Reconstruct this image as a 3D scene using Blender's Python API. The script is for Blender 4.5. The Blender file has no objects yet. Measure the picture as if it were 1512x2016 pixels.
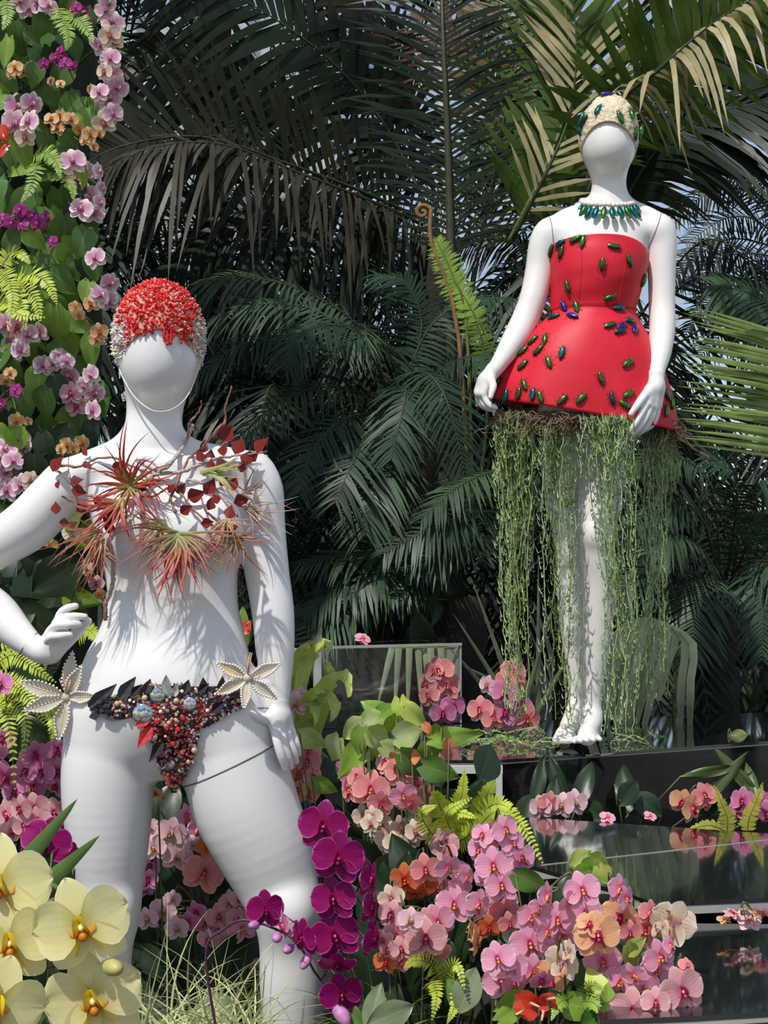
import bpy, bmesh, math, random
import numpy as np
from mathutils import Vector, Matrix, Quaternion
from mathutils.bvhtree import BVHTree

# ------------------------------------------------------------------ camera, world, sun, exposure
SC = bpy.context.scene
COL = SC.collection
FPX = 2912.0                       # focal length in pixels of the 1512 x 2016 frame
HZ = 1100.0                        # row of the horizon
CAMZ = 1.5
PITCH = math.atan((HZ - 1008.0) / FPX)
cam_d = bpy.data.cameras.new('camera')
cam = bpy.data.objects.new('camera', cam_d)
COL.objects.link(cam)
cam.location = (0, 0, CAMZ)
cam.rotation_euler = (math.pi / 2 + PITCH, 0, 0)
cam_d.sensor_fit = 'VERTICAL'
cam_d.sensor_height = 36.0
cam_d.sensor_width = 27.0
cam_d.lens = FPX / 2016.0 * 36.0
cam_d.clip_start = 0.05
SC.camera = cam

SC.view_settings.view_transform = 'Standard'
SC.view_settings.look = 'None'
SC.view_settings.gamma = 1.0
SC.view_settings.use_curve_mapping = False
SC.view_settings.exposure = 0.13

world = bpy.data.worlds.new('sky')
SC.world = world
world.use_nodes = True
wn = world.node_tree
wn.nodes.clear()
w_out = wn.nodes.new('ShaderNodeOutputWorld')
w_bg = wn.nodes.new('ShaderNodeBackground')
w_sky = wn.nodes.new('ShaderNodeTexSky')
w_sky.sky_type = 'NISHITA'
w_sky.sun_disc = False
w_sky.sun_elevation = math.radians(58)
w_sky.sun_rotation = math.radians(205)
w_sky.altitude = 100
w_mix = wn.nodes.new('ShaderNodeMixRGB')
w_sky.ozone_density = 3.0
w_sky.dust_density = 0.3
w_mix.inputs[0].default_value = 0.38
w_mix.inputs[2].default_value = (3.5, 3.2, 2.8, 1)
wn.links.new(w_sky.outputs[0], w_mix.inputs[1])
wn.links.new(w_mix.outputs[0], w_bg.inputs[0])
w_bg.inputs[1].default_value = 0.155
wn.links.new(w_bg.outputs[0], w_out.inputs[0])

sun_d = bpy.data.lights.new('sun', 'SUN')
sun_d.energy = 3.4
sun_d.angle = math.radians(1.2)
sun_d.color = (1.0, 0.965, 0.90)
sun = bpy.data.objects.new('sun', sun_d)
COL.objects.link(sun)
SUNV = Vector((-0.30, -0.46, 0.86)).normalized()      # towards the sun
sun.rotation_euler = SUNV.to_track_quat('Z', 'Y').to_euler()
sun.location = (-3, -4, 9)

# ------------------------------------------------------------------ helpers
RNG = random.Random(7)
def R(a, b): return RNG.uniform(a, b)
_F = Vector((0, math.cos(PITCH), math.sin(PITCH)))
_U = Vector((0, -math.sin(PITCH), math.cos(PITCH)))
_C = Vector((0, 0, CAMZ))
def ray(x, y):
    return _F + Vector(((x - 756) / FPX, 0, 0)) + _U * ((1008 - y) / FPX)
def P(x, y, d):
    r = ray(x, y)
    return _C + r * (d / r.y)
def PZ(x, y, z):                    # the point of a level plane that is seen at a pixel
    r = ray(x, y)
    return _C + r * ((z - CAMZ) / r.z)
def mpp(d): return d / FPX          # metres per pixel at a distance

ORG = {}
def thing(name, label, cat, loc=(0, 0, 0), group=None):
    o = bpy.data.objects.new(name, None)
    COL.objects.link(o)
    o.location = loc
    o.empty_display_size = 0.05
    o['label'] = label
    o['category'] = cat
    if group: o['group'] = group
    ORG[o.name] = Vector(loc)
    return o
def tag(o, label, cat, group=None):
    o['label'] = label
    o['category'] = cat
    if group: o['group'] = group
    return o
def struct(o, label=None):
    o['kind'] = 'structure'
    if label: o['label'] = label
    return o
def mesh(name, V, F, mats, fm=None, attr=None, smooth=True):
    me = bpy.data.meshes.new(name)
    me.from_pydata([tuple(v) for v in V], [], [tuple(f) for f in F])
    if not isinstance(mats, (list, tuple)): mats = [mats]
    for m in mats: me.materials.append(m)
    if fm is not None: me.polygons.foreach_set('material_index', np.array(fm, dtype=np.int32))
    if attr is not None:
        a = me.attributes.new('puv', 'FLOAT_VECTOR', 'POINT')
        a.data.foreach_set('vector', np.array(attr, dtype=np.float32).ravel())
    if smooth: me.polygons.foreach_set('use_smooth', np.ones(len(me.polygons), dtype=bool))
    me.update()
    return me
def obj(name, V, F, mats, parent=None, origin=None, fm=None, attr=None, smooth=True):
    """one mesh object; V in world space; origin for a top-level one"""
    off = ORG[parent.name] if parent is not None else Vector(origin if origin is not None else (0, 0, 0))
    V = [(v[0] - off[0], v[1] - off[1], v[2] - off[2]) for v in V]
    o = bpy.data.objects.new(name, mesh(name, V, F, mats, fm, attr, smooth))
    COL.objects.link(o)
    if parent is not None: o.parent = parent
    else: o.location = off
    ORG[o.name] = off.copy()
    return o
def inst(name, me, M, parent=None):
    """an object sharing a mesh, placed by a world matrix"""
    o = bpy.data.objects.new(name, me)
    COL.objects.link(o)
    if parent is not None:
        o.parent = parent
        o.matrix_basis = Matrix.Translation(-ORG[parent.name]) @ M
    else: o.matrix_basis = M
    return o

class MB:                           # collects shapes into one mesh
    def __init__(s): s.V = []; s.F = []; s.fm = []; s.A = []
    def add(s, V, F, m=0, A=None):
        n = len(s.V)
        s.V.extend(V)
        s.F.extend([tuple(i + n for i in f) for f in F])
        s.fm.extend([m] * len(F))
        s.A.extend(A if A is not None else [(0, 0, 0)] * len(V))
    def build(s, name, mats, parent=None, origin=None, smooth=True, attr=False):
        return obj(name, s.V, s.F, mats, parent, origin, s.fm, s.A if attr else None, smooth)

def cr(pts, n):
    """Catmull-Rom samples of a list of equal-length tuples"""
    a = np.array([tuple(p) for p in pts], dtype=float)
    if len(a) == 1: return np.repeat(a, n, 0)
    e = np.vstack([2 * a[0] - a[1], a, 2 * a[-1] - a[-2]])
    t = np.linspace(0, len(a) - 1 - 1e-9, n)
    i = t.astype(int)
    f = (t - i)[:, None]
    p0, p1, p2, p3 = e[i], e[i + 1], e[i + 2], e[i + 3]
    return 0.5 * (2 * p1 + (p2 - p0) * f + (2 * p0 - 5 * p1 + 4 * p2 - p3) * f * f + (3 * p1 - p0 - 3 * p2 + p3) * f ** 3)
def crv(pts, n): return [Vector(p) for p in cr(pts, n)]
def tube(pts, r, sides=6, cap=True):
    """pts Vectors; r a number, a pair or a list"""
    n = len(pts)
    if isinstance(r, (int, float)): r = [r] * n
    elif len(r) == 2 and n != 2: r = [r[0] + (r[1] - r[0]) * i / (n - 1) for i in range(n)]
    V = []; F = []
    ref = None
    for i, p in enumerate(pts):
        t = (pts[min(i + 1, n - 1)] - pts[max(i - 1, 0)])
        t = t.normalized() if t.length > 1e-9 else Vector((0, 0, 1))
        if ref is None:
            ref = Vector((0, 0, 1)) if abs(t.z) < 0.8 else Vector((1, 0, 0))
        a = (ref - t * ref.dot(t))
        a = a.normalized() if a.length > 1e-6 else t.orthogonal().normalized()
        ref = a
        b = t.cross(a)
        for k in range(sides):
            w = 2 * math.pi * k / sides
            V.append(p + a * (r[i] * math.cos(w)) + b * (r[i] * math.sin(w)))
    for i in range(n - 1):
        for k in range(sides):
            k2 = (k + 1) % sides
            F.append((i * sides + k, i * sides + k2, (i + 1) * sides + k2, (i + 1) * sides + k))
    if cap:
        F.append(tuple(range(sides - 1, -1, -1)))
        F.append(tuple((n - 1) * sides + k for k in range(sides)))
    return V, F
def box(x0, x1, y0, y1, z0, z1):
    V = [Vector((x, y, z)) for z in (z0, z1) for y in (y0, y1) for x in (x0, x1)]
    return V, [(0, 2, 3, 1), (4, 5, 7, 6), (0, 1, 5, 4), (2, 6, 7, 3), (0, 4, 6, 2), (1, 3, 7, 5)]
def prism(poly, z0, z1):
    n = len(poly)
    V = [Vector((p[0], p[1], z0)) for p in poly] + [Vector((p[0], p[1], z1)) for p in poly]
    F = [tuple(range(n - 1, -1, -1)), tuple(range(n, 2 * n))]
    for i in range(n):
        j = (i + 1) % n
        F.append((i, j, n + j, n + i))
    return V, F
def ball(c, r, seg=8, rings=6, sc=(1, 1, 1), M=None):
    V = []; F = []
    for i in range(rings + 1):
        th = math.pi * i / rings
        m = 1 if i in (0, rings) else seg
        for k in range(m):
            w = 2 * math.pi * k / seg
            v = Vector((r * sc[0] * math.sin(th) * math.cos(w), r * sc[1] * math.sin(th) * math.sin(w), r * sc[2] * math.cos(th)))
            V.append(Vector(c) + (M @ v if M is not None else v))
    def ix(i, k): return 0 if i == 0 else (1 + (rings - 1) * seg if i == rings else 1 + (i - 1) * seg + k % seg)
    for i in range(rings):
        for k in range(seg):
            if i == 0: F.append((0, ix(1, k), ix(1, k + 1)))
            elif i == rings - 1: F.append((ix(i, k), ix(rings, 0), ix(i, k + 1)))
            else: F.append((ix(i, k), ix(i + 1, k), ix(i + 1, k + 1), ix(i, k + 1)))
    return V, F

# ------------------------------------------------------------------ materials
def nd(nt, t, **kw):
    n = nt.nodes.new(t)
    for k, v in kw.items(): setattr(n, k, v)
    return n
def pmat(name, col, rough=0.5, metal=0.0, var=0.0, vscale=30.0, trans=0.0, spec=0.5, coat=0.0, bump=0.0, bscale=60.0, col2=None, emit=None):
    """procedural material: base colour varied by noise, optional translucency for thin leaves, optional bump"""
    m = bpy.data.materials.new(name)
    m.use_nodes = True
    nt = m.node_tree
    b = nt.nodes['Principled BSDF']
    out = nt.nodes['Material Output']
    b.inputs['Base Color'].default_value = (*col, 1)
    b.inputs['Roughness'].default_value = rough
    b.inputs['Metallic'].default_value = metal
    b.inputs['Specular IOR Level'].default_value = spec
    b.inputs['Coat Weight'].default_value = coat
    b.inputs['Coat Roughness'].default_value = 0.08
    src = None
    if var > 0 or col2:
        tc = nd(nt, 'ShaderNodeTexCoord')
        no = nd(nt, 'ShaderNodeTexNoise')
        no.inputs['Scale'].default_value = vscale
        no.inputs['Detail'].default_value = 3
        nt.links.new(tc.outputs['Object'], no.inputs['Vector'])
        rp = nd(nt, 'ShaderNodeValToRGB')
        rp.color_ramp.elements[0].position = 0.32
        rp.color_ramp.elements[1].position = 0.68
        c2 = col2 if col2 else tuple(min(1, c * (1 + var)) for c in col)
        c1 = col if col2 else tuple(c * (1 - var) for c in col)
        rp.color_ramp.elements[0].color = (*c1, 1)
        rp.color_ramp.elements[1].color = (*c2, 1)
        nt.links.new(no.outputs['Fac'], rp.inputs['Fac'])
        nt.links.new(rp.outputs['Color'], b.inputs['Base Color'])
        src = rp.outputs['Color']
    if bump > 0:
        tc2 = nd(nt, 'ShaderNodeTexCoord')
        n2 = nd(nt, 'ShaderNodeTexNoise')
        n2.inputs['Scale'].default_value = bscale
        n2.inputs['Detail'].default_value = 4
        nt.links.new(tc2.outputs['Object'], n2.inputs['Vector'])
        bp = nd(nt, 'ShaderNodeBump')
        bp.inputs['Strength'].default_value = bump
        bp.inputs['Distance'].default_value = 0.01
        nt.links.new(n2.outputs['Fac'], bp.inputs['Height'])
        nt.links.new(bp.outputs['Normal'], b.inputs['Normal'])
    if trans > 0:
        tr = nd(nt, 'ShaderNodeBsdfTranslucent')
        tr.inputs['Color'].default_value = (*[min(1, c * 1.3) for c in col], 1)
        if src is not None: nt.links.new(src, tr.inputs['Color'])
        mx = nd(nt, 'ShaderNodeMixShader')
        mx.inputs[0].default_value = trans
        nt.links.new(b.outputs[0], mx.inputs[1])
        nt.links.new(tr.outputs[0], mx.inputs[2])
        nt.links.new(mx.outputs[0], out.inputs[0])
    return m
def petal_mat(name, main, edge, centre, vein=None, vf=0.35, edge0=0.72, trans=0.28, c1=0.42):
    """petal colour from the petal's own coordinates (puv: x along, y across): throat, blade, margin, veins"""
    m = bpy.data.materials.new(name)
    m.use_nodes = True
    nt = m.node_tree
    b = nt.nodes['Principled BSDF']
    out = nt.nodes['Material Output']
    at = nd(nt, 'ShaderNodeAttribute', attribute_name='puv')
    sp = nd(nt, 'ShaderNodeSeparateXYZ')
    nt.links.new(at.outputs['Vector'], sp.inputs[0])
    ab = nd(nt, 'ShaderNodeMath', operation='ABSOLUTE')
    nt.links.new(sp.outputs['Y'], ab.inputs[0])
    mxx = nd(nt, 'ShaderNodeMath', operation='MAXIMUM')
    nt.links.new(ab.outputs[0], mxx.inputs[0])
    nt.links.new(sp.outputs['X'], mxx.inputs[1])
    e = nd(nt, 'ShaderNodeMapRange', interpolation_type='SMOOTHSTEP')
    e.inputs['From Min'].default_value = edge0
    e.inputs['From Max'].default_value = 1.0
    nt.links.new(mxx.outputs[0], e.inputs['Value'])
    c = nd(nt, 'ShaderNodeMapRange', interpolation_type='SMOOTHSTEP')
    c.inputs['From Min'].default_value = 0.05
    c.inputs['From Max'].default_value = c1
    nt.links.new(sp.outputs['X'], c.inputs['Value'])
    vm = nd(nt, 'ShaderNodeMath', operation='MULTIPLY')
    vm.inputs[1].default_value = 24.0
    nt.links.new(sp.outputs['Y'], vm.inputs[0])
    sn = nd(nt, 'ShaderNodeMath', operation='SINE')
    nt.links.new(vm.outputs[0], sn.inputs[0])
    vr = nd(nt, 'ShaderNodeMapRange')
    vr.inputs['From Min'].default_value = 0.2
    vr.inputs['From Max'].default_value = 1.0
    vr.inputs['To Max'].default_value = vf
    nt.links.new(sn.outputs[0], vr.inputs['Value'])
    m1 = nd(nt, 'ShaderNodeMixRGB')
    m1.inputs[1].default_value = (*main, 1)
    m1.inputs[2].default_value = (*(vein or centre), 1)
    nt.links.new(vr.outputs[0], m1.inputs[0])
    m2 = nd(nt, 'ShaderNodeMixRGB')
    nt.links.new(m1.outputs[0], m2.inputs[1])
    m2.inputs[2].default_value = (*edge, 1)
    nt.links.new(e.outputs[0], m2.inputs[0])
    m3 = nd(nt, 'ShaderNodeMixRGB')
    m3.inputs[1].default_value = (*centre, 1)
    nt.links.new(m2.outputs[0], m3.inputs[2])
    nt.links.new(c.outputs[0], m3.inputs[0])
    nt.links.new(m3.outputs[0], b.inputs['Base Color'])
    b.inputs['Roughness'].default_value = 0.5
    b.inputs['Specular IOR Level'].default_value = 0.3
    tr = nd(nt, 'ShaderNodeBsdfTranslucent')
    nt.links.new(m3.outputs[0], tr.inputs['Color'])
    mx = nd(nt, 'ShaderNodeMixShader')
    mx.inputs[0].default_value = trans
    nt.links.new(b.outputs[0], mx.inputs[1])
    nt.links.new(tr.outputs[0], mx.inputs[2])
    nt.links.new(mx.outputs[0], out.inputs[0])
    return m
def irid_mat(name, c1, c2):
    """metallic beetle shell that shifts colour with the angle of its own surface"""
    m = bpy.data.materials.new(name)
    m.use_nodes = True
    nt = m.node_tree
    b = nt.nodes['Principled BSDF']
    tc = nd(nt, 'ShaderNodeTexCoord')
    no = nd(nt, 'ShaderNodeTexNoise')
    no.inputs['Scale'].default_value = 60
    nt.links.new(tc.outputs['Object'], no.inputs['Vector'])
    rp = nd(nt, 'ShaderNodeValToRGB')
    rp.color_ramp.elements[0].color = (*c1, 1)
    rp.color_ramp.elements[0].position = 0.38
    rp.color_ramp.elements[1].color = (*c2, 1)
    rp.color_ramp.elements[1].position = 0.62
    nt.links.new(no.outputs['Fac'], rp.inputs[0])
    nt.links.new(rp.outputs[0], b.inputs['Base Color'])
    b.inputs['Metallic'].default_value = 0.85
    b.inputs['Roughness'].default_value = 0.28
    b.inputs['Thin Film Thickness'].default_value = 380
    b.inputs['Coat Weight'].default_value = 0.6
    return m

M = {}
M['white'] = pmat('mannequin_white', (0.80, 0.785, 0.765), 0.34, var=0.012, vscale=5, coat=0.25)
M['white2'] = pmat('mannequin_ivory', (0.82, 0.79, 0.745), 0.34, var=0.012, vscale=5, coat=0.25)
M['seam'] = pmat('joint_seam', (0.16, 0.155, 0.15), 0.7, var=0.1)
M['mirror'] = pmat('black_mirror', (0.012, 0.014, 0.013), 0.045, spec=1.0, coat=1.0, var=0.2, vscale=3)
M['mirror2'] = pmat('dark_mirror', (0.42, 0.44, 0.43), 0.03, metal=1.0, var=0.04, vscale=3)
M['edge'] = pmat('acrylic_edge', (0.42, 0.41, 0.37), 0.35, var=0.12, vscale=8)
M['frame'] = pmat('white_frame', (0.62, 0.61, 0.57), 0.45, var=0.06, vscale=9)
M['red'] = pmat('red_satin', (0.66, 0.016, 0.034), 0.5, var=0.06, vscale=12, bump=0.25, bscale=11, spec=0.3)
M['bside'] = pmat('black_side', (0.010, 0.012, 0.011), 0.05, spec=0.5, coat=0.2, var=0.2, vscale=3)
M['soil'] = pmat('bed_soil', (0.018, 0.013, 0.009), 0.9, var=0.5, vscale=14, bump=0.6, bscale=40)
M['floor'] = pmat('path_stone', (0.16, 0.15, 0.135), 0.8, var=0.2, vscale=3, bump=0.3)

# ------------------------------------------------------------------ smooth bodies: distance field -> surface net
class Field:
    def __init__(s, lo, hi, h):
        s.lo = np.array(lo, float)
        s.h = h
        n = np.ceil((np.array(hi) - s.lo) / h).astype(int) + 1
        s.ax = [s.lo[i] + h * np.arange(n[i]) for i in range(3)]
        s.D = np.ones(n, dtype=np.float32)
    def _sub(s, lo, hi):
        sl = []
        for i in range(3):
            a = max(0, int(np.floor((lo[i] - s.lo[i]) / s.h)))
            b = min(len(s.ax[i]), int(np.ceil((hi[i] - s.lo[i]) / s.h)) + 1)
            if b <= a: return None
            sl.append(slice(a, b))
        return tuple(sl)
    def _mix(s, sl, d, k, sub=False):
        a = s.D[sl]
        if sub:
            h = np.clip(0.5 - 0.5 * (a + d) / k, 0, 1)
            s.D[sl] = a * (1 - h) - d * h + k * h * (1 - h)
        else:
            h = np.clip(0.5 + 0.5 * (d - a) / k, 0, 1)
            s.D[sl] = d * (1 - h) + a * h - k * h * (1 - h)
    def chain(s, pts, k=0.012, flat=1.0, n=None):
        """pts: (x,y,z,r); a tapering limb; flat squeezes its depth"""
        a = cr(pts, n or (len(pts) - 1) * 4 + 1)
        lo = (a[:, :3] - a[:, 3:]).min(0) - k - 4 * s.h
        hi = (a[:, :3] + a[:, 3:]).max(0) + k + 4 * s.h
        sl = s._sub(lo, hi)
        if sl is None: return
        X = s.ax[0][sl[0]][:, None, None]; Y = s.ax[1][sl[1]][None, :, None]; Z = s.ax[2][sl[2]][None, None, :]
        best = None
        for p, q in zip(a[:-1], a[1:]):
            ab = q[:3] - p[:3]
            L2 = max(ab @ ab, 1e-12)
            t = np.clip(((X - p[0]) * ab[0] + (Y - p[1]) * ab[1] + (Z - p[2]) * ab[2]) / L2, 0, 1)
            dy = (Y - p[1] - t * ab[1]) / flat
            d = np.sqrt((X - p[0] - t * ab[0]) ** 2 + dy ** 2 + (Z - p[2] - t * ab[2]) ** 2) - (p[3] + t * (q[3] - p[3]))
            best = d if best is None else np.minimum(best, d)
        s._mix(sl, best.astype(np.float32), k)
    def ell(s, c, r, k=0.02, sub=False):
        c = np.array(c, float); r = np.array(r, float)
        sl = s._sub(c - r - k - 4 * s.h, c + r + k + 4 * s.h)
        if sl is None: return
        X = s.ax[0][sl[0]][:, None, None] - c[0]; Y = s.ax[1][sl[1]][None, :, None] - c[1]; Z = s.ax[2][sl[2]][None, None, :] - c[2]
        k0 = np.sqrt((X / r[0]) ** 2 + (Y / r[1]) ** 2 + (Z / r[2]) ** 2)
        k1 = np.sqrt((X / r[0] ** 2) ** 2 + (Y / r[1] ** 2) ** 2 + (Z / r[2] ** 2) ** 2) + 1e-9
        s._mix(sl, (k0 * (k0 - 1) / k1).astype(np.float32), k, sub)
    def torso(s, rows, k=0.03, e=2.3):
        """rows: (z, cx, a, cy, b) bottom to top"""
        r = cr(rows, 60)
        r = r[np.argsort(r[:, 0])]
        z0, z1 = r[0, 0], r[-1, 0]
        m = k + 4 * s.h
        lo = ((r[:, 1] - r[:, 2]).min() - m, (r[:, 3] - r[:, 4]).min() - m, z0 - m)
        hi = ((r[:, 1] + r[:, 2]).max() + m, (r[:, 3] + r[:, 4]).max() + m, z1 + m)
        sl = s._sub(lo, hi)
        X = s.ax[0][sl[0]][:, None, None]; Y = s.ax[1][sl[1]][None, :, None]; z = s.ax[2][sl[2]]
        zc = np.clip(z, z0, z1)
        cx, a, cy, b = [np.interp(zc, r[:, 0], r[:, j])[None, None, :] for j in (1, 2, 3, 4)]
        q = (np.abs((X - cx) / a) ** e + np.abs((Y - cy) / b) ** e) ** (1 / e)
        d = (q - 1) * np.minimum(a, b) * 0.95
        dz = np.maximum(np.maximum(z - z1, z0 - z), 0)[None, None, :]
        d = np.where(dz > 0, np.sqrt(np.maximum(d, 0) ** 2 + dz ** 2), d)
        s._mix(sl, d.astype(np.float32), k)
    def net(s, smooth=2):
        D = s.D
        S = D < 0
        n = D.shape
        cs = [S[i:n[0] - 1 + i, j:n[1] - 1 + j, k:n[2] - 1 + k] for i in (0, 1) for j in (0, 1) for k in (0, 1)]
        tot = sum(c.astype(np.int8) for c in cs)
        act = (tot > 0) & (tot < 8)
        idx = np.full(act.shape, -1, dtype=np.int64)
        ci = np.argwhere(act)
        idx[act] = np.arange(len(ci))
        pos = np.zeros((len(ci), 3)); cnt = np.zeros(len(ci))
        for axn in range(3):
            o1, o2 = [q for q in range(3) if q != axn]
            for u in (0, 1):
                for v in (0, 1):
                    c0 = ci.copy(); c0[:, o1] += u; c0[:, o2] += v
                    c1 = c0.copy(); c1[:, axn] += 1
                    a = D[tuple(c0.T)].astype(float); b = D[tuple(c1.T)].astype(float)
                    m = (a < 0) != (b < 0)
                    t = np.where(m, a / np.where(m, a - b, 1), 0)
                    p = c0.astype(float); p[:, axn] += t
                    pos[m] += p[m]; cnt[m] += 1
        pos /= cnt[:, None]
        faces = []
        for axn in range(3):
            o1, o2 = [(1, 2), (2, 0), (0, 1)][axn]
            sA = [slice(None)] * 3; sB = [slice(None)] * 3
            sA[axn] = slice(0, n[axn] - 1); sB[axn] = slice(1, n[axn])
            a = S[tuple(sA)]; b = S[tuple(sB)]
            e = np.argwhere(a != b)
            e = e[(e[:, o1] > 0) & (e[:, o2] > 0) & (e[:, o1] < n[o1] - 1) & (e[:, o2] < n[o2] - 1)]
            inside = a[tuple(e.T)]
            q = []
            for du, dv in ((1, 1), (0, 1), (0, 0), (1, 0)):
                c = e.copy(); c[:, o1] -= du; c[:, o2] -= dv
                q.append(idx[tuple(c.T)])
            q = np.stack(q, 1)
            q[~inside] = q[~inside][:, ::-1]
            faces.append(q)
        F = np.vstack(faces)
        F = F[(F >= 0).all(1)]
        for _ in range(smooth):
            acc = np.zeros_like(pos); c = np.zeros(len(pos))
            for i in range(4):
                for j in (1, 3):
                    np.add.at(acc, F[:, i], pos[F[:, (i + j) % 4]])
                    np.add.at(c, F[:, i], 1)
            pos = 0.45 * pos + 0.55 * acc / np.maximum(c, 1)[:, None]
        return s.lo + pos * s.h, F
def body_obj(name, fld, mat, parent, smooth=2):
    V, F = fld.net(smooth)
    off = np.array(ORG[parent.name])
    me = bpy.data.meshes.new(name)
    V = V - off
    me.vertices.add(len(V)); me.vertices.foreach_set('co', V.astype(np.float32).ravel())
    me.loops.add(len(F) * 4); me.loops.foreach_set('vertex_index', F.astype(np.int32).ravel())
    me.polygons.add(len(F))
    me.polygons.foreach_set('loop_start', np.arange(0, len(F) * 4, 4, dtype=np.int32))
    me.polygons.foreach_set('loop_total', np.full(len(F), 4, dtype=np.int32))
    me.polygons.foreach_set('use_smooth', np.ones(len(F), dtype=bool))
    me.materials.append(mat)
    me.update(calc_edges=True)
    me.validate()
    o = bpy.data.objects.new(name, me)
    COL.objects.link(o)
    o.parent = parent
    ORG[o.name] = ORG[parent.name].copy()
    return o, V + off, F
def seam_ring(V, F, p, nrm, rad, parent, r=0.0016):
    """dark joint line where a plane cuts a limb"""
    p = np.array(p); nrm = np.array(nrm, float); nrm /= np.linalg.norm(nrm)
    near = np.linalg.norm(V - p, axis=1) < rad
    s = (V - p) @ nrm
    E = np.vstack([F[:, [0, 1]], F[:, [1, 2]], F[:, [2, 3]], F[:, [3, 0]]])
    E = E[(E[:, 0] < E[:, 1]) & near[E[:, 0]] & near[E[:, 1]]]
    m = (s[E[:, 0]] < 0) != (s[E[:, 1]] < 0)
    E = E[m]
    if len(E) < 6: return
    t = (s[E[:, 0]] / (s[E[:, 0]] - s[E[:, 1]]))[:, None]
    Q = V[E[:, 0]] * (1 - t) + V[E[:, 1]] * t
    c = Q.mean(0)
    u = np.cross(nrm, [0.3, 0.2, 0.9]); u /= np.linalg.norm(u)
    w = np.cross(nrm, u)
    an = np.arctan2((Q - c) @ w, (Q - c) @ u)
    Q = Q[np.argsort(an)][::2]
    pts = [Vector(q) for q in Q]
    pts.append(pts[0]); pts.append(pts[1])
    TV, TF = tube(pts, r, 5, cap=False)
    return obj('joint_seam', TV, TF, M['seam'], parent)
# ------------------------------------------------------------------ mannequins
def px4(lst, D):
    """(x, y, r[, dy]) in photograph pixels at distance D -> (X, Y, Z, r)"""
    out = []
    for q in lst:
        dy = q[3] if len(q) > 3 else 0.0
        p = P(q[0], q[1], D + dy)
        out.append((p.x, p.y, p.z, q[2] * mpp(D + dy)))
    return out
def rows_px(lst, D):
    out = []
    for y, xl, xr, b, dy in lst:
        a = P(xl, y, D); c = P(xr, y, D)
        out.append((a.z, (a.x + c.x) / 2, (c.x - a.x) / 2, D + dy, b))
    return sorted(out)
def hand(parent, D, wrist, palm, fingers, thumb, mat, h=0.0022, flat=0.75):
    """one hand: palm chain plus five finger chains, lists in pixels"""
    allp = px4(wrist, D) + px4(palm, D) + [q for f in fingers for q in px4(f, D)] + px4(thumb, D)
    a = np.array(allp)
    f = Field(a[:, :3].min(0) - 0.03, a[:, :3].max(0) + 0.03, h)
    f.chain(px4(wrist, D), k=0.01)
    for i in range(len(palm) // 2):
        f.chain(px4(palm[2 * i:2 * i + 2], D), k=0.014, n=5)
    for q in fingers: f.chain(px4(q, D), k=0.0045, n=11)
    f.chain(px4(thumb, D), k=0.008, n=11)
    o, V, F = body_obj('hand', f, mat, parent, 1)
    return o, V, F

# --- the near mannequin, hand on hip
D1 = 2.9
FZ1 = 0.17
m1 = thing('mannequin', 'glossy white faceless mannequin in red coral cap, one hand bent at its hip', 'mannequin', (P(350, 1500, D1).x, D1, FZ1))
f = Field((P(-150, 500, D1).x, D1 - 0.30, FZ1 - 0.01), (P(700, 500, D1).x, D1 + 0.26, P(300, 520, D1).z), 0.0058)
f.torso(rows_px([
    (905, 215, 405, 0.060, 0.025), (935, 168, 462, 0.078, 0.02), (985, 172, 474, 0.092, 0.01), (1040, 186, 474, 0.098, 0.0),
    (1090, 200, 470, 0.096, 0.0), (1140, 211, 467, 0.090, 0.0), (1195, 211, 469, 0.086, 0.0), (1240, 196, 479, 0.090, 0.0),
    (1290, 170, 491, 0.098, 0.0), (1340, 152, 503, 0.106, 0.0), (1400, 141, 520, 0.112, 0.0), (1450, 150, 526, 0.108, 0.005), (1490, 215, 445, 0.095, 0.01), (1530, 288, 368, 0.06, 0.015)], D1), k=0.03)
f.chain(px4([(306, 760, 56, 0.03), (304, 815, 55, 0.025), (301, 850, 57, 0.022), (299, 895, 68, 0.025)], D1), k=0.025, flat=1.0)
f.chain(px4([(285, 880, 26, 0.03), (215, 904, 32, 0.03), (135, 942, 38, 0.02)], D1), k=0.04)
f.chain(px4([(318, 880, 26, 0.03), (400, 900, 30, 0.03), (500, 928, 38, 0.02)], D1), k=0.04)
f.chain(px4([(310, 915, 9, -0.038), (230, 912, 9, -0.04), (160, 925, 10, -0.02)], D1), k=0.03)
f.chain(px4([(325, 915, 9, -0.038), (400, 908, 9, -0.04), (480, 918, 10, -0.02)], D1), k=0.03)
f.ell(P(313, 668, D1), (0.079, 0.098, 0.105), k=0.01)
f.ell(P(313, 722, D1 - 0.014), (0.068, 0.086, 0.079), k=0.035)
for bx, by in ((262, 1048), (414, 1042)):
    c = P(bx, by, D1 - 0.072)
    f.ell(c, (0.060, 0.046, 0.062), k=0.04)
f.ell(P(336, 1232, D1 - 0.094), (0.007, 0.010, 0.013), k=0.012, sub=True)
f.ell(P(325, 1370, D1 - 0.055), (0.10, 0.055, 0.085), k=0.05)
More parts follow.
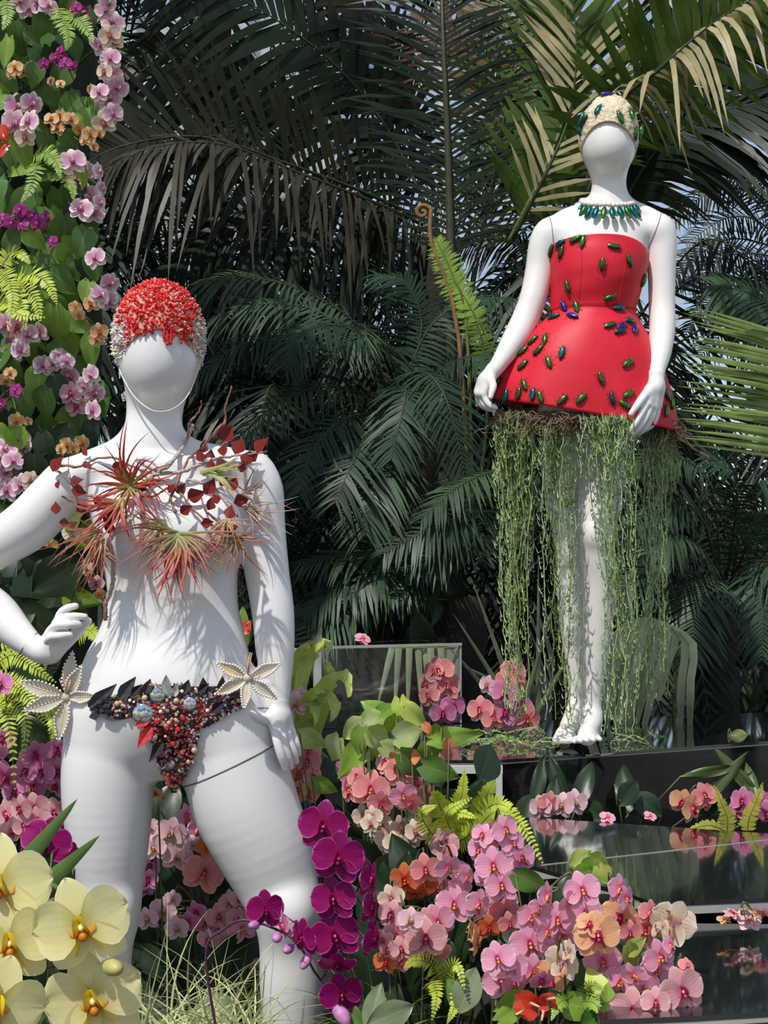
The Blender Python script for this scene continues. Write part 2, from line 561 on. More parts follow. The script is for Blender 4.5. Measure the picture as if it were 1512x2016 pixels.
# legs
f.chain(px4([(222, 1415, 84), (214, 1500, 91), (212, 1580, 88), (214, 1660, 78), (217, 1735, 65), (217, 1800, 58, -0.01), (208, 1860, 53, 0.0), (200, 1930, 56, 0.012), (192, 2040, 52, 0.02), (180, 2190, 37, 0.03), (172, 2320, 27, 0.03), (170, 2370, 28, 0.03)], D1), k=0.03, flat=1.05)
f.ell(P(220, 1792, D1 - 0.045), (0.032, 0.026, 0.034), k=0.03)
f.chain(px4([(440, 1405, 93), (456, 1490, 101), (484, 1585, 103), (516, 1660, 94), (545, 1735, 80), (566, 1800, 68, -0.02), (573, 1860, 62, -0.01), (576, 1940, 64, 0.0), (582, 2060, 57, 0.015), (592, 2200, 39, 0.03), (600, 2320, 28, 0.03), (602, 2370, 28, 0.03)], D1), k=0.03, flat=1.05)
f.ell(P(568, 1795, D1 - 0.065), (0.036, 0.028, 0.038), k=0.03)
for hx in (170, 602):
    f.chain(px4([(hx, 2365, 30, 0.05), (hx - 4, 2390, 30, -0.03), (hx - 8, 2408, 26, -0.13), (hx - 8, 2414, 18, -0.19)], D1), k=0.02)
# arms
f.chain(px4([(128, 960, 44, 0.015), (108, 978, 50, 0.015), (60, 1030, 52, 0.02), (0, 1070, 47, 0.03), (-60, 1108, 42, 0.04), (-92, 1132, 37, 0.05)], D1), k=0.03)
f.chain(px4([(-92, 1134, 37, 0.05), (-62, 1165, 41, 0.03), (-10, 1205, 43, 0.0), (32, 1245, 33, -0.03), (64, 1272, 25, -0.05)], D1), k=0.012)
f.chain(px4([(498, 940, 42, 0.015), (512, 965, 46, 0.015), (518, 1040, 44, 0.015), (527, 1130, 43, 0.01), (537, 1200, 42, 0.0), (542, 1270, 38, -0.01), (545, 1330, 30, -0.02), (546, 1385, 23, -0.03)], D1), k=0.02)
b1, V1, F1 = body_obj('body', f, M['white'], m1, 2)
hand(m1, D1,
     [(60, 1268, 24, -0.05), (78, 1280, 25, -0.055), (92, 1282, 23, -0.06)],
     [(92, 1282, 20, -0.06), (118, 1232, 15, -0.075), (98, 1276, 19, -0.06), (108, 1250, 18, -0.07), (104, 1288, 15, -0.06), (124, 1256, 13, -0.07)],
     [[(112, 1232, 9.5, -0.07), (120, 1208, 9, -0.078), (134, 1197, 8, -0.085), (149, 1193, 6.5, -0.085)],
      [(106, 1238, 9.5, -0.085), (116, 1220, 9, -0.095), (142, 1214, 8.5, -0.10), (167, 1214, 6.5, -0.095)],
      [(100, 1248, 9.5, -0.095), (110, 1232, 9, -0.108), (135, 1230, 8.5, -0.112), (155, 1229, 6.5, -0.105)],
      [(94, 1262, 9, -0.10), (102, 1254, 8.5, -0.115), (120, 1252, 8, -0.118), (138, 1250, 6.2, -0.112)]],
     [(110, 1284, 14, -0.07), (134, 1262, 12.5, -0.075), (156, 1240, 11, -0.08), (174, 1223, 7.5, -0.085)], M['white'])
hand(m1, D1,
     [(546, 1380, 23, -0.03), (546, 1396, 22, -0.032), (548, 1410, 22, -0.035)],
     [(547, 1408, 19, -0.035), (552, 1440, 15, -0.04), (556, 1408, 17, -0.02), (568, 1438, 13, -0.02), (538, 1412, 14, -0.05), (545, 1438, 13, -0.06)],
     [[(542, 1436, 10, -0.065), (545, 1458, 9, -0.075), (553, 1486, 8.5, -0.075), (562, 1514, 6.2, -0.065)],
      [(552, 1438, 10, -0.055), (558, 1462, 9, -0.065), (566, 1488, 8.5, -0.062), (573, 1510, 6.2, -0.052)],
      [(562, 1438, 10, -0.035), (570, 1460, 9, -0.045), (578, 1482, 8.5, -0.042), (583, 1500, 6.2, -0.035)],
      [(570, 1434, 9.5, -0.012), (578, 1452, 8.5, -0.02), (584, 1468, 8, -0.02), (588, 1484, 6, -0.015)]],
     [(538, 1412, 14, -0.05), (518, 1416, 11, -0.065), (492, 1406, 9.5, -0.075), (466, 1394, 6.5, -0.08)], M['white'])
seam_ring(V1, F1, P(146, 945, D1), (0.95, 0, 0.25), 0.075, m1, 0.0009)
seam_ring(V1, F1, P(530, 1392, D1 - 0.03), (0.1, 0, 1), 0.045, m1, 0.0012)
seam_ring(V1, F1, P(58, 1265, D1 - 0.05), (1, 0, -0.8), 0.04, m1, 0.0012)
seam_ring(V1, F1, P(455, 1502, D1), (-0.42, 0, 0.9), 0.135, m1)
V, F = ball((0, 0, 0), 1, 40, 2)
bp = MB()
poly = [(ORG[m1.name].x + 0.37 * math.cos(t * math.pi / 18), D1 + 0.02 + 0.26 * math.sin(t * math.pi / 18)) for t in range(36)]
bp.add(*prism(poly, FZ1 - 0.012, FZ1 + 0.004))
bp.build('base_plate', M['edge'], m1, smooth=False)

# --- the far mannequin on the mirrored platform
D2 = 4.2
FZ2 = PZ(1160, 1468, 0.97).z
H2 = P(1160, 1469, D2).z            # platform top under its feet
m2 = thing('mannequin', 'ivory white faceless mannequin in short red dress standing on black mirrored platform', 'mannequin', (P(1160, 1468, D2).x, D2, H2))
f = Field((P(915, 500, D2).x, D2 - 0.28, H2 - 0.005), (P(1355, 500, D2).x, D2 + 0.24, P(1200, 165, D2).z), 0.0062)
f.torso(rows_px([
    (425, 1130, 1245, 0.060, 0.02), (450, 1095, 1278, 0.075, 0.015), (485, 1092, 1272, 0.086, 0.01), (530, 1094, 1268, 0.094, 0.0), (575, 1098, 1258, 0.09, 0.0),
    (612, 1099, 1246, 0.082, 0.0), (650, 1092, 1254, 0.088, 0.0), (700, 1076, 1268, 0.10, 0.0), (760, 1066, 1272, 0.108, 0.0), (810, 1064, 1262, 0.105, 0.0), (845, 1072, 1250, 0.09, 0.01)], D2), k=0.02)
f.chain(px4([(1197, 325, 35, 0.03), (1199, 365, 34, 0.018), (1199, 395, 36, 0.018), (1196, 425, 46, 0.025)], D2), k=0.025)
f.chain(px4([(1190, 410, 18, 0.03), (1130, 430, 24, 0.03), (1082, 458, 27, 0.02)], D2), k=0.05)
f.chain(px4([(1208, 410, 18, 0.03), (1260, 425, 24, 0.03), (1300, 450, 27, 0.02)], D2), k=0.05)
f.ell(P(1198, 268, D2), (0.076, 0.096, 0.106), k=0.01)
f.ell(P(1198, 297, D2 - 0.014), (0.066, 0.084, 0.073), k=0.035)
for bx, by in ((1142, 520), (1222, 518)):
    f.ell(P(bx, by, D2 - 0.058), (0.052, 0.036, 0.054), k=0.035)
f.chain(px4([(1082, 458, 26, 0.015), (1070, 480, 29, 0.015), (1062, 530, 28, 0.015), (1050, 585, 27, 0.0), (1034, 628, 27, -0.01), (1012, 670, 25, -0.04), (985, 712, 18, -0.08), (966, 738, 15, -0.10)], D2), k=0.02)
f.chain(px4([(1298, 452, 26, 0.015), (1304, 475, 29, 0.015), (1303, 540, 27, 0.01), (1303, 600, 26, 0.0), (1304, 640, 26, -0.02), (1300, 690, 23, -0.06), (1293, 730, 17, -0.10), (1291, 746, 16, -0.11)], D2), k=0.02)
f.chain(px4([(1110, 820, 52, 0.03), (1104, 900, 42, 0.04), (1108, 975, 36, 0.05), (1116, 1040, 30, 0.05), (1121, 1090, 28, 0.055), (1124, 1150, 29, 0.065), (1128, 1230, 26, 0.07), (1133, 1310, 19, 0.07), (1134, 1370, 15, 0.07), (1131, 1405, 17, 0.055), (1122, 1432, 18, 0.02)], D2), k=0.012)
f.chain(px4([(1195, 830, 54, 0.0), (1190, 900, 50, -0.01), (1182, 970, 44, -0.03), (1176, 1040, 37, -0.05), (1178, 1085, 33, -0.055), (1181, 1140, 31, -0.045), (1179, 1200, 31, -0.035), (1174, 1280, 26, -0.03), (1168, 1345, 20, -0.03), (1165, 1395, 19, -0.03), (1164, 1418, 20, -0.045)], D2), k=0.012)
f.ell(P(1172, 1052, D2 - 0.09), (0.024, 0.020, 0.030), k=0.03)
# feet on their toes
f.chain(px4([(1164, 1414, 20, -0.045), (1161, 1434, 19, -0.08), (1156, 1449, 20, -0.13)], D2), k=0.02, flat=0.8)
f.chain(px4([(1131, 1408, 17, 0.05), (1121, 1436, 18, 0.01), (1112, 1448, 20, -0.05)], D2), k=0.02, flat=0.8)
f.chain(px4([(1172, 1425, 14, -0.01), (1172, 1445, 11, -0.005)], D2), k=0.02)
for i in range(5):
    f.chain(px4([(1134 + i * 11, 1454 - i * 0.6, 7.0 - i * 0.3, -0.145 + i * 0.008), (1130 + i * 13, 1460 - i * 1.0, 6.4 - i * 0.3, -0.20 + i * 0.012)], D2), k=0.003, n=4)
    f.chain(px4([(1097 + i * 8, 1450, 7.5, -0.06), (1092 + i * 8, 1458, 6.6, -0.10)], D2), k=0.005, n=4)
b2, V2, F2 = body_obj('body', f, M['white2'], m2, 2)
hand(m2, D2,
     [(972, 728, 16, -0.095), (962, 742, 15.5, -0.10), (957, 750, 15, -0.10)],
     [(958, 748, 13, -0.10), (945, 774, 11, -0.10), (964, 750, 11, -0.12), (953, 775, 10, -0.12), (952, 748, 11, -0.085), (942, 770, 9, -0.085)],
     [[(941, 772, 7, -0.075), (942, 788, 6.2, -0.075), (950, 799, 6, -0.082), (958, 804, 4.6, -0.09)],
      [(943, 776, 7, -0.09), (946, 792, 6.2, -0.092), (955, 802, 6, -0.098), (965, 806, 4.6, -0.105)],
      [(948, 778, 7, -0.105), (952, 794, 6.2, -0.11), (962, 803, 6, -0.115), (972, 808, 4.6, -0.12)],
      [(953, 776, 7, -0.12), (958, 790, 6.2, -0.128), (966, 799, 6, -0.132), (976, 803, 4.6, -0.135)]],
     [(966, 748, 9, -0.125), (971, 760, 7.6, -0.14), (968, 772, 6.6, -0.15), (966, 782, 5, -0.155)], M['white2'])
hand(m2, D2,
     [(1292, 738, 16.5, -0.11), (1292, 752, 16, -0.115), (1290, 762, 16, -0.12)],
     [(1291, 760, 14, -0.12), (1284, 800, 12, -0.13), (1298, 764, 12, -0.105), (1294, 798, 10, -0.11), (1280, 768, 11, -0.135), (1274, 796, 10, -0.15)],
     [[(1272, 796, 7.6, -0.155), (1262, 815, 6.8, -0.17), (1250, 836, 6.4, -0.175), (1237, 853, 4.8, -0.17)],
      [(1280, 800, 7.6, -0.145), (1271, 822, 6.8, -0.158), (1259, 842, 6.4, -0.162), (1245, 857, 4.8, -0.158)],
      [(1288, 802, 7.6, -0.13), (1281, 824, 6.8, -0.14), (1270, 843, 6.4, -0.142), (1256, 855, 4.8, -0.138)],
      [(1295, 800, 7.2, -0.112), (1292, 820, 6.4, -0.118), (1284, 836, 6, -0.12), (1272, 846, 4.6, -0.118)]],
     [(1278, 768, 10, -0.14), (1264, 785, 8.4, -0.165), (1253, 800, 7.4, -0.18), (1242, 815, 5.4, -0.185)], M['white2'])
seam_ring(V2, F2, P(1084, 450, D2), (0.97, 0, 0.1), 0.075, m2, 0.0014)
seam_ring(V2, F2, P(1292, 446, D2), (0.93, 0, -0.35), 0.075, m2, 0.0014)
seam_ring(V2, F2, P(1293, 736, D2 - 0.10), (0.1, 0.1, 1), 0.035, m2, 0.0012)
bp = MB()
c0 = P(1140, 1469, D2)
bp.add(*prism([(c0.x + 0.10 * math.cos(t * math.pi / 15), D2 - 0.06 + 0.15 * math.sin(t * math.pi / 15)) for t in range(30)], H2 - 0.0005, H2 + 0.004))
bp.build('base_plate', M['mirror2'], m2, smooth=False)
gm = bpy.data.materials.new('pane_glass'); gm.use_nodes = True
_n = gm.node_tree; _o = _n.nodes['Material Output']
_t = nd(_n, 'ShaderNodeBsdfTransparent'); _t.inputs[0].default_value = (0.93, 0.96, 0.96, 1)
_g = nd(_n, 'ShaderNodeBsdfGlossy'); _g.inputs['Roughness'].default_value = 0.03
_x = nd(_n, 'ShaderNodeMixShader'); _x.inputs[0].default_value = 0.06
_n.links.new(_t.outputs[0], _x.inputs[1]); _n.links.new(_g.outputs[0], _x.inputs[2]); _n.links.new(_x.outputs[0], _o.inputs[0])
# ------------------------------------------------------------------ floor, bed and mirrored platforms
V, F = [], []
def bed_z(x, y):
    e = math.hypot((x - ORG[m1.name].x) / 0.48, (y - D1) / 0.42)
    s = min(1, max(0, (e - 0.95) / 0.6)); s = s * s * (3 - 2 * s)
    z = 0.158 + 0.30 * s + 0.02 * math.sin(5 * x + 1.3) * math.sin(4 * y) * s
    if y < 1.5: z *= max(0.0, (y - 0.95) / 0.55)
    return z
nx, ny = 60, 70
for j in range(ny + 1):
    for i in range(nx + 1):
        x = -2.6 + 5.2 * i / nx; y = 0.95 + 10.5 * j / ny
        V.append((x, y, bed_z(x, y)))
for j in range(ny):
    for i in range(nx):
        a = j * (nx + 1) + i
        F.append((a, a + 1, a + nx + 2, a + nx + 1))
struct(obj('bed_soil', V, F, M['soil']), 'dark soil of the planted bed')
V, F = box(-9, 9, -6, 13.5, -0.12, -0.02)
struct(obj('floor', V, F, M['floor'], smooth=False), 'stone path and floor of the conservatory')

def slab(name, label, poly, ztop, thick, mat_top, mat_edge, group=None, body=None):
    """mirror box: a thin top sheet on a body with its own edge band"""
    c = sum((Vector((p[0], p[1], 0)) for p in poly), Vector()) / len(poly)
    t = thing(name, label, 'platform', (c.x, c.y, body if body is not None else ztop - thick), group)
    b = MB(); b.add(*prism(poly, ztop - 0.008, ztop)); b.build('top_panel', mat_top, t, smooth=False)
    inner = [(c.x + (p[0] - c.x) * 0.997, c.y + (p[1] - c.y) * 0.997) for p in poly]
    b = MB(); b.add(*prism(inner, ztop - thick, ztop - 0.008)); b.build('edge_band', mat_edge, t, smooth=False)
    return t, c, inner
# platform under the far mannequin
zt = H2
A = PZ(560, 1499, zt); B = PZ(988, 1496, zt); Cc = PZ(1512, 1459, zt)
dirr = (Cc - B).normalized()
Cc = B + dirr * 1.55
back = Vector((-dirr.y, dirr.x, 0))
Dd = Cc + back * 0.62; E = B + back * 0.80 ; E2 = Vector((A.x, A.y + 0.80, zt))
polyA = [(A.x, A.y), (B.x, B.y), (Cc.x, Cc.y), (Dd.x, Dd.y), (E.x + 0.02, E.y + 0.03), (E2.x, E2.y)]
t, c, inner = slab('mirror_platform', 'tall black mirrored platform under the ivory mannequin with white framed end', polyA, zt, 0.012, M['mirror'], M['edge'], body=0.3)
b = MB()
for p, q in ((B, Cc), (Cc, Dd), (Dd, E), (E2, A)):                   # side panels
    n = (q - p).normalized(); w = Vector((-n.y, n.x, 0)) * 0.006
    z1 = zt - 0.012
    Vq = [Vector((v.x, v.y, z)) for z in (0.3, z1) for v in (p + w, q + w, q + w * 2.4, p + w * 2.4)]
    b = MB(); b.add(Vq, [(0, 1, 2, 3), (7, 6, 5, 4), (0, 4, 5, 1), (2, 6, 7, 3), (1, 5, 6, 2), (3, 7, 4, 0)])
    b.build('side_panel', M['bside'], t, smooth=False)
for (x0, x1, z0, z1) in ((A.x, B.x, zt - 0.032, zt - 0.0125), (B.x - 0.018, B.x - 0.001, 0.3, zt - 0.032), (A.x, A.x + 0.02, 0.3, zt - 0.032)):
    b = MB(); b.add(*box(x0, x1, A.y + 0.001, A.y + 0.02, z0, z1)); b.build('frame_bar', M['frame'], t, smooth=False)
# mirrored box standing on it
bl = PZ(628, 1437, zt); br = PZ(909, 1424, zt)
nrm = (br - bl).normalized(); bk = Vector((-nrm.y, nrm.x, 0))
ztop = P(909, 1266, br.y).z
bx = thing('glass_box', 'upright glass box with thin grey edges behind the flowers, ribbon leaves and orchids inside', 'box', ((bl.x + br.x) / 2, (bl.y + br.y) / 2 + 0.1, zt + 0.001))
def qbox(p, q, z0, z1, d0, d1, nm, mat):
    w0, w1 = bk * d0, bk * d1
    Vq = [Vector((v.x, v.y, z)) for z in (z0, z1) for v in (p + w0, q + w0, q + w1, p + w1)]
    b = MB(); b.add(Vq, [(3, 2, 1, 0), (4, 5, 6, 7), (0, 1, 5, 4), (2, 3, 7, 6), (1, 2, 6, 5), (3, 0, 4, 7)])
    return b.build(nm, mat, bx, smooth=False)
L = (br - bl).length
e0 = bl; e1 = br
qbox(e0 + nrm * 0.008, e1 - nrm * 0.006, zt + 0.001, ztop - 0.008, 0.002, 0.012, 'front_panel', gm)
qbox(e0 - nrm * 0.06, e1, ztop - 0.008, ztop, 0.0, 0.22, 'top_panel', gm)
qbox(e0 - nrm * 0.06, e1, ztop - 0.008, ztop + 0.0005, -0.004, 0.004, 'frame_bar', M['edge'])
qbox(e1 - nrm * 0.006, e1, zt + 0.001, ztop - 0.008, 0.0, 0.22, 'side_panel', M['edge'])
qbox(e0 - nrm * 0.06, e0 - nrm * 0.048, zt + 0.001, ztop - 0.008, 0.0, 0.22, 'side_panel', M['frame'])
qbox(e0 - nrm * 0.012, e0 + nrm * 0.008, zt + 0.001, ztop - 0.008, 0.0, 0.02, 'frame_bar', M['frame'])
qbox(e0 - nrm * 0.048, e1 - nrm * 0.006, zt + 0.001, ztop - 0.008, 0.21, 0.22, 'back_panel', M['soil'])
qbox(e0 - nrm * 0.048, e1 - nrm * 0.006, zt + 0.001, zt + 0.004, 0.014, 0.21, 'floor_panel', M['mirror'])
# low platforms at the right, the nearer a little lower
z3 = CAMZ - 0.635
p3 = [PZ(1022, 1608, z3), PZ(1620, 1648, z3), PZ(1640, 1762, z3), PZ(1288, 1777, z3), PZ(1234, 1758, z3), PZ(1040, 1702, z3)]
sm0 = PZ(1066, 1704, z3); sm1 = PZ(1640, 1640, z3)
t3, c3, inn = slab('mirror_platform', 'low black mirrored platform with a pale edge, orchids and fern reflected in it', [(p.x, p.y) for p in reversed(p3)][::-1], z3, 0.024, M['mirror'], M['edge'], body=0.28)
b = MB(); b.add(*prism([(c3.x + (p.x - c3.x) * 0.9, c3.y + (p.y - c3.y) * 0.9) for p in p3], 0.28, z3 - 0.024)); b.build('plinth', M['mirror'], t3, smooth=False)
sv = (sm1 - sm0).normalized(); sp_ = Vector((-sv.y, sv.x, 0)) * 0.0022
b = MB(); Vq = [Vector((v.x, v.y, z)) for z in (z3, z3 + 0.0015) for v in (sm0, sm1, sm1 + sp_, sm0 + sp_)]
b.add(Vq, [(3, 2, 1, 0), (4, 5, 6, 7), (0, 1, 5, 4), (2, 3, 7, 6), (1, 2, 6, 5), (3, 0, 4, 7)])
b.build('joint_strip', M['edge'], t3, smooth=False)
z4 = CAMZ - 0.668
p4 = [PZ(1150, 1815, z4), PZ(1290, 1817, z4), PZ(1640, 1821, z4), PZ(1640, 1984, z4), PZ(1370, 2000, z4), PZ(1180, 2008, z4)]
t4, c4, inn = slab('mirror_platform', 'lowest black mirrored platform beside the pink orchids, reflecting blue sky', [(p.x, p.y) for p in p4], z4, 0.016, M['mirror'], M['edge'], body=0.28)
b = MB(); b.add(*prism([(c4.x + (p.x - c4.x) * 0.985, c4.y + (p.y - c4.y) * 0.985) for p in p4], 0.28, z4 - 0.016)); b.build('plinth', M['mirror'], t4, smooth=False)
# ------------------------------------------------------------------ what the mannequins wear
def bvh_np(V, F): return BVHTree.FromPolygons([tuple(v) for v in V], [tuple(int(i) for i in f) for f in F])
BV1 = bvh_np(V1, F1)
BV2 = bvh_np(V2, F2)
def hit(bv, x, y, default):
    r = ray(x, y).normalized()
    loc, n, i, d = bv.ray_cast(_C, r)
    if loc is None or loc.y > default + 0.35:
        return P(x, y, default), Vector((0, -1, 0))
    if n.dot(r) > 0: n = -n
    return loc, n
def frame_on(n, ang):
    """matrix: local -Y out along n, local Z turned by ang degrees clockwise from the vertical in view"""
    a = math.radians(ang)
    want = Vector((math.sin(a), 0, math.cos(a)))
    z = (want - n * want.dot(n))
    z = z.normalized() if z.length > 1e-4 else n.orthogonal().normalized()
    y = -n.normalized()
    x = y.cross(z)
    return Matrix(((x.x, y.x, z.x, 0), (x.y, y.y, z.y, 0), (x.z, y.z, z.z, 0), (0, 0, 0, 1)))

# --- beetles
BEET = {'g': irid_mat('beetle_green', (0.01, 0.17, 0.03), (0.09, 0.22, 0.025)), 'o': irid_mat('beetle_bronze', (0.10, 0.14, 0.02), (0.03, 0.12, 0.05)),
        't': irid_mat('beetle_teal', (0.0, 0.19, 0.11), (0.01, 0.13, 0.17)), 'b': irid_mat('beetle_blue', (0.03, 0.06, 0.32), (0.05, 0.03, 0.25)),
        'd': irid_mat('beetle_dark', (0.02, 0.04, 0.09), (0.03, 0.09, 0.07))}
M['bleg'] = pmat('beetle_leg', (0.03, 0.04, 0.02), 0.4, metal=0.4, var=0.3)
def beetle_meshes():
    V, F = ball((0, 0, 0), 0.5, 12, 10)
    W = []
    for v in V:
        z = v.z
        w = 0.40 * (1.0 - 0.35 * max(0, -z * 2) ** 2)
        x = v.x * w * 1.05; y = v.y * 0.36
        if y < 0: y += 0.03 * max(0, 1 - abs(x) / 0.03) * (1 if z < 0.25 else 0.3)      # groove between the wing cases
        W.append(Vector((x, y - 0.08, z)))
    hd = MB(); hd.add(W, F)
    hd.add(*ball((0, -0.07, 0.46), 0.12, 8, 6, (1.1, 0.8, 0.7)))
    lg = MB()
    for s in (-1, 1):
        for z0, z1 in ((0.25, 0.45), (0.05, 0.05), (-0.12, -0.35)):
            lg.add(*tube([Vector((s * 0.1, -0.06, z0)), Vector((s * 0.26, -0.12, (z0 + z1) / 2)), Vector((s * 0.34, 0.0, z1))], 0.018, 4))
        lg.add(*tube([Vector((s * 0.05, -0.08, 0.5)), Vector((s * 0.12, -0.10, 0.66))], 0.01, 4))
    return hd, lg
_hd, _lg = beetle_meshes()
BM = {k: mesh('beetle', _hd.V, _hd.F, BEET[k]) for k in BEET}
BL = mesh('beetle_legs', _lg.V, _lg.F, M['bleg'])
def beetle(parent, loc, n, ang, size, kind, name='beetle', legs=True):
    Mx = Matrix.Translation(loc + n * size * 0.02) @ frame_on(n, ang) @ Matrix.Scale(size, 4)
    o = inst(name, BM[kind], Mx, parent)
    ORG[o.name] = ORG[parent.name]
    if legs:
        l = bpy.data.objects.new('legs', BL); COL.objects.link(l); l.parent = o
    return o

# --- the red dress
rowsd = [(481, 1082, 1272, .112), (490, 1080, 1275, .115), (515, 1080, 1275, .125), (545, 1082, 1270, .128), (578, 1083, 1261, .118), (612, 1083, 1252, .104),
         (630, 1072, 1258, .112), (660, 1043, 1277, .135), (700, 1013, 1300, .155), (740, 991, 1315, .165), (780, 974, 1325, .172), (818, 964, 1332, .175)]
rd = cr(rowsd, 64)
NA = 96
dress = thing('red_dress', 'short strapless red dress dotted with green beetles, flared skirt, on ivory mannequin', 'dress', (P(1150, 815, D2).x, D2, P(1150, 815, D2).z))
def dress_grid(rows):
    V = []
    for y, xl, xr, b in rows:
        a0 = P(xl, y, D2); a1 = P(xr, y, D2)
        cx = (a0.x + a1.x) / 2; a = (a1.x - a0.x) / 2
        s = min(1, max(0, (y - 612) / 200))
        top = max(0, 1 - (y - 481) / 60)
        for k in range(NA):
            w = 2 * math.pi * k / NA
            fold = 1 + s * (0.020 * math.sin(7 * w + 0.6) + 0.013 * math.sin(11 * w + 2)) + 0.006 * math.sin(5 * w + y * 0.05) * (1 if y > 500 else 0) + (0.006 * math.sin(30 * a0.z * 3 + 3 * w) if 540 < y < 640 else 0)
            X = cx + a * fold * math.cos(w); Y = D2 - b * fold * math.sin(w)
            Z = a0.z - s * 0.045 * (X - cx) / 0.26 - top * (0.024 * max(0, (X - cx) / a) ** 3 + 0.01 * max(0, -(X - cx) / a) ** 3) + top * 0.006 * math.sin(w) - s * 0.012 * math.sin(w)
            V.append(Vector((X, Y, Z)))
    return V
def ring_faces(nr, na):
    F = []
    for i in range(nr - 1):
        for k in range(na):
            k2 = (k + 1) % na
            F.append((i * na + k, i * na + k2, (i + 1) * na + k2, (i + 1) * na + k))
    return F
iw = int(np.argmin(np.abs(rd[:, 0] - 614)))
DV = dress_grid(rd)
def shell(name, V, nr, mat, parent, th=0.004):
    """cloth with thickness: outer and inner grids joined at both rims"""
    n = len(V)
    c = sum(V, Vector()) / n
    inn = []
    for v in V:
        d = Vector((v.x - c.x, v.y - D2, 0)).normalized()
        inn.append(v - d * th)
    F = [tuple(reversed(q)) for q in ring_faces(nr, NA)]
    F2_ = [tuple(i + n for i in q) for q in ring_faces(nr, NA)]
    rim = []
    for k in range(NA):
        k2 = (k + 1) % NA
        rim.append((k, k2, n + k2, n + k))
        o = (nr - 1) * NA
        rim.append((o + k2, o + k, n + o + k, n + o + k2))
    return obj(name, V + inn, F + F2_ + rim, mat, parent)
shell('bodice', DV[:(iw + 1) * NA], iw + 1, M['red'], dress)
shell('skirt', DV[iw * NA:], len(rd) - iw, M['red'], dress)
BVD = BVHTree.FromPolygons([tuple(v) for v in DV], ring_faces(len(rd), NA))
for k0 in (17, 31):                                              # princess seams
    pts = [DV[i * NA + k0] + Vector((0, -0.0006, 0)) for i in range(2, iw + 1)]
    V, F = tube(pts, 0.0011, 4); obj('seam', V, F, M['red'], dress)
pts = [DV[iw * NA + k] + (DV[iw * NA + k] - Vector((ORG[dress.name].x, D2, DV[iw * NA + k].z))).normalized() * 0.0008 for k in range(NA)]
V, F = tube(pts + pts[:2], 0.0013, 4, cap=False); obj('seam', V, F, M['red'], dress)
BT = """765 38 70 g;812 55 10 g;665 68 80 t;612 115 60 o;675 125 25 o;1012 85 95 g;938 203 5 o;1112 180 -25 o;1200 305 15 g;718 345 -20 o;985 412 70 g;1040 480 85 t;695 475 -40 b;775 480 -20 g;750 535 -55 b;630 540 -70 t;605 520 -45 d;985 595 60 g;1115 565 65 t;1060 600 50 b;1145 620 40 b;1050 632 60 d;570 685 -10 g;490 695 60 o;525 760 55 o;678 775 15 t;595 835 -25 g;425 765 60 o;425 855 55 o;1100 840 55 g;928 935 -15 o;435 975 -35 g;400 1040 15 o;490 1045 5 t;540 1060 -20 g;678 1080 45 o;798 1070 45 g;1003 1070 -10 d;1105 1040 60 g;1090 1110 -60 g;275 1075 0 g;315 1055 10 t;236 1040 20 d;270 960 20 d;385 1125 80 t;455 1125 85 g;1355 1050 -50 o;1385 1100 10 g;1395 1040 10 g;1350 1150 20 g"""
for q in BT.split(';'):
    zx, zy, an, kd = q.split()
    x = 900 + float(zx) / 3.287; y = 460 + float(zy) / 3.287
    r = ray(x, y).normalized()
    loc, n, i, d = BVD.ray_cast(_C, r)
    if loc is None:
        loc, n, i, d = BVD.find_nearest(P(x, y, D2))
    if n.dot(r) > 0: n = -n
    beetle(dress, loc, n, float(an) + (180 if zy > '9' else 0), 27 * mpp(D2), kd)

# --- caps
M['lace'] = pmat('cream_lace', (0.72, 0.60, 0.42), 0.8, var=0.18, vscale=60, bump=0.9, bscale=70)
def cap_shell(c, rad, D, inside, parent, mat, bumpf=0.0, nu=110, nv=80):
    V = []; F = []; keep = {}
    for j in range(nv + 1):
        th = math.pi * j / nv
        for i in range(nu):
            w = 2 * math.pi * i / nu
            d = Vector((math.sin(th) * math.cos(w), math.sin(th) * math.sin(w), math.cos(th)))
            k = 1 + bumpf * (math.sin(d.x * 31 + d.z * 17) * math.sin(d.z * 27 + d.y * 13) + 0.6 * math.sin(d.x * 57 - d.z * 43))
            V.append(Vector((c.x + rad[0] * d.x * k, c.y + rad[1] * d.y * k, c.z + rad[2] * d.z * k)))
    for j in range(nv):
        for i in range(nu):
            q = (j * nu + i, (j + 1) * nu + i, (j + 1) * nu + (i + 1) % nu, j * nu + (i + 1) % nu)
            m = (V[q[0]] + V[q[1]] + V[q[2]] + V[q[3]]) / 4
            if inside(m): F.append(q)
    bv = BVHTree.FromPolygons([tuple(v) for v in V], F)
    used = sorted({i for q in F for i in q}); mp = {a: b for b, a in enumerate(used)}
    o = obj('cap_shell', [V[i] for i in used], [tuple(mp[i] for i in q) for q in F], mat, parent)
    sm = o.modifiers.new('thickness', 'SOLIDIFY'); sm.thickness = 0.003; sm.offset = 1
    return o, bv
def to_px(v):
    d = v - _C
    z = d.dot(_F)
    return 756 + FPX * d.x / z, 1008 - FPX * d.dot(_U) / z
c2 = P(1198, 268, D2)
cap2 = thing('beetle_cap', 'cream lace skullcap set with green and blue beetles', 'cap', c2)
def in2(m):
    x, y = to_px(m)
    if m.y < D2 + 0.005 and ((x - 1198) / 53) ** 2 + ((y - 306) / 67) ** 2 < 1: return False
    return m.z > P(1198, 330 if m.y > D2 else 318, D2).z
_, BC2 = cap_shell(c2, (0.083, 0.104, 0.114), D2, in2, cap2, M['lace'], 0.012)
pts = []
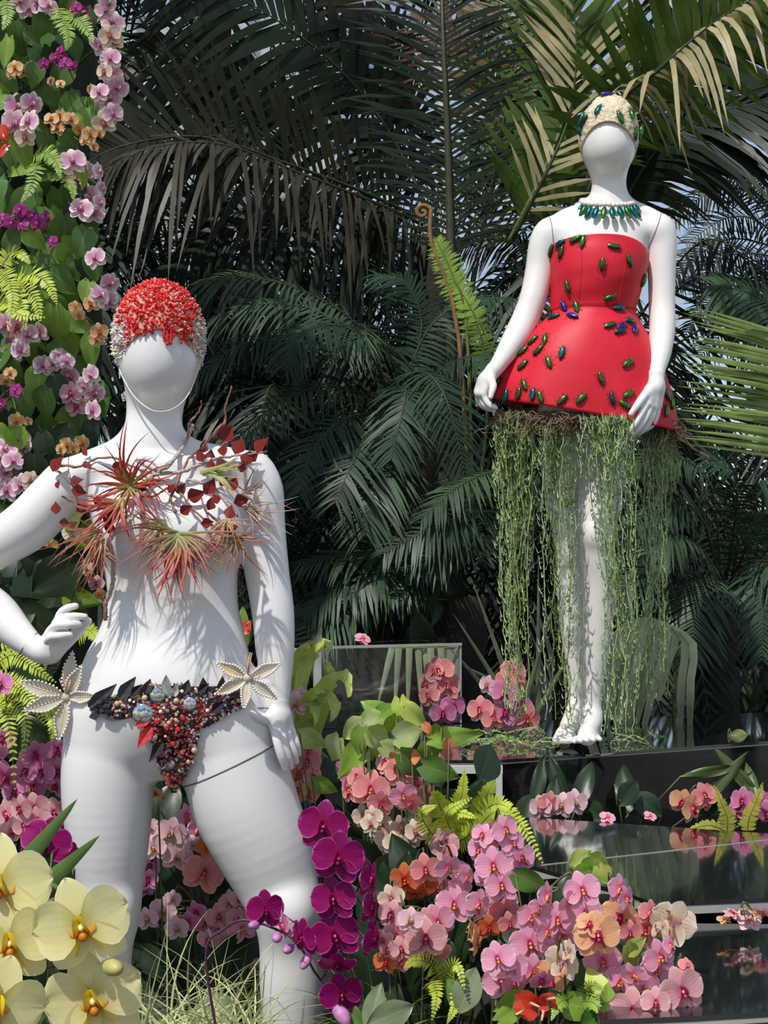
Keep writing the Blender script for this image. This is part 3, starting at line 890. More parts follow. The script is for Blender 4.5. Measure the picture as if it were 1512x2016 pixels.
for k in range(41):
    w = math.radians(200 - 220 * k / 40)
    x = 1198 + 54 * math.cos(w); y = 306 - 68.5 * math.sin(w)
    l, n, _i, _d = BC2.ray_cast(_C, ray(x, y).normalized())
    if l is None or l.y > D2: continue
    pts.append(l + Vector((0, -0.001, 0)))
V, F = tube(pts, 0.0035, 6); obj('rim', V, F, M['lace'], cap2)
for q in """760 200 75 b 1.1;540 315 80 d .8;665 400 15 t 1.1;940 490 -20 g 1.15;1080 450 20 g 1.2;1150 450 10 d 1;1035 280 -40 d 1;480 540 80 d 1.1;400 490 20 g 1.1;385 640 10 t 1.1;1130 700 -15 g 1.1;1210 680 20 g 1.2;1235 720 15 g 1""".split(';'):
    zx, zy, an, kd, sz = q.split()
    x = 1080 + float(zx) / 6.718; y = 160 + float(zy) / 6.718
    r = ray(x, y).normalized()
    loc, n, i, d = BC2.ray_cast(_C, r)
    if loc is None: loc, n, i, d = BC2.find_nearest(P(x, y, D2 - 0.03))
    if n.dot(r) > 0: n = -n
    beetle(cap2, loc + n * 0.003, n, float(an), 25 * mpp(D2) * float(sz), kd)

c1 = P(313, 668, D1)
M['cor1'] = pmat('coral_red', (0.66, 0.008, 0.012), 0.35, var=0.3, vscale=90)
M['cor2'] = pmat('coral_orange', (0.85, 0.09, 0.05), 0.4, var=0.3, vscale=90)
M['cor3'] = pmat('coral_pale', (0.85, 0.50, 0.36), 0.5, var=0.2, vscale=90)
M['shellc'] = pmat('shell_cream', (0.74, 0.68, 0.56), 0.5, var=0.25, vscale=80)
M['lilac'] = pmat('shell_lilac', (0.45, 0.36, 0.48), 0.5, var=0.3, vscale=80)
M['strap'] = pmat('clear_strap', (0.62, 0.58, 0.53), 0.25, var=0.05)
M['capbase'] = pmat('cap_net', (0.60, 0.30, 0.22), 0.8, var=0.2)
cap1 = thing('coral_cap', 'beaded skullcap of red coral chips with cream shells along its sides', 'cap', c1)
def in1(m):
    x, y = to_px(m)
    if m.y < D1 + 0.01 and ((x - 313) / 77) ** 2 + ((y - 738) / 90) ** 2 < 1: return False
    return m.z > P(313, 722 if m.y > D1 else 716, D1).z
_, BC1 = cap_shell(c1, (0.083, 0.102, 0.109), D1, in1, cap1, M['capbase'], 0.0, 90, 64)
pts = []
for k in range(41):
    w = math.radians(185 - 190 * k / 40)
    l, n, _i, _d = BC1.ray_cast(_C, ray(313 + 78.5 * math.cos(w), 738 - 92 * math.sin(w)).normalized())
    if l is None or l.y > D1: continue
    pts.append(l + Vector((0, -0.002, 0)))
V, F = tube(pts, 0.0022, 6); obj('rim', V, F, M['capbase'], cap1)
cb = {k: MB() for k in ('cor1', 'cor2', 'cor3', 'shellc', 'lilac')}
rg = random.Random(3)
for _ in range(5200):
    d = Vector((rg.gauss(0, 1), rg.gauss(0, 1), rg.gauss(0, 1))).normalized()
    p = Vector((c1.x + 0.0835 * d.x, c1.y + 0.1025 * d.y, c1.z + 0.1095 * d.z))
    if not in1(p): continue
    n = Vector((d.x / 0.083, d.y / 0.102, d.z / 0.109)).normalized()
    x, y = to_px(p)
    side = abs(x - 313) / 87 + max(0, (y - 600)) / 260
    if p.y > D1 + 0.03: side = 1.0 if rg.random() < 0.8 else 0
    q = rg.random()
    if side < 0.86 or (side < 1.0 and q < 0.35): key = 'cor1' if q < 0.58 else ('cor2' if q < 0.93 else 'cor3')
    else: key = 'shellc' if q < 0.72 else 'lilac'
    t = Vector((rg.uniform(-1, 1), rg.uniform(-1, 1), rg.uniform(-1, 1)))
    ax = (n * rg.uniform(0.5, 1.2) + t * 0.8).normalized()
    L = rg.uniform(0.006, 0.013)
    r = rg.uniform(0.0014, 0.0027)
    cb[key].add(*tube([p, p + ax * L * 0.6, p + ax * L], [r, r * 1.25, r * 0.5], 5))
for key, nm in (('cor1', 'red_coral_bead'), ('cor2', 'orange_coral_bead'), ('cor3', 'pale_coral_bead'), ('shellc', 'cream_shell_bead'), ('lilac', 'lilac_shell_bead')):
    o = cb[key].build(nm, M[key], cap1); o['kind'] = 'stuff'
for x, y0, y1 in ((287, 652, 662), (300, 650, 657), (322, 650, 672), (328, 650, 678), (334, 650, 677), (341, 650, 664), (354, 652, 676), (360, 654, 668), (276, 655, 660), (374, 660, 672)):
    b = MB()
    k = int((y1 - y0) / 3.2) + 1
    l0, n0 = hit(BV1, x, y0, D1 - 0.09)
    for i in range(k + 1):
        y = y0 + (y1 - y0) * i / k
        l, n = hit(BV1, x + R(-1.5, 1.5), y, D1 - 0.09)
        b.add(*ball(l + n * 0.0055, R(0.0022, 0.0034), 6, 5))
    b.add(*tube([l0 + n0 * 0.006 + Vector((0, 0, 0.006)), l + n * 0.0055], 0.0008, 4))
    b.build('bead_strand', M['cor1'], cap1)
l = crv([P(228, 700, D1 - 0.005), P(238, 735, D1 - 0.03), P(262, 778, D1 - 0.058), P(290, 803, D1 - 0.076), P(316, 811, D1 - 0.08), P(345, 803, D1 - 0.074), P(370, 778, D1 - 0.058), P(388, 735, D1 - 0.03), P(396, 700, D1 - 0.005)], 30)
V, F = tube(l, 0.0016, 6); obj('chin_strap', V, F, M['strap'], cap1)

# --- necklace of the far mannequin
M['pearl'] = pmat('pearl', (0.80, 0.74, 0.66), 0.18, coat=0.6, var=0.04)
nk = thing('pearl_necklace', 'pearl choker with a fringe of green beetle wings round the ivory neck', 'necklace', P(1196, 405, D2))
pv, pf = ball((0, 0, 0), 0.0075, 10, 8); PM = mesh('pearl', pv, pf, M['pearl'])
c = P(1196, 396, D2 + 0.015)
for k in range(38):
    w = 2 * math.pi * k / 38
    p = Vector((c.x + 0.075 * math.cos(w), c.y - 0.072 * math.sin(w), c.z - 0.026 * math.sin(w) - 0.002 + R(-.001, .001)))
    inst('pearl', PM, Matrix.Translation(p), nk)
for k in range(15):
    w = math.radians(202 - 224 * k / 14)
    p = Vector((c.x + 0.082 * math.cos(w), c.y - 0.080 * math.sin(w) - 0.006, c.z - 0.028 - 0.026 * max(0, math.sin(w))))
    n = Vector((math.cos(w), -math.sin(w), 0.55)).normalized()
    o = inst('beetle_wing', BM['t' if k % 3 else 'g'], Matrix.Translation(p) @ frame_on(n, 180 - 14 * math.cos(w)) @ Matrix.Scale(0.043, 4), nk)

# --- twig and air plant bodice of the near mannequin
M['twig'] = pmat('glittered_twig', (0.66, 0.55, 0.47), 0.35, var=0.35, vscale=180, bump=1.0, bscale=260, spec=0.9)
M['twigd'] = pmat('brown_twig', (0.26, 0.12, 0.08), 0.55, var=0.3, vscale=90)
M['rleaf'] = pmat('red_glitter_leaf', (0.74, 0.06, 0.045), 0.3, var=0.4, vscale=240, bump=1.0, bscale=300, spec=0.9)
def grad_mat(name, c0, c1, c2, trans=0.15):
    m = pmat(name, c0, 0.45, trans=trans)
    nt = m.node_tree
    at = nd(nt, 'ShaderNodeAttribute', attribute_name='puv')
    sp = nd(nt, 'ShaderNodeSeparateXYZ'); nt.links.new(at.outputs['Vector'], sp.inputs[0])
    rp = nd(nt, 'ShaderNodeValToRGB')
    rp.color_ramp.elements[0].color = (*c0, 1); rp.color_ramp.elements[1].color = (*c2, 1)
    e = rp.color_ramp.elements.new(0.4); e.color = (*c1, 1)
    nt.links.new(sp.outputs['X'], rp.inputs[0])
    nt.links.new(rp.outputs[0], nt.nodes['Principled BSDF'].inputs['Base Color'])
    for n in nt.nodes:
        if n.type == 'BSDF_TRANSLUCENT': nt.links.new(rp.outputs[0], n.inputs['Color'])
    return m
AM = {'r': grad_mat('air_plant_red', (0.30, 0.30, 0.07), (0.45, 0.04, 0.025), (0.36, 0.03, 0.03)),
      'm': grad_mat('air_plant_mixed', (0.28, 0.33, 0.12), (0.30, 0.13, 0.06), (0.36, 0.05, 0.04)),
      'g': grad_mat('air_plant_green', (0.42, 0.45, 0.20), (0.38, 0.42, 0.12), (0.42, 0.22, 0.10)),
      'w': grad_mat('air_plant_grey', (0.40, 0.36, 0.26), (0.36, 0.22, 0.16), (0.40, 0.25, 0.20)),
      'o': grad_mat('air_plant_orange', (0.42, 0.34, 0.16), (0.42, 0.14, 0.06), (0.30, 0.06, 0.04))}
def zc(zx, zy): return 100 + zx / 3.024, 820 + zy / 3.024
chest = thing('air_plant_bodice', 'bodice of glittered twigs, red leaves and spiky air plants across the white chest', 'bodice', P(320, 960, D1 - 0.11))
def on_body(x, y, off, default=D1 - 0.07):
    l, n = hit(BV1, x, y, default)
    if abs(l.y - default) > 0.09: l = P(x, y, default)
    return l + Vector((0, -1, 0)) * off
for w0, w1, mt, pts in (
    (2.2, 1.6, 'twigd', '20 290;120 300;190 300;280 255;390 250;450 280;560 330'), (3.0, 4.6, 'twig', '850 60;830 120;800 180;740 260;690 310;620 350;560 420;530 480;540 580'),
    (3.2, 1.2, 'twigd', '985 130;1005 75;1040 40;1050 -60;1088 -175'), (2.2, 0.8, 'twigd', '825 125;838 45;870 0;900 -40;908 -85'),
    (1.6, 3.4, 'twig', '1290 215;1150 235;1000 250;900 290;800 330;700 340;620 350'), (1.8, 2.6, 'twigd', '990 90;900 200;840 240;790 320;765 400;720 490;750 570'),
    (2.4, 1.6, 'twigd', '700 400;780 460;850 550;940 630;1030 680;1100 690'), (3.6, 4.0, 'twig', '520 580;480 620;440 650;400 690;365 740;370 810;385 880;385 940;370 1020;345 1090'),
    (3.4, 3.4, 'twigd', '345 1085;340 1150;338 1212'), (1.4, 2.0, 'twigd', '60 330;130 400;180 450;260 480;400 520'), (1.2, 2.0, 'twigd', '80 480;150 515;200 550;300 560'),
    (1.6, 2.0, 'twigd', '900 480;930 560;970 600;1050 660'), (2.6, 2.4, 'twig', '820 380;900 400;980 430;1060 520;1120 600'), (2.4, 1.4, 'twig', '640 330;560 290;520 260;600 270;650 310'),
    (1.2, 2.2, 'twigd', '230 300;300 330;380 360;460 400;560 430'), (1.8, 1.4, 'twigd', '700 430;640 470;560 480;470 470')):
    c = [on_body(*zc(*map(float, q.split())), 0.020 + 0.006 * math.sin(i * 2.1)) for i, q in enumerate(pts.split(';'))]
    n = len(c) * 4
    cc = crv(c, n)
    cc = [p + Vector((R(-1, 1), R(-1, 1), R(-1, 1))) * 0.0012 for p in cc]
    r = [(w0 + (w1 - w0) * i / (n - 1)) * 0.00125 * R(0.8, 1.25) for i in range(n)]
    V, F = tube(cc, r, 6); obj('twig', V, F, M[mt], chest)
def leaf_geo(Lx, W, fold=0.35, bend=0.15, prof=(0.0, 0.75, 1.0, 0.8, 0.45, 0.0), rag=0.0):
    """a leaf along +Z from the origin, facing -Y, folded along its midrib"""
    n = len(prof)
    V = []; F = []; A = []
    for i, w in enumerate(prof):
        u = i / (n - 1)
        y = bend * Lx * u * u
        for s in (-1, 0, 1):
            ww = W * w * (1 + rag * RNG.uniform(-1, 1))
            V.append(Vector((s * ww, y - fold * abs(s) * ww, u * Lx)))
            A.append((u, s, 0))
    for i in range(n - 1):
        for k in (0, 1):
            F.append((i * 3 + k, i * 3 + k + 1, (i + 1) * 3 + k + 1, (i + 1) * 3 + k))
    return V, F, A
RL = [mesh('red_leaf', *leaf_geo(1.0, 0.38, 0.5, 0.18, (0.06, 0.6, 0.95, 1.0, 0.8, 0.48, 0.2, 0.0), 0.10)[:2], M['rleaf'], smooth=False) for _ in range(4)]


for q in """225 205 55 -20;60 285 80 30;235 295 45 80;175 385 55 80;65 405 42 0;190 450 70 100;50 545 55 0;205 545 60 60;105 635 50 90;155 645 45 60;370 600 75 20;365 655 60 0;245 740 35 40;420 300 55 80;430 340 45 30;920 180 65 30;960 240 60 10;1040 200 62 0;1130 180 80 25;1265 175 85 35;1060 100 95 50;1180 250 75 20;1150 300 55 10;1030 285 60 80;965 290 50 0;960 420 80 30;880 470 85 75;790 430 60 50;960 520 60 20;990 490 50 -20;1075 570 65 20;1150 500 75 70;820 555 60 60;945 635 55 80;1085 670 70 60;1100 400 70 10;1040 390 50 40;735 430 50 30;900 240 55 -30;1215 240 60 60;300 500 50 30;560 440 40 90""".split(';'):
    zx, zy, sz, an = map(float, q.split())
    x, y = zc(zx, zy)
    s = sz / 3.024 * mpp(D1 - 0.1) * 1.45
    l = on_body(x, y, 0.030)
    Mx = Matrix.Translation(l) @ Matrix.Rotation(R(-0.5, 0.5), 4, 'Z') @ Matrix.Rotation(math.radians(an), 4, 'Y') @ Matrix.Rotation(R(-0.4, 0.4), 4, 'Z') @ Matrix.Scale(s, 4) @ Matrix.Translation((0, 0, -0.5))
    inst('red_leaf', RL[RNG.randrange(4)], Mx, chest)
def blade(p0, d0, L, w, droop, seg=7, curl=0.0):
    """a tapering ribbon blade with a crease; returns V, F, A"""
    V = []; A = []; F = []
    p = Vector(p0); d = Vector(d0).normalized()
    side = d.cross(Vector((0, -1, 0.2)))
    side = side.normalized() if side.length > 1e-3 else Vector((1, 0, 0))
    for i in range(seg + 1):
        u = i / seg
        ww = w * (1 - u) ** 0.7 * (1 if u > 0 else 0.9)
        nrm = side.cross(d).normalized()
        V += [p - side * ww, p + nrm * ww * 0.45, p + side * ww]
        A += [(u, -1, 0), (u, 0, 0), (u, 1, 0)]
        p = p + d * (L / seg)
        d = (d + Vector((0, 0, -1)) * droop / seg + side * curl / seg).normalized()
    for i in range(seg):
        for k in (0, 1):
            F.append((i * 3 + k, i * 3 + k + 1, (i + 1) * 3 + k + 1, (i + 1) * 3 + k))
    return V, F, A
for zx, zy, n, L0, L1, a0, a1, mt, w, dr in (
    (495, 420, 44, 110, 270, -180, 180, 'r', 2.6, 0.5), (450, 500, 28, 160, 300, 170, 275, 'r', 2.8, 0.5), (770, 700, 52, 170, 390, 80, 300, 'm', 2.4, 0.9), (800, 730, 20, 200, 360, 150, 215, 'r', 2.5, 0.3), (700, 640, 20, 140, 330, 190, 300, 'm', 2.2, 0.8), (1060, 620, 16, 120, 300, 90, 260, 'o', 1.8, 0.9),
    (1110, 730, 22, 110, 240, 60, 300, 'm', 2.2, 0.3), (915, 340, 14, 150, 260, 70, 105, 'g', 3.8, 0.35), (320, 690, 26, 150, 330, 160, 300, 'o', 1.8, 0.9), (300, 740, 14, 150, 270, 150, 200, 'm', 2.6, 0.2),
    (1160, 540, 18, 120, 330, 70, 150, 'w', 1.8, 0.4), (1150, 460, 12, 100, 190, 20, 120, 'w', 1.8, 0.3), (560, 400, 8, 150, 260, 60, 140, 'r', 2.0, 0.9), (450, 390, 5, 200, 300, -18, 12, 'r', 2.4, -0.1)):
    x, y = zc(zx, zy)
    c = on_body(x, y, 0.035)
    b = MB()
    k = mpp(D1 - 0.1) / 3.024
    for i in range(n):
        a = math.radians(a0 + (a1 - a0) * (i + R(0, 1)) / n)
        out = R(0.1, 0.75)
        d = Vector((math.sin(a), -out, math.cos(a)))
        bV, bF, bA = blade(c + Vector((R(-4, 4), R(-3, 3), R(-4, 4))) * 0.001, d, R(L0, L1) * k * 1.3, w * 0.001 * R(0.8, 1.4), dr * R(0.3, 2.0), 9, R(-1.5, 1.5))
        b.add(bV, bF, 0, bA)
    o = b.build('air_plant', AM[mt], chest, attr=True)
    o['label'] = {'r': 'red air plant rosette', 'm': 'green and red air plant', 'g': 'yellow green air plant', 'w': 'grey brown air plant', 'o': 'orange thin leaved air plant'}[mt]

# --- jewelled brief with lilies
M['garnet'] = pmat('garnet_sequin', (0.32, 0.05, 0.05), 0.2, metal=0.5, var=0.7, vscale=300, spec=0.9, coat=0.8)
M['sequin'] = pmat('dark_sequin', (0.035, 0.02, 0.022), 0.25, metal=0.5, var=0.6, vscale=260, coat=0.8)
M['silver'] = pmat('silver_crystal', (0.62, 0.60, 0.62), 0.12, metal=0.75, var=0.3, vscale=200, coat=1.0)
M['ruby'] = pmat('red_crystal', (0.60, 0.02, 0.02), 0.15, var=0.4, vscale=150, coat=1.0)
M['gold'] = pmat('gold_bead', (0.66, 0.42, 0.22), 0.25, coat=0.5, var=0.2)
M['slate'] = pmat('slate_fabric', (0.035, 0.037, 0.045), 0.75, var=0.25, vscale=120)
M['lens'] = pmat('crystal_cabochon', (0.50, 0.58, 0.60), 0.08, metal=0.85, var=0.15, vscale=40, coat=1.0)
M['lily'] = pmat('ivory_petal', (0.72, 0.63, 0.48), 0.5, var=0.12, vscale=60, trans=0.2)
M['lily2'] = pmat('gold_ivory_petal', (0.72, 0.52, 0.26), 0.5, var=0.15, vscale=60, trans=0.2)
brief = thing('jewelled_brief', 'sequinned brief of garnet and dark crystals with pale lilies at the hips', 'brief', P(325, 1430, D1 - 0.11))
PBR = [(172, 1384), (205, 1374), (240, 1362), (275, 1350), (330, 1344), (400, 1350), (455, 1346), (492, 1366), (488, 1388), (430, 1420), (397, 1436), (388, 1475), (378, 1510), (350, 1560), (338, 1562), (318, 1525), (300, 1470), (282, 1430), (258, 1412), (220, 1412), (180, 1402)]
def inpoly(x, y, pl):
    c = False
    for i in range(len(pl)):
        x0, y0 = pl[i]; x1, y1 = pl[i - 1]
        if (y0 > y) != (y1 > y) and x < (x1 - x0) * (y - y0) / (y1 - y0) + x0: c = not c
    return c
gx = [165 + 4 * i for i in range(86)]; gy = [1336 + 4 * i for i in range(60)]
idm = {}; BVv = []; BF = []
last = {}
for j, y in enumerate(gy):
    for i, x in enumerate(gx):
        if inpoly(x, y, PBR):
            l, n = hit(BV1, x, y, D1 - 0.05)
            if l.y > D1 - 0.02: l = P(x, y, D1 - 0.06)
            idm[(i, j)] = len(BVv); BVv.append(l + n * 0.005)
for (i, j) in list(idm):
    q = [(i, j), (i, j + 1), (i + 1, j + 1), (i + 1, j)]
    if all(k in idm for k in q): BF.append(tuple(idm[k] for k in q))
o = obj('panel', BVv, BF, M['sequin'], brief)
sm = o.modifiers.new('thickness', 'SOLIDIFY'); sm.thickness = 0.003; sm.offset = 0
BVB = BVHTree.FromPolygons([tuple(v) for v in BVv], BF)
def facet(c, n, r, h, sides=6):
    a = n.orthogonal().normalized(); b = n.cross(a)
    t0 = R(0, 6)
    V = []
    for rr, hh in ((r, 0), (r * 1.0, h * 0.4), (r * 0.55, h)):
        for k in range(sides):
            w = t0 + 2 * math.pi * k / sides
            V.append(c + a * rr * math.cos(w) + b * rr * math.sin(w) + n * hh)
    F = [(i * sides + k, i * sides + (k + 1) % sides, (i + 1) * sides + (k + 1) % sides, (i + 1) * sides + k) for i in (0, 1) for k in range(sides)]
    F.append(tuple(2 * sides + k for k in range(sides)))
    return V, F
gb = {k: MB() for k in ('garnet', 'sequin', 'silver', 'ruby', 'gold')}
for _ in range(2400):
    x = R(170, 490); y = R(1342, 1562)
    if not inpoly(x, y, PBR): continue
    r_ = ray(x, y).normalized()
    l, n, i, d = BVB.ray_cast(_C, r_)
    if l is None: continue
    if n.dot(r_) > 0: n = -n
    n = (n + Vector((R(-1, 1), R(-1, 1), R(-1, 1))) * 0.45).normalized()
    q = RNG.random()
    mid = abs(x - 345) < 60 and y > 1385
    if x < 225: key = 'sequin'
    elif mid: key = 'garnet' if q < 0.36 else 'silver' if q < 0.68 else 'ruby' if q < 0.84 else 'gold' if q < 0.94 else 'sequin'
    else: key = 'sequin' if q < 0.30 else 'garnet' if q < 0.56 else 'silver' if q < 0.86 else 'gold'
    gb[key].add(*facet(l + n * 0.001, n, R(0.0020, 0.0050), R(0.002, 0.006)))
for key, nm in (('garnet', 'garnet_sequin'), ('sequin', 'dark_sequin'), ('silver', 'silver_crystal'), ('ruby', 'red_crystal'), ('gold', 'gold_sequin')):
    if gb[key].V:
        o = gb[key].build(nm, M[key], brief, smooth=False); o['kind'] = 'stuff'
def on_brief(x, y, off):
    l, n = hit(BV1, x, y, D1 - 0.06)
    if l.y > D1 - 0.02: l = P(x, y, D1 - 0.06)
    return l + Vector((0, -1, 0)) * off, n
for x, y, r in ((233, 1384, 5.5), (287, 1373, 6), (349, 1379, 6), (300, 1347, 4.5), (384, 1476, 6), (360, 1360, 4), (470, 1378, 4.5), (318, 1400, 4), (258, 1378, 3.5), (410, 1398, 4), (372, 1498, 5)):
    l, n = on_brief(x, y, 0.012)
    V, F = ball(l, r * mpp(D1), 10, 8); obj('pearl_bead', V, F, M['gold'] if r > 4.2 else M['pearl'], brief)
for x, y, r in ((283, 1405, 20), (312, 1368, 15), (375, 1385, 13), (335, 1362, 9), (336, 1502, 10), (303, 1450, 9)):
    l, n = on_brief(x, y, 0.011)
    V, F = ball(l, r * mpp(D1), 16, 10, (1, 0.22, 1)); obj('cabochon', V, F, M['lens'] if r > 14 else M['silver'], brief)
for x, y in ((330, 1432), (352, 1434), (362, 1412), (310, 1420), (342, 1462), (360, 1480), (340, 1545), (346, 1530), (326, 1520)):
    l, n = on_brief(x, y, 0.011)
    V, F = facet(l, Vector((0, -1, 0.1)), 5 * mpp(D1), 0.005, 8); obj('red_gem', V, F, M['ruby'], brief, smooth=False)
def spike(x0, y0, x1, y1, w, mat, off=0.012):
    l0, n = on_brief(x0, y0, off); l1, n = on_brief(x1, y1, off + 0.004)
    d = l1 - l0; L = d.length
    an = math.degrees(math.atan2(d.x, d.z))
    V, F, A = leaf_geo(L, w * mpp(D1), 0.4, -0.05, (0.35, 0.85, 1.0, 0.7, 0.35, 0.0))
    Mx = Matrix.Translation(l0) @ Matrix.Rotation(math.radians(an), 4, 'Y')
    o = obj('spike_leaf', [Mx @ v for v in V], F, mat, brief, smooth=False)
    s_ = o.modifiers.new('thickness', 'SOLIDIFY'); s_.thickness = 0.0012
for q in ((178, 1392, 228, 1348, 13), (182, 1398, 240, 1388, 12), (186, 1402, 190, 1416, 9), (238, 1374, 270, 1331, 13), (200, 1404, 258, 1412, 10), (176, 1386, 208, 1372, 9)): spike(*q, M['slate'])
for q in ((288, 1364, 299, 1335, 10), (366, 1362, 374, 1336, 9), (404, 1364, 402, 1332, 10), (438, 1362, 441, 1330, 9), (322, 1460, 300, 1494, 10), (420, 1400, 446, 1378, 10), (452, 1372, 470, 1350, 8), (392, 1362, 414, 1344, 8), (262, 1366, 282, 1346, 8)): spike(*q, M['sequin'])
for q in ((330, 1362, 330, 1326, 10), (345, 1370, 352, 1342, 7), (316, 1366, 308, 1342, 7)): spike(*q, M['silver'])
for q in ((296, 1414, 268, 1428, 9), (300, 1430, 276, 1468, 12), (336, 1540, 318, 1502, 9)): spike(*q, M['ruby'])
def lily(cx, cy, d, tips, mat, mat2):
    c = P(cx, cy, d)
    root = MB(); root.add(*ball(c, 0.010, 10, 8)); root.add(*tube([c, c + Vector((0.02 if cx < 300 else -0.02, 0.025, 0.0))], 0.004, 6))
    fl = root.build('lily', mat, brief)
    for i, (tx, ty, dd) in enumerate(tips):
        t = P(tx, ty, d + dd)
        dv = t - c; L = dv.length
        an = math.atan2(dv.x, dv.z)
        tilt = math.asin(max(-1, min(1, dv.y / L)))
        V, F, A = leaf_geo(L, L * 0.155, 0.45, 0.12, (0.2, 0.5, 0.85, 1.0, 0.8, 0.4, 0.0), 0.12)
        Mx = Matrix.Translation(c) @ Matrix.Rotation(an, 4, 'Y') @ Matrix.Rotation(-tilt, 4, 'X')
        W = [Mx @ v for v in V]
        o = obj('petal', W, F, mat2 if (i == 0 and mat2) else mat, fl)
        b = MB()
        for s in (0, 2):
            edge = cr([W[k * 3 + s] for k in range(1, 7)], 12)
            for e in edge[:-1]: b.add(*ball(Vector(e), 0.0026, 6, 5))
        mid = [W[k * 3 + 1] for k in range(7)]
        b.add(*tube([m + Vector((0, -0.001, 0)) for m in mid], 0.0009, 4))
        b.build('pearl_trim', M['pearl'], fl)
    for k in range(5):
        e = c + Vector((R(-.012, .012), -0.02, 0.04 + R(-.01, .01)))
        V, F = tube([c, (c + e) / 2 + Vector((0, -.006, 0)), e], 0.0008, 4); obj('stamen', V, F, M['gold'], fl)
lily(132, 1372, D1 - 0.07, [(141, 1281, 0.0), (34, 1343, -0.02), (44, 1400, -0.03), (112, 1462, -0.01), (188, 1372, -0.03), (158, 1312, -0.03)], M['lily'], None)
lily(488, 1335, D1 - 0.125, [(424, 1304, -0.01), (556, 1305, 0.02), (424, 1368, 0.0), (480, 1396, -0.02), (546, 1378, 0.0)], M['lily'], M['lily2'])

# --- hanging succulents and moss under the skirt
SUC = [pmat('succulent_green', (0.42, 0.56, 0.19), 0.45, var=0.25, vscale=40, trans=0.1), pmat('succulent_blue_green', (0.44, 0.58, 0.32), 0.45, var=0.25, vscale=40, trans=0.1), pmat('succulent_dark', (0.20, 0.32, 0.09), 0.5, var=0.3, vscale=40)]
M['moss'] = pmat('spanish_moss', (0.22, 0.15, 0.09), 0.9, var=0.35, vscale=60)
M['strands'] = pmat('moss_dark', (0.09, 0.06, 0.04), 0.9, var=0.3)
def strand(pts, mat, parent, leafL=0.023, step=0.0085, name='strand'):
    n = max(6, int(sum((Vector(pts[i + 1]) - Vector(pts[i])).length for i in range(len(pts) - 1)) / 0.03))
    c = crv(pts, n)
    c = [p + Vector((R(-1, 1), R(-1, 1), 0)) * 0.005 for p in c]
    b = MB()
    b.add(*tube(c, 0.0015, 4, cap=False))
    tot = 0.0
    for i in range(n - 1):
        seg = (c[i + 1] - c[i]); L = seg.length
        d = seg.normalized()
        k = max(1, int(L / step))
        for j in range(k):
            p = c[i] + seg * (j / k)
            a = R(0, 2 * math.pi)
            out = Vector((math.cos(a), math.sin(a), R(-0.6, 0.3))).normalized()
            l = leafL * R(0.7, 1.3)
            w = 0.0022
            s = out.cross(d).normalized() * w
            q = p + out * l * 0.5 + d * l * 0.25
            e = p + out * l * 0.85 - d * l * 0.30 - Vector((0, 0, -1)) * l * 0.35
            b.add([p - s * 0.5, p + s * 0.5, q + s, q - s, e, q + out * w], [(0, 1, 2, 3), (3, 2, 4), (1, 0, 3, 5), (2, 5, 4)])
    return b.build(name, mat, parent)
def bunch(label, x0, x1, ytop, ends, n, d0, d1, mats, spread=1.0, sway=10, shift=0, bush=1.5):
    top = P((x0 + x1) / 2, ytop, (d0 + d1) / 2)
    t = thing('trailing_succulent', label, 'hanging plant', top, 'trailing succulents hanging from the red skirt')
    for i in range(n):
        x = x0 + (x1 - x0) * (i + R(0.1, 0.9)) / n
        d = R(d0, d1)
        ye = R(*ends) if i % 3 else ends[1] - R(0, 40)
        cx = (x0 + x1) / 2
        pts = [P(x, ytop - 8, d)]
        for k in (0.12, 0.35, 0.6, 0.8, 1.0):
            pts.append(P(x + (cx - x) * 0.35 * k * spread + shift * min(1, 1.6 * k) * (x1 + 10 - x) / (x1 - x0) + R(-sway, sway) * k, ytop + (ye - ytop) * k, d))
        strand(pts, mats[RNG.randrange(len(mats))], t)
    for i in range(int(n * bush)):                               # bushy upper part
        x = R(x0, x1); d = R(d0, d1)
        y1 = ytop + R(30, 130)
        strand([P(x, ytop - 6, d), P(x + R(-14, 14), (ytop + y1) / 2, d + R(-.03, .03)), P(x + R(-20, 20), y1, d + R(-.04, .04))], mats[RNG.randrange(len(mats))], t, 0.024, 0.0055)
    return t
bunch('thick curtain of trailing succulent hanging clear of the legs below the outstretched arm', 978, 1055, 822, (1060, 1425), 17, D2 - 0.12, D2 + 0.06, SUC[:1] + SUC[1:2], 0.9, 14)
bunch('trailing succulent hanging in front of the ivory rear leg, under brown moss', 1066, 1140, 850, (960, 1440), 10, D2 - 0.16, D2 - 0.09, SUC, 0, 10, 0, 0.7)
bunch('trailing succulent with the brightest leafy top, hanging over the ivory front leg', 1150, 1250, 826, (960, 1450), 16, D2 - 0.20, D2 - 0.13, SUC[:1] + SUC[1:2], 0, 14, 34)
bunch('thin tail of trailing succulent hanging behind the hand nearest the pale palm frond', 1268, 1318, 850, (1000, 1400), 11, D2 - 0.05, D2 + 0.05, SUC[1:2] + SUC[:1], 0.6, 10)
for lab, x0, x1, n in (('loose heap of fallen succulent stems on platform at the toes beside rose orchids', 930, 1100, 20), ('few succulent stems lying on black platform by the heel', 1195, 1310, 9)):
    p = PZ((x0 + x1) / 2, 1462, H2)
    t = thing('fallen_succulent', lab, 'plant', (p.x, p.y, H2 + 0.002))
    for i in range(n):
        x = R(x0, x1); y = R(1445, 1474)
        pts = []
        for k in range(4):
            q = PZ(x + (k - 1.5) * R(12, 26), y + R(-5, 4), H2); q.z += 0.006 + (0.025 * R(0, 1) if k in (1, 2) else 0)
            pts.append(q)
        strand(pts, SUC[RNG.randrange(2)], t, 0.014, 0.007)
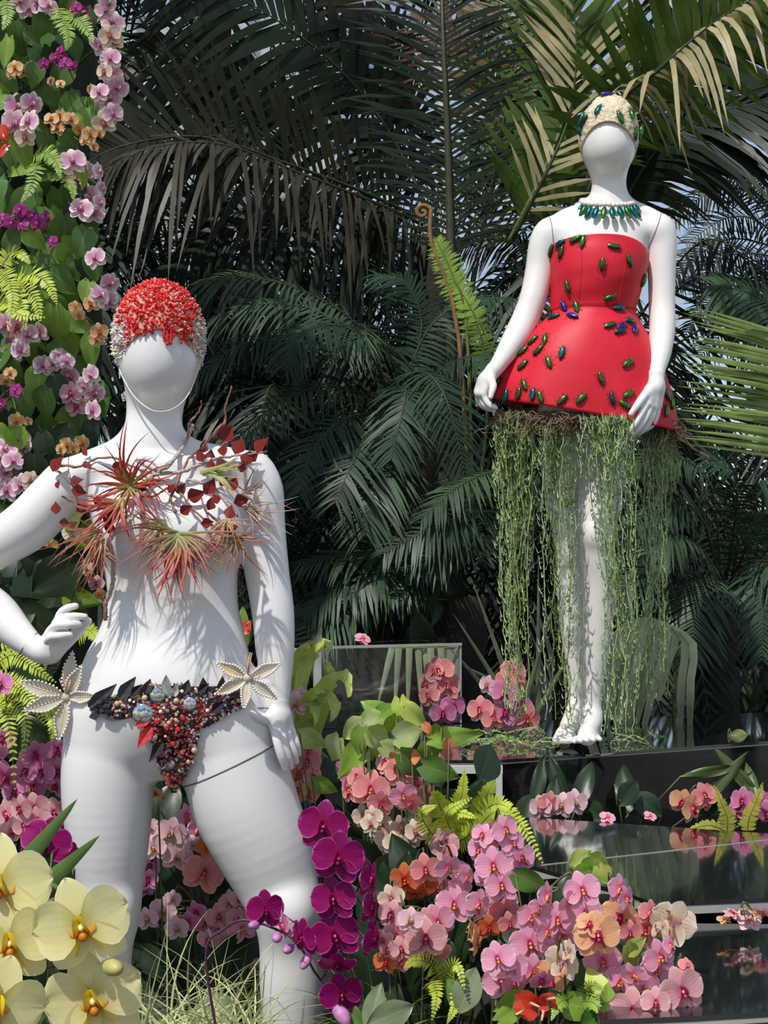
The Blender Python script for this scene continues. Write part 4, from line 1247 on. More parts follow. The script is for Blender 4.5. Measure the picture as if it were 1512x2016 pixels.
def moss(label, x0, x1, y0, y1, n, d0, d1):
    t = thing('moss_tuft', label, 'moss', P((x0 + x1) / 2, y0, (d0 + d1) / 2), 'spanish moss under the red hem')
    b = MB()
    for i in range(n):
        x = R(x0, x1); y = R(y0, (y0 + y1) / 2); d = R(d0, d1)
        pts = [P(x, y, d)]
        for k in range(5):
            x += R(-16, 16); y += R(-6, 14); d += R(-0.012, 0.012)
            pts.append(P(x, min(y, y1 + 12), d))
        b.add(*tube(crv(pts, 14), 0.0014, 4, cap=False))
    o = b.build('tangle', M['moss'], t); o['kind'] = 'stuff'
moss('brown curly moss tuft under the hem above the legs', 1040, 1150, 812, 845, 150, D2 - 0.17, D2 - 0.08)
moss('brown curly moss tuft at the hem end behind the large open hand', 1286, 1328, 822, 890, 110, D2 - 0.06, D2 + 0.04)
moss('dark moss tuft at the hem above the thick succulent curtain', 978, 1050, 808, 840, 90, D2 - 0.12, D2 + 0.02)
# ------------------------------------------------------------------ foliage tools
def frond_geo(path, n, L, w, N=None, a0=72, a1=38, droop=0.25, seg=3, prof='palm', t0=0.1, rr=0.006, jit=0.15, fold=0.0, keep=1.0):
    """a feather leaf along a path: rachis tube (material 1) and leaflets (material 0)"""
    m = MB()
    c = crv(path, max(12, n))
    K = len(c)
    m.add(*tube(c, [rr * (1 - 0.85 * i / (K - 1)) for i in range(K)], 5), 1)
    N0 = Vector(N) if N is not None else Vector((0.1, -0.8, 0.6))
    lf = []
    for i in range(n):
        t = t0 + (1 - t0) * (i + 0.5) / n
        f = t * (K - 1); k = min(int(f), K - 2)
        p = c[k].lerp(c[k + 1], f - k)
        tn = (c[min(k + 2, K - 1)] - c[max(k - 1, 0)]).normalized()
        nn = (N0 - tn * N0.dot(tn)).normalized()
        sd = tn.cross(nn)
        u = (t - t0) / (1 - t0)
        if prof == 'palm': pl = (math.sin(math.pi * (0.12 + 0.80 * u)) ** 0.6)
        elif prof == 'fern': pl = (1 - u) ** 0.75 * min(1, 0.55 + u * 3)
        else: pl = (1 - 0.75 * u) * min(1, 0.4 + u * 4)
        ang = math.radians(a0 + (a1 - a0) * u)
        for s in (-1, 1):
            if RNG.random() > keep: continue
            a = ang * R(1 - jit, 1 + jit)
            d = tn * math.cos(a) + sd * (math.sin(a) * s) + nn * R(-jit, jit) * 0.8
            d.normalize()
            ln = L * pl * R(1 - jit, 1 + jit)
            lf.append((p, d, ln, w * (0.55 + 0.45 * pl), nn, droop * R(0.6, 1.4)))
    V = []; F = []
    for p, d, ln, ww, nn, dr in lf:
        b = len(V)
        sv = d.cross(nn); sv = sv.normalized() if sv.length > 1e-4 else Vector((0, 0, 1))
        for j in range(seg + 1):
            u = j / seg
            q = p + d * (ln * u) + Vector((0, 0, -1)) * (ln * dr * u * u)
            if j == seg: V.append(q)
            else:
                wd = ww * (0.6 if j == 0 else 1.0 - 0.25 * u)
                V += [q - sv * wd, q + sv * wd]
        for j in range(seg):
            if j == seg - 1: F.append((b + 2 * j, b + 2 * j + 1, b + 2 * seg))
            else: F.append((b + 2 * j, b + 2 * j + 1, b + 2 * j + 3, b + 2 * j + 2))
    return m, V, F
def frond(parent, path, n, L, w, mats, split=False, name='frond', **kw):
    m, V, F = frond_geo(path, n, L, w, **kw)
    if not split:
        m.add(V, F, 0)
        return m.build(name, mats, parent)
    o = m.build(name, [mats[1], mats[1]], parent)
    i = 0; k = 0                                                  # leaflets one by one under the frond
    seg = kw.get('seg', 3)
    nv = 2 * seg + 1
    for q in range(len(V) // nv):
        vv = V[q * nv:(q + 1) * nv]
        ff = [tuple(x - q * nv for x in f) for f in F[q * seg:(q + 1) * seg]]
        obj('leaflet', vv, ff, mats[0], o)
    return o
def px(*pts): return [P(*p) for p in pts]
def petal_geo(Lx, prof, cup=-0.05, bend=0.06, nv=6, nu=10, ruffle=0.0, seed=0):
    rg = random.Random(seed)
    V = []; F = []; A = []
    us = [p[0] for p in prof]; ws = [p[1] for p in prof]
    ph = rg.uniform(0, 6)
    for i in range(nu + 1):
        u = math.sin(math.pi / 2 * i / nu) ** 1.15
        w = float(np.interp(u, us, ws))
        for j in range(nv + 1):
            v = -1 + 2 * j / nv
            y = bend * u * u + cup * (v * v) * w * 2 + ruffle * math.sin(7 * v + ph) * u * u
            V.append(Vector((w * v, y, Lx * u)))
            A.append((u, v, 0))
    for i in range(nu):
        for j in range(nv):
            a = i * (nv + 1) + j
            F.append((a, a + 1, a + nv + 2, a + nv + 1))
    return V, F, A
def rotY(V, deg, tilt=0.0):
    Mx = Matrix.Rotation(math.radians(deg), 3, 'Y') @ Matrix.Rotation(math.radians(tilt), 3, 'X')
    return [Mx @ v for v in V]
def _pf(wm, pw, ex): return [(u, wm * max(0.0, math.sin(math.pi * u ** pw)) ** ex * min(1.0, 0.25 + u / 0.16) + (0.03 if u < 0.05 else 0)) for u in [i / 40 for i in range(41)]]
PET = _pf(0.315, 1.15, 0.56)
SEP = _pf(0.185, 1.0, 0.62)
VAR = {}
def variety(key, main, edge, centre, vein, lip, lip2, vf=0.35, edge0=0.72, sep=None, c1=0.42, ruffle=0.02):
    pm = petal_mat('petal_' + key, main, edge, centre, vein, vf, edge0, c1=c1)
    sm = petal_mat('sepal_' + key, sep or main, edge, centre, vein, vf * 0.7, edge0, c1=c1)
    lm = grad_mat('lip_' + key, lip2, lip, lip, 0.15)
    cm = pmat('column_' + key, tuple(min(1, c * 1.15 + 0.08) for c in centre), 0.4, var=0.1)
    VAR[key] = []
    for s in range(3):
        rg = random.Random(hash(key) % 97 * 0 + s * 11 + len(VAR))
        pet = []
        for sd in (-1, 1):
            V, F, A = petal_geo(0.5, PET, -0.06, rg.uniform(0.0, 0.09), ruffle=ruffle * rg.uniform(0.4, 1.6), seed=s * 7 + sd)
            V = [v * rg.uniform(0.97, 1.03) for v in rotY(V, sd * rg.uniform(76, 84), rg.uniform(-6, 3))]
            pet.append(mesh('petal', [v + Vector((0, -0.03, 0.02)) for v in V], F, pm, attr=A))
        b = MB()
        for an in (rg.uniform(-4, 4), 138 + rg.uniform(-6, 6), -138 + rg.uniform(-6, 6)):
            V, F, A = petal_geo(0.52, SEP, -0.05, rg.uniform(0.02, 0.10), 4, 7, 0.006, seed=s + 3)
            b.add(rotY(V, an, rg.uniform(-4, 6)), F, 0, A)
        V, F = ball((0, -0.07, 0.015), 0.045, 8, 6, (0.8, 1.2, 0.9)); b.add(V, F, 1, [(0, 0, 0)] * len(V))
        V, F = tube([Vector((0, 0, -0.01)), Vector((0, 0.12, -0.03)), Vector((0, 0.26, 0.03))], 0.022, 5); b.add(V, F, 1, [(0, 0, 0)] * len(V))
        body = mesh('flower', b.V, b.F, [sm, cm], b.fm, b.A)
        lb = MB()
        V, F, A = petal_geo(0.27, [(0, .05), (.3, .075), (.6, .115), (.8, .08), (1, .02)], -0.5, 0.10, 4, 6)
        lb.add([v + Vector((0, -0.06, -0.02)) for v in rotY(V, 180, -30)], F, 0, A)
        for sd in (-1, 1):
            V, F, A = petal_geo(0.15, [(0, .04), (.5, .075), (.85, .065), (1, .02)], -0.6, -0.04, 4, 5)
            W_ = [Matrix.Rotation(sd * 1.15, 3, 'Z') @ v for v in rotY(V, 0, -35)]
            lb.add([v + Vector((sd * 0.045, -0.06, -0.065)) for v in W_], F, 0, A)
        V, F = ball((0, -0.10, -0.055), 0.035, 7, 5); lb.add(V, F, 0, [(0, 0, 0)] * len(V))
        lb.V = [Vector((0, -0.05, -0.02)) + (v - Vector((0, -0.05, -0.02))) * 1.4 for v in lb.V]
        lipm = mesh('lip', lb.V, lb.F, lm, lb.fm, lb.A)
        VAR[key].append((body, pet[0], pet[1], lipm))
variety('yellow', (0.90, 0.84, 0.42), (0.92, 0.87, 0.52), (0.66, 0.62, 0.20), (0.72, 0.68, 0.26), (0.85, 0.62, 0.03), (0.62, 0.20, 0.01), 0.25, 0.9)
variety('purple', (0.34, 0.004, 0.14), (0.66, 0.14, 0.42), (0.42, 0.01, 0.15), (0.22, 0.002, 0.09), (0.36, 0.0, 0.10), (0.16, 0.0, 0.05), 0.5, 0.88, (0.26, 0.004, 0.12))
variety('pink', (0.95, 0.46, 0.62), (0.97, 0.64, 0.74), (0.88, 0.26, 0.52), (0.82, 0.25, 0.47), (0.70, 0.13, 0.13), (0.76, 0.36, 0.10), 0.5, 0.80)
variety('mauve', (0.76, 0.25, 0.47), (0.82, 0.42, 0.58), (0.55, 0.08, 0.28), (0.48, 0.09, 0.26), (0.45, 0.02, 0.10), (0.40, 0.05, 0.08), 0.4)
variety('salmon', (0.90, 0.33, 0.32), (0.92, 0.48, 0.42), (0.74, 0.22, 0.40), (0.64, 0.16, 0.20), (0.62, 0.06, 0.07), (0.70, 0.22, 0.10), 0.4)
variety('peach', (0.93, 0.52, 0.26), (0.93, 0.58, 0.38), (0.78, 0.26, 0.30), (0.74, 0.32, 0.18), (0.60, 0.03, 0.08), (0.55, 0.02, 0.10), 0.4)
variety('orange', (0.80, 0.19, 0.07), (0.76, 0.26, 0.09), (0.58, 0.07, 0.04), (0.52, 0.08, 0.03), (0.60, 0.04, 0.03), (0.6, 0.1, 0.03), 0.3)
variety('rose', (0.86, 0.45, 0.46), (0.90, 0.58, 0.56), (0.70, 0.28, 0.44), (0.60, 0.24, 0.30), (0.55, 0.05, 0.10), (0.5, 0.05, 0.10), 0.45)
variety('blush', (0.90, 0.58, 0.63), (0.95, 0.74, 0.76), (0.64, 0.30, 0.42), (0.66, 0.32, 0.40), (0.72, 0.55, 0.36), (0.50, 0.20, 0.03), 0.35)
variety('edge', (0.76, 0.38, 0.56), (0.95, 0.83, 0.74), (0.62, 0.16, 0.40), (0.52, 0.15, 0.36), (0.74, 0.64, 0.56), (0.40, 0.04, 0.12), 0.4, 0.45)
variety('cream', (0.88, 0.70, 0.50), (0.93, 0.82, 0.64), (0.55, 0.24, 0.32), (0.56, 0.28, 0.34), (0.62, 0.30, 0.18), (0.5, 0.12, 0.10), 0.5, 0.6)
variety('violet', (0.40, 0.025, 0.22), (0.42, 0.05, 0.30), (0.26, 0.0, 0.12), (0.30, 0.01, 0.2), (0.70, 0.5, 0.55), (0.3, 0.0, 0.1), 0.3)
variety('amber', (0.80, 0.50, 0.22), (0.88, 0.70, 0.42), (0.55, 0.20, 0.06), (0.60, 0.28, 0.10), (0.60, 0.22, 0.06), (0.5, 0.1, 0.04), 0.3)
M['ostem'] = pmat('orchid_stem', (0.10, 0.11, 0.035), 0.5, var=0.3)
M['ostemd'] = pmat('orchid_stem_purple', (0.075, 0.025, 0.045), 0.5, var=0.3)
M['bud_g'] = pmat('bud_green', (0.45, 0.42, 0.14), 0.5, var=0.2)
M['bud_p'] = pmat('bud_purple', (0.50, 0.20, 0.42), 0.5, var=0.2, vscale=80)
def flower(parent, key, x, y, d, w, yaw=0, pitch=0, roll=0):
    """w = width in pixels; yaw > 0 looks to the picture's right, pitch > 0 looks up"""
    q = VAR[key][RNG.randrange(3)]
    s = w * mpp(d) * (1.12 if d > 3.5 else 1.04)
    Mx = Matrix.Translation(P(x, y, d)) @ Matrix.Rotation(math.radians(yaw), 4, 'Z') @ Matrix.Rotation(math.radians(-pitch), 4, 'X') @ Matrix.Rotation(math.radians(roll), 4, 'Y') @ Matrix.Scale(s, 4)
    o = inst('flower', q[0], Mx, parent)
    for nm, me in (('petal', q[1]), ('petal', q[2]), ('lip', q[3])):
        c = bpy.data.objects.new(nm, me); COL.objects.link(c); c.parent = o
    return Mx @ Vector((0, 0.26, 0.03))
def spray(label, flowers, d, base=None, key='pink', group=None, buds=(), stemr=0.0022, stemmat='ostem', via=None, cat='orchid', name='orchid_spray', dj=0.04, look=0.0, leaves=0):
    """one flowering stem; flowers 'x y w [yaw [pitch [key]]]' in stem order; base (x, y, d) in pixels"""
    fl = []
    for q in flowers.split(';'):
        t = q.split()
        k = key
        if not t[-1].lstrip('-').replace('.', '').isdigit(): k = t.pop()
        t = [float(v) for v in t]
        fl.append((t[0], t[1], t[2], t[3] if len(t) > 3 else R(-38, 38) + look, t[4] if len(t) > 4 else R(-30, 16), k))
    if base is None:
        bx = sum(q[0] for q in fl) / len(fl) + R(-20, 20)
        bp = P(bx, 1900, d + 0.16); base_w = Vector((bp.x, bp.y, bed_z(bp.x, bp.y)))
    elif isinstance(base, Vector): base_w = base
    else: base_w = P(*base)
    t = thing(name, label, cat, base_w, group)
    ends = []
    for x, y, w, yw, pi, k in fl:
        ends.append(flower(t, k, x, y, d + R(-dj, dj), w, yw, pi, R(-22, 22)))
    c = [base_w]
    if via: c += [P(*v) for v in via]
    elif base is None:
        top = max(ends, key=lambda e: e.z)
        c += [base_w.lerp(top, 0.5) + Vector((R(-.02, .02), 0.05, 0))]
    order = ends if via or base is not None else sorted(ends, key=lambda e: -e.z)
    sm_ = [order[0]]
    for e in order[1:]: sm_.append(sm_[-1].lerp(e, 0.65))
    c += [e + Vector((0, 0.025, 0.004)) for e in sm_]
    cc = crv(c, max(16, 4 * len(c)))
    b = MB(); b.add(*tube(cc, [stemr * (1.2 - 0.6 * i / (len(cc) - 1)) for i in range(len(cc))], 5))
    for e in ends:
        j = min(cc, key=lambda q: (q - e).length)
        b.add(*tube([j, (j + e) / 2 + Vector((0, 0.004, 0.006)), e], 0.0012, 4))
    for x, y, w, k in buds:
        p = P(x, y, d)
        j = min(cc, key=lambda q: (q - p).length)
        b.add(*tube([j, p], 0.0010, 4))
        dv = (p - j).normalized() if (p - j).length > 1e-5 else Vector((0, 0, -1))
        Q = dv.to_track_quat('Z', 'Y').to_matrix()
        V, F = ball(p, w * mpp(d) / 2, 9, 7, (0.7, 0.65, 1.25), Q)
        obj('bud', V, F, M['bud_' + k], t)
    b.build('stem', M[stemmat], t)
    return t
def heart_geo(Lx, W, fold=0.15, bend=0.25, seed=0, lobed=True, wav=0.03):
    prof = [(0, .62), (.12, .93), (.28, 1.0), (.45, .90), (.62, .68), (.78, .43), (.92, .16), (1, 0)] if lobed else [(0, .12), (.12, .5), (.3, .88), (.48, 1.0), (.66, .88), (.82, .58), (.94, .24), (1, 0)]
    us = [p[0] for p in prof]; ws = [p[1] for p in prof]
    V = []; F = []; A = []
    nu, nv = 9, 6
    rg = random.Random(seed); ph = rg.uniform(0, 6)
    for i in range(nu + 1):
        u = i / nu
        w = W / 2 * float(np.interp(u, us, ws))
        for j in range(nv + 1):
            v = -1 + 2 * j / nv
            back = -0.16 * Lx * (1 - u) ** 6 * (1 - abs(2 * abs(v) - 1.1)) if lobed else 0
            V.append(Vector((w * v, bend * Lx * u * u - fold * w * abs(v) + wav * Lx * math.sin(5 * u + 3 * v + ph) * abs(v), Lx * u + back)))
            A.append((u, v, 0))
    for i in range(nu):
        for j in range(nv):
            a = i * (nv + 1) + j
            F.append((a, a + 1, a + nv + 2, a + nv + 1))
    return V, F, A
def leaf_mat(name, col, mid, vein=None, trans=0.22, rough=0.38, blot=None):
    """leaf blade with paler midrib and veins from its own coordinates, mottled by noise"""
    m = pmat(name, col, rough, var=0.22, vscale=18, trans=trans, col2=blot)
    nt = m.node_tree
    src = [n for n in nt.nodes if n.type == 'VALTORGB'][0].outputs['Color']
    at = nd(nt, 'ShaderNodeAttribute', attribute_name='puv')
    sp = nd(nt, 'ShaderNodeSeparateXYZ'); nt.links.new(at.outputs['Vector'], sp.inputs[0])
    ab = nd(nt, 'ShaderNodeMath', operation='ABSOLUTE'); nt.links.new(sp.outputs['Y'], ab.inputs[0])
    mr = nd(nt, 'ShaderNodeMapRange'); mr.inputs['From Min'].default_value = 0.10; mr.inputs['From Max'].default_value = 0.0
    mr.inputs['To Max'].default_value = 0.7
    nt.links.new(ab.outputs[0], mr.inputs['Value'])
    mx = nd(nt, 'ShaderNodeMixRGB'); mx.inputs[2].default_value = (*mid, 1)
    nt.links.new(src, mx.inputs[1]); nt.links.new(mr.outputs[0], mx.inputs[0])
    nt.links.new(mx.outputs[0], nt.nodes['Principled BSDF'].inputs['Base Color'])
    for n in nt.nodes:
        if n.type == 'BSDF_TRANSLUCENT': nt.links.new(mx.outputs[0], n.inputs['Color'])
    return m
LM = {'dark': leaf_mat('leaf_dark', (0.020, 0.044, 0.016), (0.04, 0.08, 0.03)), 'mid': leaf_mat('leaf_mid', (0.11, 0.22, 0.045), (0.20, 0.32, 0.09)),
      'light': leaf_mat('leaf_light', (0.26, 0.43, 0.06), (0.38, 0.52, 0.14)), 'lime': leaf_mat('leaf_lime', (0.58, 0.68, 0.14), (0.66, 0.74, 0.3)),
      'varieg': leaf_mat('leaf_variegated', (0.36, 0.52, 0.11), (0.62, 0.68, 0.34), blot=(0.66, 0.72, 0.36)), 'grey': leaf_mat('leaf_grey', (0.22, 0.28, 0.15), (0.32, 0.38, 0.22)),
      'spathe': leaf_mat('spathe_red', (0.68, 0.06, 0.03), (0.75, 0.15, 0.08), rough=0.22), 'coral': leaf_mat('spathe_coral', (0.80, 0.25, 0.12), (0.82, 0.35, 0.2), rough=0.25),
      'lance': leaf_mat('leaf_lance', (0.12, 0.22, 0.055), (0.22, 0.33, 0.12)), 'bark': leaf_mat('leaf_dusky', (0.07, 0.11, 0.03), (0.16, 0.2, 0.08))}
def leaf_at(parent, x, y, d, w, h, ang, mat, seed=0, lobed=True, yaw=None, tilt=None, base=None, fold=0.18, bend=0.22, name='leaf', pet=0.0016):
    """leaf whose middle shows at a pixel: w by h pixels, tip turned ang degrees clockwise from straight up"""
    s = mpp(d)
    V, F, A = heart_geo(h * s, w * s, fold, bend, seed + RNG.randrange(99), lobed)
    Mx = Matrix.Translation(P(x, y, d)) @ Matrix.Rotation(math.radians(R(-25, 25) if yaw is None else yaw), 4, 'Z') @ Matrix.Rotation(math.radians(ang), 4, 'Y') @ Matrix.Rotation(math.radians(R(-28, 10) if tilt is None else tilt), 4, 'X') @ Matrix.Translation((0, 0, -0.5 * h * s))
    o = obj(name, [Mx @ v for v in V], F, LM[mat], parent, attr=A)
    if base is not None:
        p = Mx @ Vector((0, 0, 0))
        mid = (p + base) / 2 + Vector((R(-.01, .01), 0.012, 0.02))
        V, F = tube(crv([base, mid, p], 8), pet, 5)
        obj('leaf_stalk', V, F, M['ostem'], parent)
    return o
FERN = {'lime': pmat('fern_lime', (0.52, 0.62, 0.07), 0.5, var=0.25, vscale=20, trans=0.3), 'green': pmat('fern_green', (0.27, 0.42, 0.06), 0.5, var=0.25, vscale=20, trans=0.25),
        'yellow': pmat('fern_yellow', (0.72, 0.70, 0.13), 0.5, var=0.2, vscale=20, trans=0.3)}
M['fstem'] = pmat('fern_stem', (0.20, 0.20, 0.05), 0.6, var=0.2)
def fern(label, fronds, mat, n=26, w=0.0042, group=None, name='fern', N=None):
    """fronds: list of (pixel path, leaflet length in pixels)"""
    b = P(*fronds[0][0][0])
    t = thing(name, label, 'fern', b, group)
    for path, Lp in fronds:
        d = path[0][2]
        frond(t, px(*path), n, Lp * mpp(d), w, [FERN[mat], M['fstem']], N=N if N else (R(-.3, .3), -0.9, 0.35), a0=80, a1=55, droop=0.08, prof='fern', t0=0.06, rr=0.0016, jit=0.14)
    return t
# ------------------------------------------------------------------ conservatory shell far behind
M['wallw'] = pmat('pale_wall', (0.62, 0.62, 0.58), 0.8, var=0.08, vscale=2, bump=0.2)
M['steel'] = pmat('painted_steel', (0.55, 0.57, 0.55), 0.5, var=0.06)
M['wallk'] = pmat('dark_masonry', (0.045, 0.05, 0.04), 0.85, var=0.3, vscale=3, bump=0.4)
YB = 12.6
V, F = box(-7.5, 7.5, YB, YB + 0.2, -0.05, 1.9); struct(obj('wall_back', V, F, M['wallk'], smooth=False), 'low dark masonry wall of the conservatory')
V, F = box(-7.5, -0.45, YB + 0.6, YB + 0.8, -0.05, 6.4); struct(obj('wall_far', V, F, M['wallw'], smooth=False), 'pale wall of the next hall seen through the glass')
for i in range(16):
    x = -7.5 + i
    wdw = thing('window_%d' % (i + 1), 'tall conservatory window in a thin pale steel frame', 'window', (x, YB + 0.1, 1.9)); wdw['kind'] = 'structure'
    del wdw['category']
    V, F = box(x - 0.03, x + 0.03, YB + 0.05, YB + 0.15, 1.9, 8.2); obj('mullion', V, F, M['steel'], wdw, smooth=False)
    if i < 15:
        for z in (3.6, 5.6, 8.2):
            V, F = box(x + 0.03, x + 0.97, YB + 0.07, YB + 0.13, z - 0.03, z + 0.03); obj('transom', V, F, M['steel'], wdw, smooth=False)
        for z0, z1 in ((1.9, 3.57), (3.63, 5.57), (5.63, 8.17)):
            V, F = box(x + 0.03, x + 0.97, YB + 0.097, YB + 0.103, z0, z1); obj('pane', V, F, gm, wdw, smooth=False)
for s, nm in ((-1, 'wall_left'), (1, 'wall_right')):
    V, F = box(min(s * 7.5, s * 7.7), max(s * 7.5, s * 7.7), -6, YB, -0.05, 1.2); struct(obj(nm, V, F, M['wallw'], smooth=False), 'low side wall of the conservatory')

# ------------------------------------------------------------------ palms, cycads and tree ferns behind the display
PM_ = {}
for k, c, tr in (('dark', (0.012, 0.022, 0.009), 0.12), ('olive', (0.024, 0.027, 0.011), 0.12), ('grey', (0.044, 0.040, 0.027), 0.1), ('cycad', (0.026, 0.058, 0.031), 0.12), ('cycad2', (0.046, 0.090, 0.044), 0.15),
                 ('lit', (0.075, 0.13, 0.022), 0.3), ('straw', (0.42, 0.36, 0.19), 0.3), ('pale', (0.27, 0.37, 0.11), 0.3), ('fan', (0.62, 0.68, 0.42), 0.4), ('tan', (0.22, 0.14, 0.08), 0.2), ('deep', (0.010, 0.020, 0.010), 0.08)):  # lit and straw: sunlight on the leaflets put into their colour
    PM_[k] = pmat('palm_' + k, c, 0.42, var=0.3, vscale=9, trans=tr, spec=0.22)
M['rach'] = pmat('palm_rachis', (0.035, 0.040, 0.015), 0.5, var=0.3)
M['rachg'] = pmat('palm_rachis_green', (0.12, 0.16, 0.03), 0.5, var=0.3)
M['trunk'] = pmat('palm_trunk', (0.030, 0.022, 0.016), 0.9, var=0.4, vscale=20, bump=0.8, bscale=25)
def palm(label, crown, trunk_r=0.07, name='palm', cat='palm', group=None, base=None):
    c = P(*crown) if not isinstance(crown, Vector) else crown
    t = thing(name, label, cat, (c.x, c.y, bed_z(c.x, c.y) - 0.01), group)
    if trunk_r:
        b = ORG[t.name]
        n = 14
        pts = [Vector((b.x, b.y, b.z)).lerp(c, i / (n - 1)) + Vector((R(-.01, .01), R(-.01, .01), 0)) for i in range(n)]
        V, F = tube(pts, [trunk_r * (1.1 if i % 2 else 0.92) for i in range(n)], 10); obj('trunk', V, F, M['trunk'], t)
    return t
G = 'palms and cycads behind the display'
def fr(t, path, n, Lp, wp, mat, rm='rach', **kw):
    d = path[len(path) // 2][2]
    kw.setdefault('rr', 0.009)
    return frond(t, px(*path), n, Lp * mpp(d), wp * mpp(d), [PM_[mat], M[rm]], **kw)
# big dark palm over the coral cap: leaflets up and grey ones drooping
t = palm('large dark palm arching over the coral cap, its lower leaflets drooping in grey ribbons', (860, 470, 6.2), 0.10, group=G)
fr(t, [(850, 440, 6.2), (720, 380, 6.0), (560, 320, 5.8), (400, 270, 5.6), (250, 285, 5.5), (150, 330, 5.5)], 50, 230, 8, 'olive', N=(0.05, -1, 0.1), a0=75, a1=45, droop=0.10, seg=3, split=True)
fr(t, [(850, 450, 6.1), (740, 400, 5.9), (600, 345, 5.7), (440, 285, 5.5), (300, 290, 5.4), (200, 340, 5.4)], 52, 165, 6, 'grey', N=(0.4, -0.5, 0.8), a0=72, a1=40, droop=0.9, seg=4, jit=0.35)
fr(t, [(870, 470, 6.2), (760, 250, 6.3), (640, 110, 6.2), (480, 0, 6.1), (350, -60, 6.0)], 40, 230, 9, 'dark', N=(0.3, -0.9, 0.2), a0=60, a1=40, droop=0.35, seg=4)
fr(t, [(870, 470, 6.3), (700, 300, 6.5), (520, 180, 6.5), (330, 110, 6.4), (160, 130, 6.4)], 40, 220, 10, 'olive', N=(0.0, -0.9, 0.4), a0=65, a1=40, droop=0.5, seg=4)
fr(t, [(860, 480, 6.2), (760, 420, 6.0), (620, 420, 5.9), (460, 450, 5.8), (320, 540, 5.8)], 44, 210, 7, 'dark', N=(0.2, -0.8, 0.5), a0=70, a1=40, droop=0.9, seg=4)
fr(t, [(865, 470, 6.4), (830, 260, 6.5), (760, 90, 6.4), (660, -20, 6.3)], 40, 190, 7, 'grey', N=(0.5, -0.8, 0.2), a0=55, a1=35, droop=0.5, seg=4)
# upright feather palm with a thick dark midrib
t = palm('upright feather palm with a thick black midrib between the two mannequins', (885, 820, 5.6), 0.06, group=G)
fr(t, [(885, 800, 5.6), (888, 560, 5.6), (882, 300, 5.6), (872, 60, 5.6), (868, -120, 5.7)], 60, 230, 4.5, 'dark', N=(0.0, -1, 0.05), a0=62, a1=50, droop=0.25, t0=0.30, rr=0.028, seg=3)
fr(t, [(890, 800, 5.7), (930, 560, 5.8), (975, 330, 5.8), (1010, 120, 5.8), (1020, -60, 5.9)], 56, 190, 4.5, 'lit', N=(-0.2, -1, 0.1), a0=58, a1=45, droop=0.25, t0=0.32, rr=0.014, seg=3)
fr(t, [(890, 810, 5.7), (1000, 600, 5.7), (1090, 470, 5.6), (1150, 420, 5.6)], 40, 150, 4, 'dark', N=(0.0, -0.8, 0.5), a0=65, a1=45, droop=0.6, t0=0.2, seg=3)
# sunlit palm over the far mannequin
t = palm('sunlit palm with straw coloured and green leaflets above the beetle cap', (1130, 560, 5.6), 0.08, group=G)
fr(t, [(1140, 420, 5.6), (1195, 230, 5.5), (1290, 140, 5.3), (1400, 50, 5.2), (1530, -30, 5.1)], 40, 190, 9, 'lit', N=(0.1, -1, -0.1), a0=82, a1=50, droop=0.15, t0=0.12, split=True, rm='rach', rr=0.012)
fr(t, [(1150, 400, 5.5), (1215, 215, 5.4), (1300, 135, 5.2), (1405, 45, 5.1), (1530, -30, 5.0)], 26, 110, 7, 'straw', N=(0.5, -0.6, 0.7), a0=70, a1=55, droop=1.2, t0=0.25, seg=4, split=True, keep=0.75)
fr(t, [(1000, 480, 5.7), (1060, 360, 5.6), (1110, 230, 5.6), (1120, 90, 5.6), (1100, -60, 5.6)], 36, 210, 10, 'lit', N=(-0.1, -1, 0.0), a0=60, a1=35, droop=0.05, t0=0.1, split=True, rm='rachg', rr=0.012)
fr(t, [(1010, 470, 5.6), (1070, 350, 5.5), (1120, 230, 5.5), (1135, 90, 5.5), (1120, -60, 5.5)], 24, 200, 6, 'straw', N=(-0.3, -0.9, 0.2), a0=50, a1=30, droop=0.1, t0=0.1, keep=0.55)
fr(t, [(1130, 500, 5.8), (1020, 420, 5.8), (930, 380, 5.8), (830, 380, 5.8)], 30, 110, 3, 'grey', N=(0.1, -0.7, 0.7), a0=65, a1=45, droop=0.9, seg=4)
fr(t, [(1130, 480, 6.2), (1010, 250, 6.3), (940, 130, 6.3), (860, 30, 6.3)], 50, 170, 5, 'tan', N=(0.3, -0.9, 0.3), a0=55, a1=40, droop=0.3, seg=3)
fr(t, [(1140, 480, 6.2), (1080, 250, 6.3), (1040, 60, 6.3), (1030, -60, 6.3)], 50, 190, 6, 'tan', N=(0.3, -0.9, 0.3), a0=55, a1=40, droop=0.3, seg=3)
fr(t, [(1130, 560, 6.6), (1060, 500, 6.7), (990, 470, 6.7), (910, 490, 6.7)], 40, 80, 3, 'deep', N=(0, -0.8, 0.6), a0=72, a1=50, droop=0.4, seg=2)
fr(t, [(1130, 570, 6.6), (1060, 550, 6.7), (990, 560, 6.7), (930, 610, 6.7)], 40, 80, 3, 'deep', N=(0, -0.8, 0.6), a0=72, a1=50, droop=0.4, seg=2)
